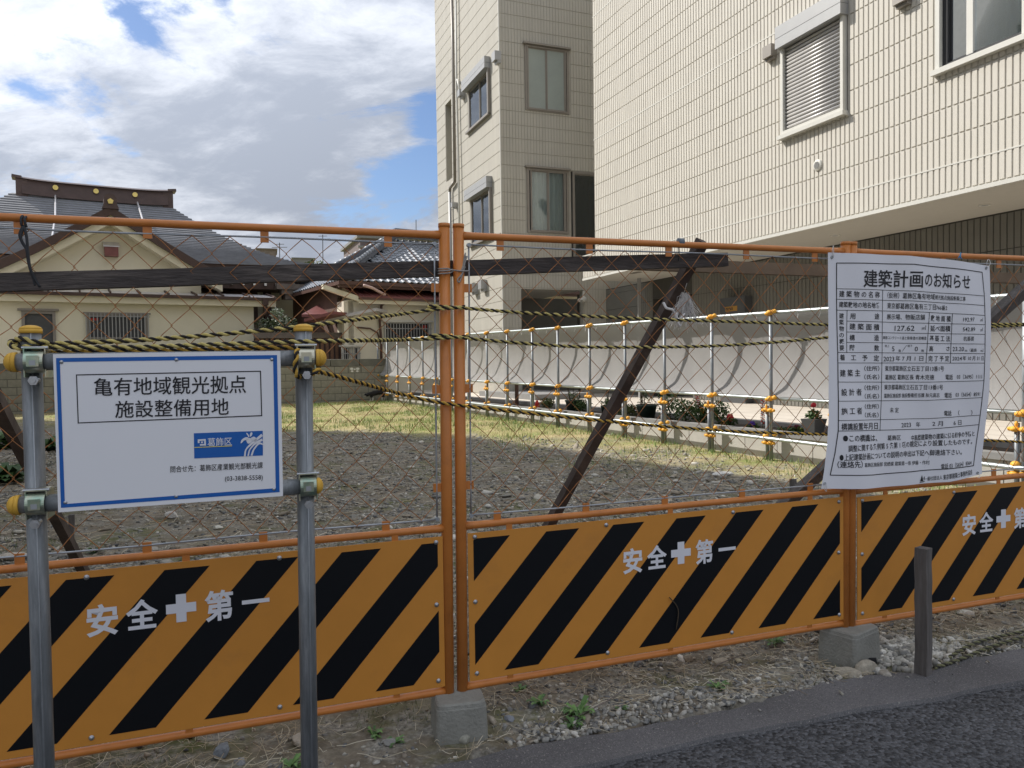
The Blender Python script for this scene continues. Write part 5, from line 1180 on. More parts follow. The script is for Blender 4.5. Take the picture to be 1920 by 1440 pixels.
# ------------------------------------------------------------------ concrete feet
def foot(c, rotz, w, d, h, label, notch=False):
    c = A(c, float); a = math.radians(rotz); ex = A([math.cos(a), math.sin(a), 0]); ey = A([-math.sin(a), math.cos(a), 0])
    b = thing('concrete_foot', label, 'concrete block', c, 'concrete feet under the orange fence')
    mb = MB(); n = 24; rings = []
    def sec(z, s, rc):
        P = []
        for cx, cy, a0 in ((1, 1, 0), (-1, 1, 90), (-1, -1, 180), (1, -1, 270)):
            for k in range(5):
                t = math.radians(a0+90*k/4); P.append(c+ex*(cx*(w/2*s-rc)+rc*math.cos(t))+ey*(cy*(d/2*s-rc)+rc*math.sin(t))+Z*z)
        return P
    S = [sec(-.02, 1.0, .02), sec(.01, 1.0, .02), sec(h*.55, .985, .022), sec(h-.022, .965, .024), sec(h-.018, .945, .024), sec(h-.006, .93, .024), sec(h, .87, .03)]
    V = [p for s in S for p in s]; m_ = 20; Fc = [(i*m_+k, i*m_+(k+1) % m_, (i+1)*m_+(k+1) % m_, (i+1)*m_+k) for i in range(len(S)-1) for k in range(m_)]+[tuple(range((len(S)-1)*m_, len(S)*m_))]
    mb.add(V, Fc); part('block', mb, M['concrete'], b)
    if notch:
        mb = MB(); mb.prism([c+ex*x-ey*(d/2+.001)+Z*z for x, z in ((-.075, -.02), (.075, -.02), (.06, .028), (.0, .042), (-.06, .028))], ey*.004); part('hollow_shade', mb, M['ink'], b)  # flat black plate standing in for the shade inside the hand hollow
g = FE.pt(-.028, 0, .02); foot((g[0], g[1], -.004), 12, .195, .21, .152, 'concrete foot under the paired orange posts')
g = FE.pt(1.835, 0, .0); foot((g[0], g[1], .0), 38, .23, .19, .165, 'concrete foot beside the pebble pile, below the notice', True)
# ------------------------------------------------------------------ timber bracing behind the fence
def timber(name, a, c, w, h, m, label, cat='timber', up=Z):
    mb = MB(); a = A(a, float); c = A(c, float); n = 8
    d = (c-a)/np.linalg.norm(c-a); x = np.cross(d, up); x /= np.linalg.norm(x); y = np.cross(x, d); rr = random.Random(len(label)); V = []
    for k in range(n+1):
        p = a+(c-a)*k/n+x*rr.uniform(-.002, .002)+y*rr.uniform(-.002, .002)
        for i, j in ((-1, -1), (1, -1), (1, 1), (-1, 1)): V.append(p+x*i*w/2+y*j*h/2)
    Fc = [(k*4+i, k*4+(i+1) % 4, k*4+4+(i+1) % 4, k*4+4+i) for k in range(n) for i in range(4)]+[(3, 2, 1, 0), tuple(n*4+i for i in range(4))]
    mb.add(V, Fc); return solo(name, mb, m, label, cat)
timber('timber_rail', at(-160, 536, 2.36), at(1360, 487, 3.36), .045, .057, M['darkwood'], 'long dark weathered timber rail tied behind the orange fence')
timber('timber_rail', at(1128, 492, 3.42), at(2060, 528, 4.5), .04, .055, M['tanwood'], 'tan timber rail continuing to the right behind the notice')
timber('timber_brace', at(1318, 452, 3.40), at(938, 1152, 4.25), .043, .055, M['bracewood'], 'sloping brown timber brace in the middle of the lot view', up=FE.n)
timber('timber_brace', at(-170, 430, 2.62), on_ground(168, 1080, 0)+A([0, 0, -.05]), .05, .06, M['bracewood'], 'sloping brown timber brace at the far left behind the steel post', up=FE.n)
timber('timber_brace', at(2010, 462, 3.95), at(1290, 1108, 4.5), .05, .065, M['greywood'], 'sloping dark timber brace half hidden behind the notice', up=FE.n)
g = on_ground(134, 1062); timber('stake', g+A([0, 0, -.05]), at(134, 965, g[1]), .035, .03, M['greywood'], 'pale upright stake beside the left brace foot', 'stake', up=FE.n)
g = on_ground(1487, 925); timber('stake', g+A([0, 0, -.05]), at(1487, 898, g[1]), .05, .05, M['greywood'], 'short dark stake stub in the grass left of the notice foot', 'stake', up=FE.n)
g = on_ground(1731, 1268); timber('marker_post', g+A([0, 0, -.03]), at(1731, 1027, g[1]), .052, .05, M['greywood'], 'square grey wooden marker post standing beside the asphalt edge', 'post', up=A([.8, .6, 0]))
# ------------------------------------------------------------------ steel frame carrying the site sign
SP = Fr((-1.25, 2.03, 0), (.956, .292, 0), (.292, -.956, 0))
def sign_frame():
    b = thing('sign_frame', 'galvanised pipe frame with yellow end caps carrying the site sign', 'pipe frame', SP.pt(.3, 0, 0))
    R_ = .0243
    for (xt, yt, xb, yb) in ((57.5, 618, 83.5, 1440), (568.5, 615, 580.5, 1440)):
        a = hit(xt, yt, SP.O, SP.n); c = hit(xb, yb, SP.O, SP.n); d = (c-a)/np.linalg.norm(c-a); e = c+d*((c[2]+.05)/-d[2])
        mb = MB(); mb.cyl(a, e, R_, 20); p = part('post', mb, M['galv'], b, True)
        mb = MB(); mb.tube([a+(e-a)*f+SP.n*(R_-.0006)+SP.ex*.006 for f in (0, .5, 1)], .0022, 6); part('weld_seam', mb, M['rod'], p, True)
        mb = MB(); mb.cyl(a+d*.010, a-d*.001, R_*1.12, 20); mb.dome(a-d*.001, -d, R_*1.10, .011, 20); part('end_cap', mb, M['yellowcap'], b, True)
    fo = R_*2+.002
    for (xl, yl, xr, yr, m) in ((27, 679, 596, 671, 'galv'), (33, 947, 590, 910.5, 'galv')):
        P0 = SP.pt(0, 0, fo); a = hit(xl, yl, P0, SP.n); c = hit(xr, yr, P0, SP.n); d = (c-a)/np.linalg.norm(c-a)
        mb = MB(); mb.cyl(a, c, R_*.92, 20); p = part('crossbar', mb, M[m], b, True)
        for q, dd in ((a, -d), (c, d)): mb = MB(); mb.cyl(q-dd*.006, q+dd*.004, R_*1.05, 18); mb.dome(q+dd*.004, dd, R_*1.03, .020, 18); part('end_cap', mb, M['yellowcap'], b, True)
        for xp in ((67 if yl < 800 else 70), (574 if yl < 800 else 578)):
            yy = yl+(yr-yl)*(xp-xl)/(xr-xl); c0 = hit(xp, yy, P0, SP.n)
            cl = None; mb = MB()
            seg = 18                                    # strap bent around the bar
            for k in range(seg):
                t0, t1 = [math.radians(-100+ (200)*v/seg) for v in (k, k+1)]
                def sp(t, r, s): return c0+SP.n*math.cos(t)*r+Z*math.sin(t)*r+SP.ex*s
                mb.hexa([sp(t0, R_+.001, -.022), sp(t1, R_+.001, -.022), sp(t1, R_+.001, .022), sp(t0, R_+.001, .022), sp(t0, R_+.0045, -.022), sp(t1, R_+.0045, -.022), sp(t1, R_+.0045, .022), sp(t0, R_+.0045, .022)])
            cl = part('clamp', mb, M['zinc'], b)
            mb = MB()
            for s_ in (-1, 1): mb.fbox(Fr(c0, SP.ex, SP.n), s_*.024-.0015, s_*.024+.0015, -.040, .034, -.06, R_*.45)
            mb.fbox(Fr(c0, SP.ex, SP.n), -.024, .024, .034, .037, -.05, R_*.5); mb.fbox(Fr(c0, SP.ex, SP.n), -.014, .014, -.012, .016, R_+.0035, R_+.0065); part('clamp_body', mb, M['zinc'], cl)
            mb = MB(); mb.fbox(Fr(c0, SP.ex, SP.n), -.007, .007, -.009, .004, R_+.0066, R_+.0075); part('stamp', mb, M['ink'] if False else M['rod'], cl)
            mb = MB(); q = c0-Z*.048+SP.n*(R_*.6); mb.cyl(q-SP.n*.03, q+SP.n*.018, .0065, 10); mb.tube([q+SP.n*.006, q+SP.n*.015], .0125, 6); part('bolt', mb, M['bolt'], cl); mb = MB(); mb.cyl(c0+Z*.036-SP.ex*.03+SP.n*.004, c0+Z*.036+SP.ex*.03+SP.n*.004, .004, 8); part('hinge_pin', mb, M['bolt'], cl)
    return b
sign_frame()
def site_sign():
    so = .0243*3+.004; P0 = SP.pt(0, 0, so)
    def S(x, y, o=0.): return hit(x/3, y/3+600, P0+SP.n*o, SP.n)
    c4 = ((298, 192), (1577, 175), (1592, 990), (327, 1082))
    b = thing('site_sign', 'white site sign with blue border, black frame lettering and blue city emblem', 'sign', (S(*c4[3])+S(*c4[2]))/2)
    fr = [S(*p) for p in c4]; mb = MB(); mb.hexa([p-SP.n*.004 for p in fr[::-1]]+fr[::-1]); part('board', mb, M['sheet'], b)
    def lineloop(pts, w, o, m, nm):
        cx = sum(p[0] for p in pts)/4; cy = sum(p[1] for p in pts)/4; inn = []
        for i, (x, y) in enumerate(pts): inn.append((x+(w if x < cx else -w), y+(w if y < cy else -w)))
        mb = MB(); Vv = [S(*p, o) for p in pts]+[S(*p, o) for p in inn]; mb.add(Vv, [(i, (i+1) % 4, 4+(i+1) % 4, 4+i) for i in range(4)]); part(nm, mb, M[m], b)
    lineloop(((315, 214), (1558, 197), (1573, 968), (343, 1057)), 22, .0006, 'blue', 'blue_border')
    lineloop(((427, 306), (1468, 285), (1475, 541), (437, 582)), 6, .0006, 'ink', 'lettering_frame')
    mb = MB()
    def T(body, x0, x1, ya, yb, h, bold=0., h2=None):
        h2 = h2 or h; text_quad(mb, body, S(x0, ya-h/2, .0014), S(x1, yb-h2/2, .0014), S(x1, yb+h2/2, .0014), S(x0, ya+h/2, .0014), bold)
    T('亀有地域観光拠点', 527, 1384, 377, 360, 104, .006); T('施設整備用地', 648, 1287, 503, 486, 100, .006)
    T('問合せ先：葛飾区産業観光部観光課', 958, 1478, 840, 816, 38, .004); T('(03-3838-5558)', 1265, 1478, 891, 883, 36, .004)
    part('lettering', mb, M['ink'], b, kind='stuff')
    mb = MB(); mb.add([S(*p, .0007) for p in ((1090, 637), (1478, 623), (1479, 762), (1093, 779))], [(3, 2, 1, 0)]); e = part('emblem_panel', mb, M['blue'], b)
    mb = MB(); T('葛飾区', 1167, 1304, 687, 682, 48, .006)
    Q = lambda pts, o=.0014: mb.add([S(*p, o) for p in pts], [tuple(range(len(pts)))])
    Q([(1112, 672), (1157, 669), (1158, 678), (1113, 681)]); Q([(1112, 681), (1122, 680), (1123, 692), (1113, 693)]); Q([(1148, 678), (1158, 678), (1159, 706), (1149, 706)]); Q([(1124, 698), (1149, 697), (1149, 706), (1125, 707)]); Q([(1130, 684), (1141, 683), (1141, 692), (1131, 693)])
    # iris flower and three flowing bands
    def blob(pts):
        P = catmull([(x, y, 0) for x, y in pts+[pts[0]]], 6)[:-1]; Q([(p[0], p[1]) for p in P])
    blob([(1353, 694), (1358, 676), (1372, 664), (1388, 659), (1398, 664), (1392, 674), (1372, 678), (1362, 690)])
    blob([(1412, 662), (1428, 656), (1440, 664), (1448, 678), (1440, 684), (1426, 682), (1414, 674)])
    blob([(1385, 672), (1398, 664), (1412, 666), (1420, 678), (1408, 692), (1396, 696), (1388, 686)])
    blob([(1398, 660), (1392, 648), (1386, 640), (1388, 634), (1396, 642), (1402, 656)]); blob([(1406, 658), (1405, 645), (1412, 632), (1420, 636), (1416, 650)])
    for k, (xa, xb) in enumerate(((1372, 1380), (1391, 1398), (1409, 1418))):
        C_ = catmull([(xa, 767-k*2, 0), (xa+8+k*3, 728, 0), (xa+40+k*2, 690, 0), (1478-8+k*3, 640+k*26, 0)], 10); D_ = catmull([(xb+2, 767-k*2, 0), (xb+8+k*3, 730, 0), (xb+40, 700, 0), (1479, 652+k*26, 0)], 10)
        for i in range(len(C_)-1): Q([C_[i][:2], C_[i+1][:2], D_[i+1][:2], D_[i][:2]])
    part('emblem', mb, M['whitefilm'], e, kind='stuff')
    mb = MB(); Q([(1093, 715), (1305, 706), (1305, 710), (1093, 719)]); part('emblem_line', mb, M['yline'], e)
    for x, y in ((345, 236), (992, 223), (1529, 222), (368, 1026), (991, 992), (1541, 951)):
        mb = MB(); c = S(x, y, .0005); mb.tube([c, c+SP.n*.0012], .0046, 12); mb.dome(c+SP.n*.001, SP.n, .0036, .0025, 10); part('screw', mb, M['bolt'], b, True)
site_sign()
# ------------------------------------------------------------------ building notice
def notice():
    O_ = .048; P0 = FE.pt(0, 0, O_)
    def wave(p):
        d = p-FE.O; t = d@FE.ex; z = p[2]; v = (1.87-z)/1.1
        return .010*math.sin((t-1.7)*9+.5)*(.35+v)+.012*math.sin(z*5.2+t*2)*.6+.018*max(0, v-.55)*math.cos((t-1.7)*5)+.006*math.sin(t*22+z*6)*.6
    def Nn(zx, zy, o=0.):
        p = hit(zx/3.13+1520, zy/3.13+460, P0, FE.n); return p+FE.n*(wave(p)+o)
    # outline in steps
    top = lambda s: (100+942*s, 47+18*s+(-22*math.sin(math.pi*s*1.0))*(1 if s > .0 else 0)*.55+(62-18-18)*0+ (0 if s < .6 else (s-.6)/.4*22)+ 14*s)
    def left(v):   return np.interp(v, [0, .2, .45, .7, .82, .92, 1], [100, 104, 107, 101, 88, 70, 50])
    def right(v):  return np.interp(v, [0, .1, .35, .6, .8, .93, 1], [1042, 1046, 1056, 1048, 1018, 1000, 1000])
    def tY(s): return np.interp(s, [0, .2, .5, .72, .88, 1], [42, 50, 62, 82, 104, 122])
    def bY(s): return np.interp(s, [0, .25, .55, .8, 1], [1426, 1424, 1410, 1388, 1340])
    b = thing('building_notice', 'white building plan notice sheet printed with a black table, tied to the orange fence', 'notice', Nn(520, 1420))
    nx, nz = 60, 70; mb = MB(); V = []
    for j in range(nz+1):
        v = j/nz; 
        for i in range(nx+1):
            s = i/nx; x = left(v)+(right(v)-left(v))*s; y = tY(s)+(bY(s)-tY(s))*v; V.append(Nn(x, y))
    V2 = [p-FE.n*.0012 for p in V]; n_ = len(V); w = nx+1
    Fc = [(j*w+i, j*w+i+1, (j+1)*w+i+1, (j+1)*w+i) for j in range(nz) for i in range(nx)]
    mb.add(V, Fc); part('sheet', mb, M['poster'], b, True)
    mb = MB()
    def L(*pts, w=3.0):
        P = []
        for (x0, y0), (x1, y1) in zip(pts[:-1], pts[1:]):
            n = max(2, int(math.hypot(x1-x0, y1-y0)/25)); P += [(x0+(x1-x0)*k/n, y0+(y1-y0)*k/n) for k in range(n)]
        P.append(pts[-1])
        for k in range(len(P)-1):
            (x0, y0), (x1, y1) = P[k], P[k+1]; d = math.hypot(x1-x0, y1-y0); nx_, ny_ = -(y1-y0)/d*w/2, (x1-x0)/d*w/2; ex, ey = (x1-x0)/d*.4, (y1-y0)/d*.4
            mb.add([Nn(x0+nx_-ex, y0+ny_-ey, .0014), Nn(x1+nx_+ex, y1+ny_+ey, .0014), Nn(x1-nx_+ex, y1-ny_+ey, .0014), Nn(x0-nx_-ex, y0-ny_-ey, .0014)], [(0, 1, 2, 3)])
    L((150, 104), (400, 108), (600, 112), (800, 134), (998, 159), w=5); L((998, 159), (1010, 300), (1015, 450), (1015, 640), (1010, 800), (998, 930), (984, 1060), (950, 1292), w=4)
    L((150, 104), (155, 400), (158, 640), (154, 900), (148, 1085), (128, 1220), (101, 1346), w=5); L((101, 1346), (350, 1344), (600, 1330), (800, 1312), (950, 1292), w=5)
    L((151, 254), (600, 268), (1006, 298)); L((153, 316), (600, 326), (1008, 354)); L((155, 380), (600, 388), (1012, 412)); L((215, 444), (1012, 466)); L((215, 508), (1014, 523)); L((215, 569), (1014, 580))
    L((157, 628), (1014, 636)); L((157, 690), (1013, 691)); L((155, 802), (700, 803), (1009, 794)); L((153, 914), (700, 910), (1000, 893)); L((150, 1027), (700, 1018), (990, 996)); L((148, 1088), (700, 1080), (984, 1052), w=3.5)
    L((215, 381), (213, 628)); L((421, 261), (421, 640), (416, 900), (405, 1088)); L((697, 392), (690, 560), (685, 691)); L((826, 400), (824, 691))
    part('table_lines', mb, M['ink'], b)
    mb = MB()
    def T(body, x0, x1, ya, yb=None, h=34, bold=.004, h2=None):
        yb = ya if yb is None else yb; h2 = h2 or h; V_, Fc = glyphs(body, bold); a_, c_ = V_[:, 0].min(), V_[:, 0].max(); pts = []
        for x, y in V_:
            s = (x-a_)/(c_-a_); hh = h+(h2-h)*s; yc = ya+(yb-ya)*s; pts.append(Nn(x0+(x1-x0)*s, yc+hh/2-(y+.10)/.97*hh, .0015))
        mb.add(pts, Fc)
    T('建築計画', 300, 655, 195, 198, 104, .014); T('のお知らせ', 668, 920, 200, 218, 88, .014)
    T('建 築 物 の 名 称', 168, 402, 284, 291, 38, .012); T('建築敷地の地名地番', 168, 402, 346, 353, 35, .012)
    T('用', 232, 262, 415, None, 36, .012); T('途', 371, 401, 417, None, 36, .012); T('建 築 面 積', 230, 402, 475, 481, 38, .012); T('構', 231, 261, 541, None, 36, .012); T('造', 371, 401, 543, None, 36, .012); T('階', 231, 261, 600, None, 36, .012); T('数', 372, 402, 602, None, 36, .012)
    for k, ch in enumerate('建築物の概要'): T(ch, 169, 197, 413+k*37.6, None, 33, .012)
    T('着　工　予　定', 170, 402, 657, 662, 36, .012); T('建 築 主', 168, 292, 750, 748, 42, .012); T('（住所）', 316, 404, 722, None, 30, .008); T('（氏名）', 316, 404, 772, None, 30, .008)
    T('設 計 者', 172, 298, 862, 860, 42, .012); T('（住所）', 316, 402, 835, None, 30, .008); T('（氏名）', 316, 402, 885, None, 30, .008)
    T('施 工 者', 168, 295, 973, 970, 42, .012); T('（住所）', 314, 400, 945, None, 30, .008); T('（氏名）', 312, 398, 995, None, 30, .008); T('標識設置年月日', 165, 392, 1063, 1058, 42, .012)
    T('（仮称）葛飾区亀有地域', 452, 728, 292, 302, 36, .006); T('観光拠点施設新築工事', 730, 892, 304, 316, 28, .006); T('東京都葛飾区亀有三丁目', 452, 735, 353, 362, 36, .006); T('766番2', 737, 798, 364, 368, 30, .006)
    T('展示場、物販店舗', 451, 671, 418, 422, 34, .006); T('敷 地 面 積', 706, 819, 426, 432, 36, .012); T('192.97', 882, 946, 435, None, 32, .004); T('㎡', 984, 1000, 438, None, 24)
    T('127.62', 503, 615, 484, None, 42, .004); T('㎡', 656, 680, 485, None, 28); T('延べ面積', 704, 819, 487, 489, 36, .012); T('542.89', 883, 950, 492, None, 32, .004); T('㎡', 984, 1000, 496, None, 24)
    T('鉄筋コンクリート造と鉄骨造の混構造', 427, 683, 541, 545, 20, .006); T('基 礎 工 法', 702, 819, 545, 548, 36, .012); T('杭基礎', 888, 944, 548, None, 28)
    T('地上', 438, 468, 590, None, 16); T('5', 487, 504, 605, None, 40); T('階', 530, 545, 618, None, 16); T('地下', 582, 608, 590, None, 16); T('0', 622, 639, 606, None, 38); T('階', 658, 672, 618, None, 16); T('高', 700, 723, 606, None, 34, .012); T('さ', 800, 818, 606, None, 30, .012)
    T('23.20', 834, 893, 607, None, 34); T('m（最高 　m）', 898, 1004, 615, 616, 22)
    T('2023', 430, 502, 665, None, 38); T('年 7 月 1 日', 512, 670, 663, None, 32); T('完 了 予 定', 697, 817, 664, 664, 34, .012); T('2024', 834, 884, 663, None, 30); T('年 10 月 31 日', 888, 1005, 662, None, 28)
    T('東京都葛飾区立石五丁目13番1号', 440, 787, 722, 724, 32, .006); T('葛飾区 葛飾区長 青木克徳', 440, 731, 774, None, 32, .006); T('電話', 796, 838, 773, None, 32, .008); T('03（3695）1111', 860, 996, 771, 769, 30)
    T('東京都葛飾区立石五丁目13番1号', 434, 781, 832, 833, 32, .006); T('葛飾区施設部 施設整備担当課 秋元高志', 432, 762, 883, 879, 27, .006); T('電話', 790, 832, 880, 879, 32, .008); T('03（5654）8591', 854, 988, 876, 872, 30)
    T('未 定', 468, 527, 967, None, 32); T('電話', 787, 829, 986, 985, 32, .008); T('（　　）', 868, 948, 983, 981, 30)
    T('2023', 543, 607, 1055, 1053, 36); T('年', 638, 662, 1053, None, 32); T('2 月', 725, 780, 1047, 1045, 32); T('6 日', 840, 886, 1042, 1038, 32)
    T('●この標識は、', 172, 386, 1130, 1129, 42, .012); T('葛飾区', 450, 536, 1130, 1128, 32, .006); T('中高層建築物の建築に係る紛争の予防と', 608, 960, 1133, 1104, 36, .010, 32)
    T('調整に関する条例第 5 条第 1 項の規定により設置したものです。', 199, 946, 1190, 1150, 40, .010, 34)
    T('●上記建築計画についての説明の申出は下記へ御連絡下さい。', 152, 882, 1243, 1211, 42, .010, 34)
    T('（連絡先）', 140, 280, 1284, 1281, 40, .010); T('葛飾区施設部 営繕課 建築第一係 伊藤・作村', 292, 712, 1286, 1276, 26, .004); T('電話 03（5654）8364', 770, 938, 1300, 1273, 34, .006, 30)
    T('一般社団法人', 684, 776, 1374, 1362, 26, .006); T('東京都建築士事務所協会', 780, 941, 1362, 1328, 32, .008)
    L((553, 622), (577, 586), w=2)
    for poly in ([(655, 1388), (668, 1350), (676, 1386)], [(652, 1392), (684, 1386), (684, 1390), (653, 1396)], [(676, 1370), (684, 1356), (682, 1382)]): mb.add([Nn(x, y, .0015) for x, y in poly], [tuple(range(len(poly)))])
    part('lettering', mb, M['ink'], b, kind='stuff')
    for x, y in ((123, 70), (1022, 134), (70, 1396), (972, 1334)):
        mb = MB(); c = Nn(x, y, .0); ring_ = [c+FE.ex*.0055*math.cos(a)+Z*.0055*math.sin(a)+FE.n*.002 for a in np.linspace(0, 2*math.pi, 14)]; mb.tube(ring_, .0018, 6); part('eyelet', mb, M['rod'], b, True)
    for pts in (((123, 66), (118, 30), (128, 4), (126, 66)), ((1022, 130), (1020, 96), (1034, 84), (1038, 110), (1024, 134)), ((70, 1396), (60, 1420), (76, 1440), (74, 1400)), ((975, 1338), (978, 1358), (968, 1362))):
        mb = MB(); mb.tube(catmull([Nn(x, y, .004+.004*(k % 2)) for k, (x, y) in enumerate(pts)], 5), .0013, 5); part('cord', mb, M['fray'], b, True)
    mb = MB(); mb.tube(catmull([Nn(852, 78, .0), Nn(860, 60, .004), Nn(868, 45, .0), Nn(858, 72, .006), Nn(872, 80, 0)], 5), .003, 5); part('blue_cord', mb, M['bluetie'], b, True)
notice()
# ------------------------------------------------------------------ ropes
def rope(name, pts, label, r=.0062, my='ropey', mk='ropek', pitch=.040, group=None, parent=None, n=14):
    C_ = catmull(pts, n); L0 = [0.]
    for a, c in zip(C_[:-1], C_[1:]): L0.append(L0[-1]+np.linalg.norm(c-a))
    tot = L0[-1]; m_ = int(tot/pitch*9); S_ = np.linspace(0, tot, m_); Pm = np.stack([np.interp(S_, L0, [p[k] for p in C_]) for k in range(3)], 1)
    D = np.gradient(Pm, axis=0); D /= np.linalg.norm(D, axis=1)[:, None]+1e-9; ref = np.cross(D[0], Z); X = np.zeros_like(Pm)
    if np.linalg.norm(ref) < 1e-3: ref = A([1., 0, 0])
    for i in range(m_): x = ref-D[i]*(ref@D[i]); x /= np.linalg.norm(x); X[i] = x; ref = x
    Y = np.cross(D, X); b = parent or thing(name, label, 'rope', Pm[m_//2], group)
    for ph, m, k in ((0, my, 1.06), (math.pi, mk, .94)):
        a = S_/pitch*2*math.pi+ph; cc = Pm+(X*np.cos(a)[:, None]+Y*np.sin(a)[:, None])*r*.52
        mb = MB(); mb.tube(list(cc), r*.66*k, 7); part('strand', mb, M[m], b, True)
    return b
yf = lambda x, o=0: float(hit(x, 650, FE.pt(0, 0, o), FE.n)[1])
def F_(x, y, o=.04): return hit(x, y, FE.pt(0, 0, o), FE.n)
def S_(x, y, o=.03): return hit(x, y, SP.pt(0, 0, o), SP.n)
rope('striped_rope', [S_(78, 647, -.02), S_(88, 642, .03), S_(60, 640, .033), S_(36, 634, .02), S_(26, 645, -.02), S_(40, 650, .028), S_(72, 650, .032), S_(90, 645, .02), S_(240, 639, -.02), S_(400, 628, -.05), S_(548, 614, -.06), S_(600, 608, -.07), at(680, 598, 2.5), F_(760, 588, .035), F_(812, 580.5, .034), F_(850, 577.5, .034), F_(872, 575, .03)], 'yellow and black twisted rope, upper of the two running right from the left steel post')
rope('striped_rope', [S_(76, 655, -.03), S_(86, 652, .03), S_(50, 653, .034), S_(24, 650, .02), S_(22, 640, -.03), S_(60, 646, -.03), S_(92, 651, .02), S_(250, 651, .02), S_(400, 646, .03), S_(545, 641, .03), S_(600, 640, .03), at(680, 638.5, 2.4), F_(760, 637, .04), F_(812, 635, .036), F_(850, 633, .036), F_(880, 630, .03)], 'yellow and black twisted rope, lower one above the sign, crossing the right steel post')
rope('striped_rope', [S_(70, 661, .0), S_(150, 660, .01), S_(300, 658, .012), S_(420, 654, .012), S_(548, 652, .015), S_(556, 662, .085), S_(553, 690, .085), S_(558, 706, .07), S_(568, 704, .0), S_(580, 700, -.04), S_(598, 692, .06), S_(586, 702, .08), S_(600, 698, .03), at(680, 719, 2.45), F_(760, 741, .045), F_(838, 757, .033), F_(1000, 776, .035), F_(1160, 792, .034), F_(1290, 803, .034), F_(1400, 810, .034), F_(1520, 814, .02), F_(1590, 816, .004), F_(1720, 822, .004), F_(1815, 825, .004), F_(1900, 828, .02), F_(2000, 834, .03)], 'amber faded twisted rope knotted round the right clamp and sagging along the mesh', my='ropeo')
rope('striped_rope', [F_(806, 578, -.02), F_(806, 574, .028), F_(830, 575, .034), F_(872, 578, .034), F_(960, 585, .034), F_(1080, 592, .034), F_(1240, 599, .034), F_(1400, 604, .034), F_(1545, 609, .02), F_(1590, 610, .004), F_(1700, 611, .004), F_(1830, 609, .004), F_(1875, 608, .02), F_(2000, 606, .028)], 'yellow and black twisted rope, upper one right of the paired orange posts')
rope('striped_rope', [F_(808, 636, -.02), F_(806, 630, .03), F_(830, 629, .034), F_(872, 634, .034), F_(960, 642, .034), F_(1080, 650, .034), F_(1200, 651, .034), F_(1330, 649, .034), F_(1450, 642, .034), F_(1540, 634, .02), F_(1590, 630, .004), F_(1700, 622, .004), F_(1830, 614, .004), F_(1880, 612, .02), F_(1990, 606, .02)], 'yellow and black twisted rope, lower one right of the paired orange posts')
def gp(x, y, z=.012): return on_ground(x, y, z)
rope('ground_rope', [gp(1752, 1252, .02), gp(1800, 1236, .02), gp(1860, 1212, .025), gp(1930, 1192, .02), gp(2020, 1170, .02)], 'faded green rope strand lying on the gravel, front one', .0075, 'ropeg', 'ropegk', .055)
rope('ground_rope', [gp(1770, 1238, .02), gp(1830, 1205, .03), gp(1900, 1188, .02), gp(2000, 1165, .02)], 'faded green rope strand lying on the gravel, rear one behind the grey marker post', .0075, 'ropeg', 'ropegk', .055)
# small ties
def tie(name, paths, r, m, label, cat='tie', kind_smooth=True):
    pr = [catmull(p, 6) for p in paths]; b = thing(name, label, cat, pr[0][0])
    for p in pr: mb = MB(); mb.tube(p, r, 6); part('cord', mb, M[m], b, True)
tie('black_tie', [[F_(46, 404, .0), F_(40, 408, .02), F_(41, 423, .02), F_(50, 424, .0)], [F_(52, 405, .0), F_(46, 410, .022), F_(48, 424, .02), F_(42, 424, .0)], [F_(43, 424, .02), F_(37, 440, .02), F_(42, 455, .02), F_(50, 468, .02), F_(53, 490, .015), F_(60, 515, .01), F_(66, 536, .008)],
                  [F_(45, 424, .02), F_(50, 445, .022), F_(52, 470, .02), F_(56, 500, .018), F_(64, 520, .012), F_(75, 538, .01)], [F_(44, 426, .02), F_(39, 445, .022), F_(46, 462, .02)]], .0042, 'tie', 'black cord hanging from the top rail at the far left')
tie('grey_tie', [[F_(822, 504, .0), F_(824, 504, .024), F_(840, 503.5, .024), F_(846, 506, .02), F_(866, 508, .024), F_(880, 508, .015)], [F_(822, 508, .0), F_(824, 508, .025), F_(842, 507, .024), F_(848, 505, .02)], [F_(822, 513, .0), F_(824, 513, .025), F_(842, 512, .024), F_(850, 508, .01)]], .0028, 'greycord', 'grey cord wrapped round the paired orange posts')
tie('grey_loop', [[F_(873, 474, .01), F_(870, 490, .014), F_(865, 507, .02), F_(869, 500, .02), F_(876, 480, .012)], [F_(874, 480, .01), F_(868, 510, .022), F_(858, 524, .026), F_(861, 529, .026), F_(866, 518, .022), F_(872, 500, .015)], [F_(872, 476, .012), F_(868, 495, .016), F_(866, 510, .02)]], .0026, 'greycord', 'bundle of grey cord ends hanging beside the paired posts')
mb = MB(); fr = Fr(F_(1276, 453.5, 0), FE.ex, FE.n); mb.tube([fr.pt(-.012, 0), fr.pt(.012, 0)], .0155, 16); o = solo('grey_tape', mb, M['tape'], 'grey tape wrapped round the top rail above the dark timber', 'tape', smooth=True)
mb = MB(); mb.tube(catmull([F_(1272, 462, .0), F_(1273, 475, .004), F_(1272, 489, -.02)], 4), .002, 6); solo('blue_tie', mb, M['tie'], 'thin dark cord hanging from the grey tape to the timber rail', 'tie')
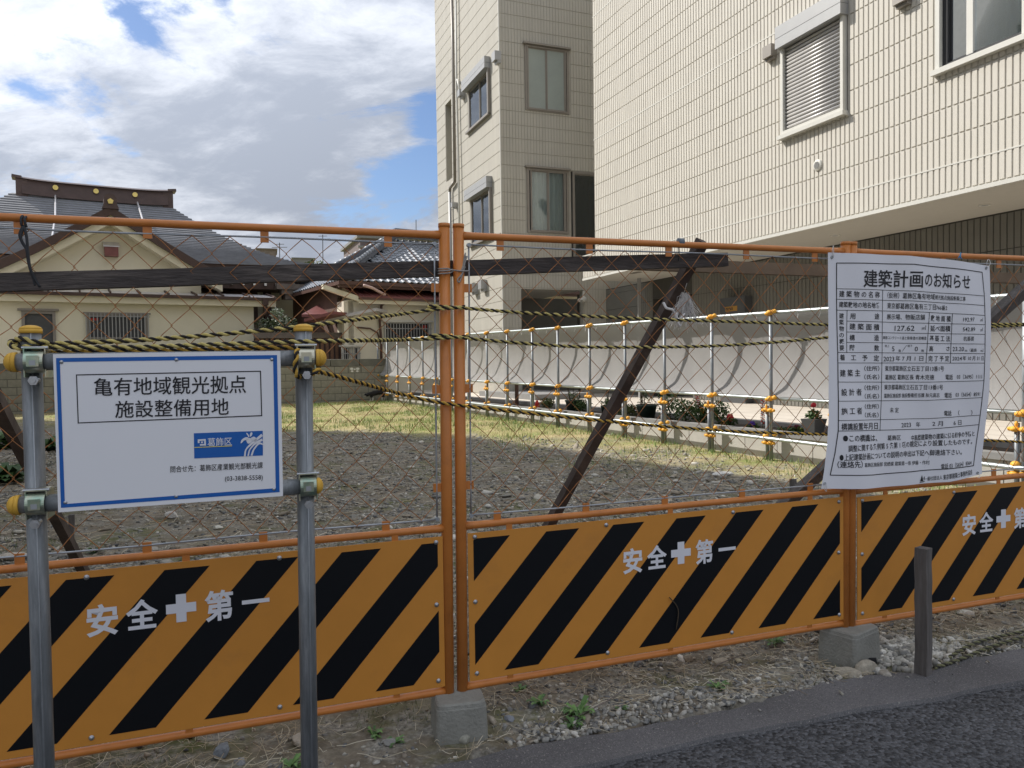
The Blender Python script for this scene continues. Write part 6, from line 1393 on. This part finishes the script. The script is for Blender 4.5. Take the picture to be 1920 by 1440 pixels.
def frayed():
    c = at(1283, 556, 3.45); b = thing('frayed_cord', 'frayed white cord bundle hanging on the sloping timber brace', 'cord', c); rr = random.Random(5)
    mb = MB()
    for k in range(150):
        a = c+A([rr.uniform(-.012, .02), rr.uniform(-.01, .01), rr.uniform(-.01, .02)]); L0 = rr.uniform(.05, .15); P = [a]
        sx = rr.gauss(.0, .3)
        for i in range(4): a = a+A([sx*L0/4+rr.gauss(0, .006), rr.gauss(0, .004), -L0/4+rr.gauss(0, .004)]); P.append(a)
        mb.tube(P, .0009, 3)
    part('strands', mb, M['fray'], b)
    mb = MB(); mb.tube([at(1288, 531, 3.42), c+Z*.02], .0015, 5); mb.tube(catmull([at(1244, 568, 3.40), at(1250, 578, 3.38), at(1262, 582, 3.40), at(1268, 600, 3.42), at(1276, 612, 3.42)], 4), .006, 5); mb.tube(catmull([at(1268, 586, 3.38), at(1272, 600, 3.38), at(1284, 588, 3.4)], 4), .004, 5); part('cord', mb, M['fray'], b, True)
frayed()
# ------------------------------------------------------------------ loose ground cover
def gz_at(x, y):
    near = 1.0
    return lot_z(x, y)+(vnoise(x, y, .9, 1)-.5)*.04+(vnoise(x, y, 4, 2)-.5)*.022+(vnoise(x, y, 13, 5)-.5)*.012
def raw_mesh(name, V, Fc, m, cols, smooth=False):
    k = Fc.shape[1]; n = len(Fc); me = bpy.data.meshes.new(name); me.vertices.add(len(V)); me.vertices.foreach_set('co', V.reshape(-1).astype(np.float32))
    me.loops.add(n*k); me.loops.foreach_set('vertex_index', Fc.reshape(-1).astype(np.int32)); me.polygons.add(n)
    me.polygons.foreach_set('loop_start', np.arange(0, n*k, k, dtype=np.int32)); me.polygons.foreach_set('loop_total', np.full(n, k, np.int32))
    me.update(calc_edges=True); me.materials.append(m); set_col(me, cols)
    if smooth: me.polygons.foreach_set('use_smooth', [True]*n)
    return me
PHI = (1+5**.5)/2
ICO_V = A([(-1, PHI, 0), (1, PHI, 0), (-1, -PHI, 0), (1, -PHI, 0), (0, -1, PHI), (0, 1, PHI), (0, -1, -PHI), (0, 1, -PHI), (PHI, 0, -1), (PHI, 0, 1), (-PHI, 0, -1), (-PHI, 0, 1)])/math.hypot(1, PHI)
ICO_F = A([(0, 11, 5), (0, 5, 1), (0, 1, 7), (0, 7, 10), (0, 10, 11), (1, 5, 9), (5, 11, 4), (11, 10, 2), (10, 7, 6), (7, 1, 8), (3, 9, 4), (3, 4, 2), (3, 2, 6), (3, 6, 8), (3, 8, 9), (4, 9, 5), (2, 4, 11), (6, 2, 10), (8, 6, 7), (9, 8, 1)])
STONES = A([(.25, .24, .215), (.31, .295, .255), (.16, .16, .155), (.37, .345, .29), (.25, .215, .165), (.12, .12, .12), (.50, .475, .42), (.31, .265, .205), (.20, .195, .18)])
def stones(name, P, size, flat, seed, label=None, pal=STONES):
    r = np.random.default_rng(seed); n = len(P); s = size[:, None, None]
    V = ICO_V[None]*(1+.22*r.normal(size=(n, 12, 1)))*A([1., .72, flat])[None, None]*(1+.2*r.normal(size=(n, 1, 3)))*s
    a = r.random(n)*6.28; c, d = np.cos(a)[:, None], np.sin(a)[:, None]; t = r.normal(size=n)[:, None]*.25
    x, y, z = V[..., 0], V[..., 1], V[..., 2]; z = z+x*t; V = np.stack([x*c-y*d, x*d+y*c, z], -1)+P[:, None]; V[..., 2] += size[:, None]*flat*.35
    Fc = (ICO_F[None]+12*np.arange(n)[:, None, None]).reshape(-1, 3); cc = pal[r.integers(0, len(pal), n)]*(.75+.5*r.random((n, 1)))
    me = raw_mesh(name, V.reshape(-1, 3), Fc, M['stonecol'], np.repeat(cc, 12, 0)); o = bpy.data.objects.new(name, me); COL.objects.link(o)
    if label: tag(o, label, 'gravel', kind='stuff')
    return o
def blades(name, P, h, w, lean, cols, seed, label, cat, seg=1, pick=None):
    r = np.random.default_rng(seed); n = len(P); a = r.random(n)*6.28; d = np.stack([np.cos(a), np.sin(a), np.zeros(n)], 1); e = np.stack([-d[:, 1], d[:, 0], np.zeros(n)], 1)
    hh = h[:, None]; ln = lean*r.random((n, 1))
    p0 = P-e*w/2; p1 = P+e*w/2; m0 = P+Z*hh*.55+d*hh*ln*.35; p2 = m0-e*w*.38; p3 = m0+e*w*.38; tip = P+Z*hh*(1-.3*ln)+d*hh*ln
    V = np.stack([p0, p1, p3, p2, tip], 1).reshape(-1, 3); b = 5*np.arange(n)[:, None]
    Fc = np.concatenate([b+A([[0, 1, 2]]), b+A([[0, 2, 3]]), b+A([[3, 2, 4]])], 0)
    k = r.integers(0, len(cols), n) if pick is None else np.clip((pick*len(cols)+r.normal(size=n)*.9).astype(int), 0, len(cols)-1)
    cc = A(cols)[k]*(.7+.6*r.random((n, 1))); me = raw_mesh(name, V, Fc, M['leafcol'], np.repeat(cc, 5, 0))
    o = bpy.data.objects.new(name, me); COL.objects.link(o); tag(o, label, cat, kind='stuff'); return o
def scatter(n, x0, x1, y0, y1, test, seed):
    r = np.random.default_rng(seed); x = x0+(x1-x0)*r.random(n); y = y0+(y1-y0)*r.random(n)**1.0; k = (np.abs(x/y) < .76) & test(x, y, r); x, y = x[k], y[k]
    return np.stack([x, y, gz_at(x, y)], 1)
off_kerb = lambda x, y: y > curve_y(kin, x)+.015
def away_net(x, y): return ((x-NF.O[0])*NF.n[0]+(y-NF.O[1])*NF.n[1]) > -.05
feet = [FE.pt(-.028, 0, .02)[:2], FE.pt(1.835, 0, 0)[:2]]
clearf = lambda x, y: np.all([np.hypot(x-f[0], y-f[1]) > .13 for f in feet], 0)
# near verge
P = scatter(52000, -2.4, 6, 1.9, 6.2, lambda x, y, r: off_kerb(x, y) & clearf(x, y) & (r.random(len(x)) < .12+1.0*np.clip(vnoise(x, y, 2.4, 11)*1.5-.55, 0, 1)), 21)
r_ = np.random.default_rng(5); stones('verge_gravel', P, .004+.010*r_.random(len(P))**2.2, .55, 22, 'small mixed pebbles strewn over the dirt verge under the fence')
P = scatter(3800, -2.4, 6, 1.9, 5.6, lambda x, y, r: off_kerb(x, y) & clearf(x, y) & (vnoise(x, y, 2.0, 12)*.7+vnoise(x, y, 7, 42)*.3 > .47), 23)
r_ = np.random.default_rng(6); stones('verge_stones', P, .009+.017*r_.random(len(P))**2.5, .6, 24, 'larger rounded stones scattered on the dirt verge')
# gravel bed by the asphalt edge
def edge_beds(x, y, r):
    d = y-curve_y(kin, x); return (d > .01) & (d < .22) & (vnoise(x, y, 1.5, 13)*.7+vnoise(x, y, 6, 33)*.3 > .52) & (r.random(len(x)) < 1.2-d*4) & clearf(x, y)
P = scatter(60000, .0, 6, 2.4, 5.4, edge_beds, 25)[:2600]; stones('edge_gravel', P, .006+.010*r_.random(len(P)), .7, 26, 'pale crushed gravel collected along the asphalt edge', STONES[[0, 1, 2, 3, 6, 8]])
P = scatter(2600, -.5, 6, 2.4, 5.4, lambda x, y, r: (y < curve_y(kin, x)+.01) & (y > curve_y(kin, x)-.22) & (r.random(len(x)) < np.exp(-(curve_y(kin, x)-y)*14)), 63); P[:, 2] = .012; stones('stray_grit', P, .003+.006*rng.random(len(P))**2, .6, 64, 'stray grit spilled over the asphalt edge strip')
# pebble pile by the right foot
g0 = on_ground(1690, 1225); n = 900; r = np.random.default_rng(8); x = g0[0]+r.normal(size=n)*.13; y = g0[1]+r.normal(size=n)*.10; k = (y > curve_y(kin, x)+.03) & (np.hypot(x-feet[1][0], y-feet[1][1]) > .12)
x, y = x[k], y[k]; P = np.stack([x, y, gz_at(x, y)+.03*np.exp(-((x-g0[0])**2+(y-g0[1])**2)/.02)*r.random(len(x))], 1); stones('pebble_pile', P, .011+.014*r.random(len(P)), .75, 28, 'pile of pale pebbles between the concrete foot and the grey marker post', STONES[[0, 1, 3, 6, 6, 8]])
# lot gravel
def lotg(x, y, r):
    g = grass_amount(x, y); return off_kerb(x, y) & away_net(x, y) & (r.random(len(x)) > g*1.2) & (r.random(len(x)) < .25+np.clip(vnoise(x, y, 1.1, 14)*1.8-.5, 0, 1)) & (r.random(len(x)) < 1.25-y/26)
P = scatter(125000, -12, 5.2, 3.4, 16.0, lotg, 31); P = P[P[:, 1] > 2.9+.3427*P[:, 0]+.1]; r = np.random.default_rng(9); stones('lot_gravel', P, .007+.022*r.random(len(P))**2.6, .42, 32, 'grey crushed stone covering the shaded part of the vacant lot')
P = scatter(3200, -12, 5, 4, 14, lotg, 33); r = np.random.default_rng(10); stones('lot_rubble', P, .028+.05*r.random(len(P))**3, .36, 34, 'flat broken rubble pieces scattered over the lot', STONES[[1, 3, 4, 6, 7, 0]])
# fallen stalks
def stalks(name, n, x0, x1, y0, y1, test, seed, lmin, lmax, w, label):
    P = scatter(n, x0, x1, y0, y1, test, seed); r = np.random.default_rng(seed+1); n = len(P); a = r.random(n)*6.28; L0 = (lmin+(lmax-lmin)*r.random(n)**2)[:, None]; bend = r.normal(size=(n, 1))*.28
    K = 5; pts = []; 
    for k in range(K):
        f = k/(K-1)-.5; aa = a[:, None]+bend*f; q = P+np.concatenate([np.cos(aa), np.sin(aa), 0*aa], 1)*L0*f; q[:, 2] += .006+.014*np.abs(np.sin(f*3+bend[:, 0]*3))+.01*(r.random(n)-.5)*0; pts.append(q)
    pts = np.stack(pts, 1); d = np.stack([-np.sin(a), np.cos(a), np.zeros(n)], 1)[:, None]*w/2; V = np.concatenate([pts-d, pts+d, pts+Z*w*.8], 1).reshape(-1, 3); b = 15*np.arange(n)[:, None]; Fs = []
    for k in range(K-1): Fs += [b+A([[k, k+1, 10+k+1, 10+k]]), b+A([[10+k, 10+k+1, 5+k+1, 5+k]])]
    Fc = np.concatenate(Fs, 0); pal = A([(.48, .42, .30), (.36, .30, .20), (.58, .52, .40), (.24, .19, .13), (.42, .34, .22)]); cc = pal[r.integers(0, 5, n)]*(.8+.4*r.random((n, 1)))
    me = raw_mesh(name, V, Fc, M['strawcol'], np.repeat(cc, 15, 0)); o = bpy.data.objects.new(name, me); COL.objects.link(o); tag(o, label, 'dry stalks', kind='stuff')
stalks('dry_stalks', 30000, -2.4, 6, 1.9, 6.0, lambda x, y, r: off_kerb(x, y) & clearf(x, y) & (r.random(len(x)) < np.clip((vnoise(x, y, 1.7, 15)+.35*vnoise(x, y, 6, 16)-.40)*3, .06, 1)), 41, .02, .17, .0019, 'dry straw-coloured stalks lying on the verge under the fence')
stalks('lot_straw', 3000, -8, 5, 4, 12, lambda x, y, r: off_kerb(x, y) & away_net(x, y), 43, .05, .25, .004, 'dry stalks scattered over the lot gravel')
# grass in the sunlit part of the lot
DRY = [(.44, .34, .19), (.40, .32, .17), (.38, .32, .13), (.27, .28, .08), (.17, .22, .05)]; FRESH = [(.12, .22, .035), (.16, .27, .05), (.09, .17, .03), (.22, .28, .07)]
def gdens(x, y, r): return away_net(x, y) & (r.random(len(x)) < grass_amount(x, y))
P = scatter(150000, -14, 6, 7, 25.5, gdens, 51); r = np.random.default_rng(11); P = P[(((P[:, :2]-BW.O[:2])@BW.n[:2]) > .05)]
hh = (.02+.045*r.random(len(P)))*(1+.02*P[:, 1]); blades('lot_grass', P, hh*.62, .006, 1.5, DRY, 52, 'short dry yellow-green grass over the sunlit part of the lot', 'grass', pick=np.clip(vnoise(P[:, 0], P[:, 1], .9, 61)*1.1+vnoise(P[:, 0], P[:, 1], 3, 62)*.5-.42-np.clip((P[:, 1]-13)/16, -.25, .25), 0, .99))
P = scatter(90000, -10, 6, 7.4, 25, lambda x, y, r: gdens(x, y, r) & ((vnoise(x, y, 1.2, 17) > .60) | (((x-NF.O[0])*NF.n[0]+(y-NF.O[1])*NF.n[1]) < .45)) & (r.random(len(x)) < .8), 53); r = np.random.default_rng(12); P = P[(((P[:, :2]-BW.O[:2])@BW.n[:2]) > .05)]
blades('green_grass', P, .04+.08*r.random(len(P)), .008, .9, FRESH, 54, 'fresh green grass growing along the planter wall and in patches', 'grass')
# low weeds and moss on the verge
P = scatter(70000, -2.4, 6, 1.9, 6.2, lambda x, y, r: off_kerb(x, y) & clearf(x, y) & (vnoise(x, y, 1.9, 18)*.7+vnoise(x, y, 7, 19)*.3 > .49), 55); r = np.random.default_rng(13)
blades('verge_grass', P, .008+.026*r.random(len(P))**2, .0022, 1.4, [(.085, .12, .035), (.13, .15, .05), (.06, .09, .025), (.20, .18, .08)], 56, 'thin moss and short grass patches on the verge', 'grass')
P = scatter(26000, -9, 4, 4, 11, lambda x, y, r: off_kerb(x, y) & away_net(x, y) & (vnoise(x, y, 1.2, 20)*.7+vnoise(x, y, 5, 21)*.3 > .60), 57); r = np.random.default_rng(14)
blades('lot_weeds', P, .02+.05*r.random(len(P))**2, .005, 1.2, [(.11, .15, .05), (.17, .18, .08), (.08, .12, .03)], 58, 'sparse low weeds among the lot gravel', 'weeds')
# individual weeds
def weed(x, y, s, n, lab, seed, cols=((.10, .20, .05), (.14, .25, .07), (.07, .14, .04)), tall=1., gy=None):
    g = on_ground(x, y) if gy is None else gy; g = A([g[0], g[1], float(gz_at(A([g[0]]), A([g[1]]))[0])]); r = random.Random(seed); w = thing('weed', lab, 'weed', g); mb = MB()
    V = []; Fc = []; C_ = []
    for k in range(n):
        a = r.uniform(0, 6.28); L0 = s*r.uniform(.5, 1.); el = r.uniform(.15, 1.1)*tall; d = A([math.cos(a), math.sin(a), 0]); e = A([-d[1], d[0], 0]); wd = L0*.16
        b0 = len(V); p1 = g+d*L0*.45+Z*L0*.5*el; p2 = g+d*L0*.9+Z*L0*.75*el; p3 = g+d*L0*1.15+Z*L0*.55*el
        V += [g-e*wd*.2, g+e*wd*.2, p1+e*wd*.8, p1-e*wd*.8, p2+e*wd, p2-e*wd, p3]; Fc += [(b0, b0+1, b0+2, b0+3), (b0+3, b0+2, b0+4, b0+5), (b0+5, b0+4, b0+6)]; c = A(cols[r.randrange(3)])*r.uniform(.8, 1.2); C_ += [c]*7
    off = ROOT[w.name]; o = mesh_obj('leaves', [tuple(v-off) for v in V], Fc, M['leafcol'], w); set_col(o.data, A(C_))
for i, (x, y, s, n, lab) in enumerate(((1010, 1325, .05, 26, 'small bright green weed right of the first concrete foot'), (975, 1300, .04, 18, 'pale green weed sprouting just under the bottom rail'), (1085, 1345, .07, 40, 'leafy green weed midway between foot and asphalt edge'),
        (1075, 1365, .05, 24, 'low green weed below the leafy one'), (1345, 1292, .05, 30, 'green weed among the pebbles left of the right foot'), (1165, 1335, .03, 16, 'tiny pale weed near the asphalt edge'), (740, 1395, .04, 20, 'small green weed left of the first concrete foot'),
        (700, 1380, .04, 18, 'dark reddish weed left of the first foot'), (545, 1437, .05, 22, 'weed at the bottom of the photo beside the right steel post'), (1745, 1150, .05, 18, 'green weed behind the marker post'), (1450, 1215, .06, 24, 'tuft of weeds at the middle of the verge'))):
    weed(x, y, s, n, lab, 100+i)
for i, (x, y, s, n, lab) in enumerate(((15, 905, .30, 90, 'dark green weed clump at the left edge of the photo, front one'), (20, 845, .34, 110, 'dark green weed clump at the left edge of the photo, rear one'), (95, 850, .30, 90, 'dark green weed clump between the left steel post and the sign'), (178, 1040, .07, 30, 'bright weed at the foot of the left brace'))):
    weed(x, y, s, n, lab, 200+i, ((.05, .10, .03), (.07, .13, .04), (.04, .08, .025)), 1.2)
# larger single stones
def rock(x, y, w, lab, col, seed, flat=.5, z=None):
    g = on_ground(x, y); r = np.random.default_rng(seed); V = []; n = 1
    import bmesh
    bm = bmesh.new(); bmesh.ops.create_icosphere(bm, subdivisions=3, radius=1)
    K = r.normal(size=(9, 3)); K /= np.linalg.norm(K, axis=1)[:, None]; D = .55+.35*r.random(9)
    for v in bm.verts:
        p = A(v.co); t = p@K.T; m_ = np.where(t > D, D/np.maximum(t, 1e-6), 1).min(); p = p*m_*(1+.03*math.sin(p[0]*9+seed)*math.sin(p[1]*8)); V.append(p)
    a = r.random()*6.28; R_ = A([[math.cos(a), -math.sin(a), 0], [math.sin(a), math.cos(a), 0], [0, 0, 1]]); g[2] = float(gz_at(A([g[0]]), A([g[1]]))[0])
    V = A(V)*A([w/2, w/2*.7, w/2*flat]); V[:, 2] += w/2*flat*.45; V = V@R_.T
    me = bpy.data.meshes.new('rock'); me.from_pydata([tuple(v) for v in V], [], [tuple(q.index for q in f.verts) for f in bm.faces]); bm.free(); me.materials.append(M['stonecol']); set_col(me, A([col]*len(V)))
    o = bpy.data.objects.new('rock', me); COL.objects.link(o); o.location = [float(v) for v in g]; tag(o, lab, 'rock')
for i, q in enumerate(((1625, 1262, .12, 'large pale broken stone against the right concrete foot', (.38, .34, .27), .7), (1590, 1268, .13, 'long pale flat stone in front of the right concrete foot', (.36, .32, .25), .35), (1660, 1268, .07, 'pale stone between the broken stone and the marker post', (.36, .33, .28), .5),
        (1350, 1245, .09, 'flat pale stone under the middle fence panel', (.36, .32, .25), .4), (1386, 1243, .05, 'yellowish flat chip near the flat pale stone', (.45, .40, .28), .4), (1290, 1238, .06, 'brown stone near the bottom rail, middle panel', (.22, .18, .13), .6),
        (870, 1392, .07, 'greenish stone at the right corner of the first concrete foot', (.30, .29, .24), .6), (728, 1397, .055, 'rounded grey stone left of the first concrete foot', (.26, .25, .23), .6), (418, 1418, .085, 'smooth blue-grey oval cobble at the bottom of the photo', (.20, .22, .24), .7),
        (570, 1385, .14, 'large pale chunk of rubble behind the right steel post', (.42, .37, .30), .35), (955, 1352, .05, 'slate grey stone right of the first foot', (.20, .21, .23), .5), (1095, 1315, .045, 'small grey stone near the leafy weed', (.25, .24, .22), .5), (1415, 1305, .05, 'upright pale pebble at the asphalt edge', (.40, .36, .30), .8),
        (450, 1430, .06, 'grey stone beside the oval cobble', (.25, .25, .25), .5), (282, 955+80, .16, 'pale rock on the lot below the sign', (.36, .34, .30), .5), (322, 968, .2, 'flat white stone on the lot right of the sign bottom', (.50, .48, .44), .4), (408, 990, .13, 'square white chip on the lot gravel', (.55, .53, .46), .3), (20, 1050, .22, 'whitish broken slab at the left edge', (.48, .43, .36), .35), (1355, 890, .3, 'white flat stone in the grass near the net fence', (.6, .58, .54), .2))):
    rock(q[0], q[1], q[2], q[3], q[4], 300+i, q[5])
# stray twigs and curled root in the verge
for i, (pts, lab) in enumerate(((((1335, 1262), (1345, 1247), (1370, 1236), (1395, 1226)), 'curled dry root standing by the flat pale stone'), (((1255, 1120), (1268, 1135), (1272, 1150), (1268, 1180)), 'thin twig stuck on the black stripe of the middle panel'),
        (((1052, 1350), (1100, 1335), (1160, 1300), (1175, 1285)), 'long arching dry twig right of the first foot'))):
    mb = MB()
    if i == 1: Q = [F_(x, y, .024) for x, y in pts]
    else: Q = [on_ground(x, y, .012+.02*math.sin(k*1.05)) for k, (x, y) in enumerate(pts)]
    mb.tube(catmull(Q, 5), .0022, 5); solo('twig', mb, M['stem'] if i == 1 else M['railwood'], lab, 'twig', smooth=True)
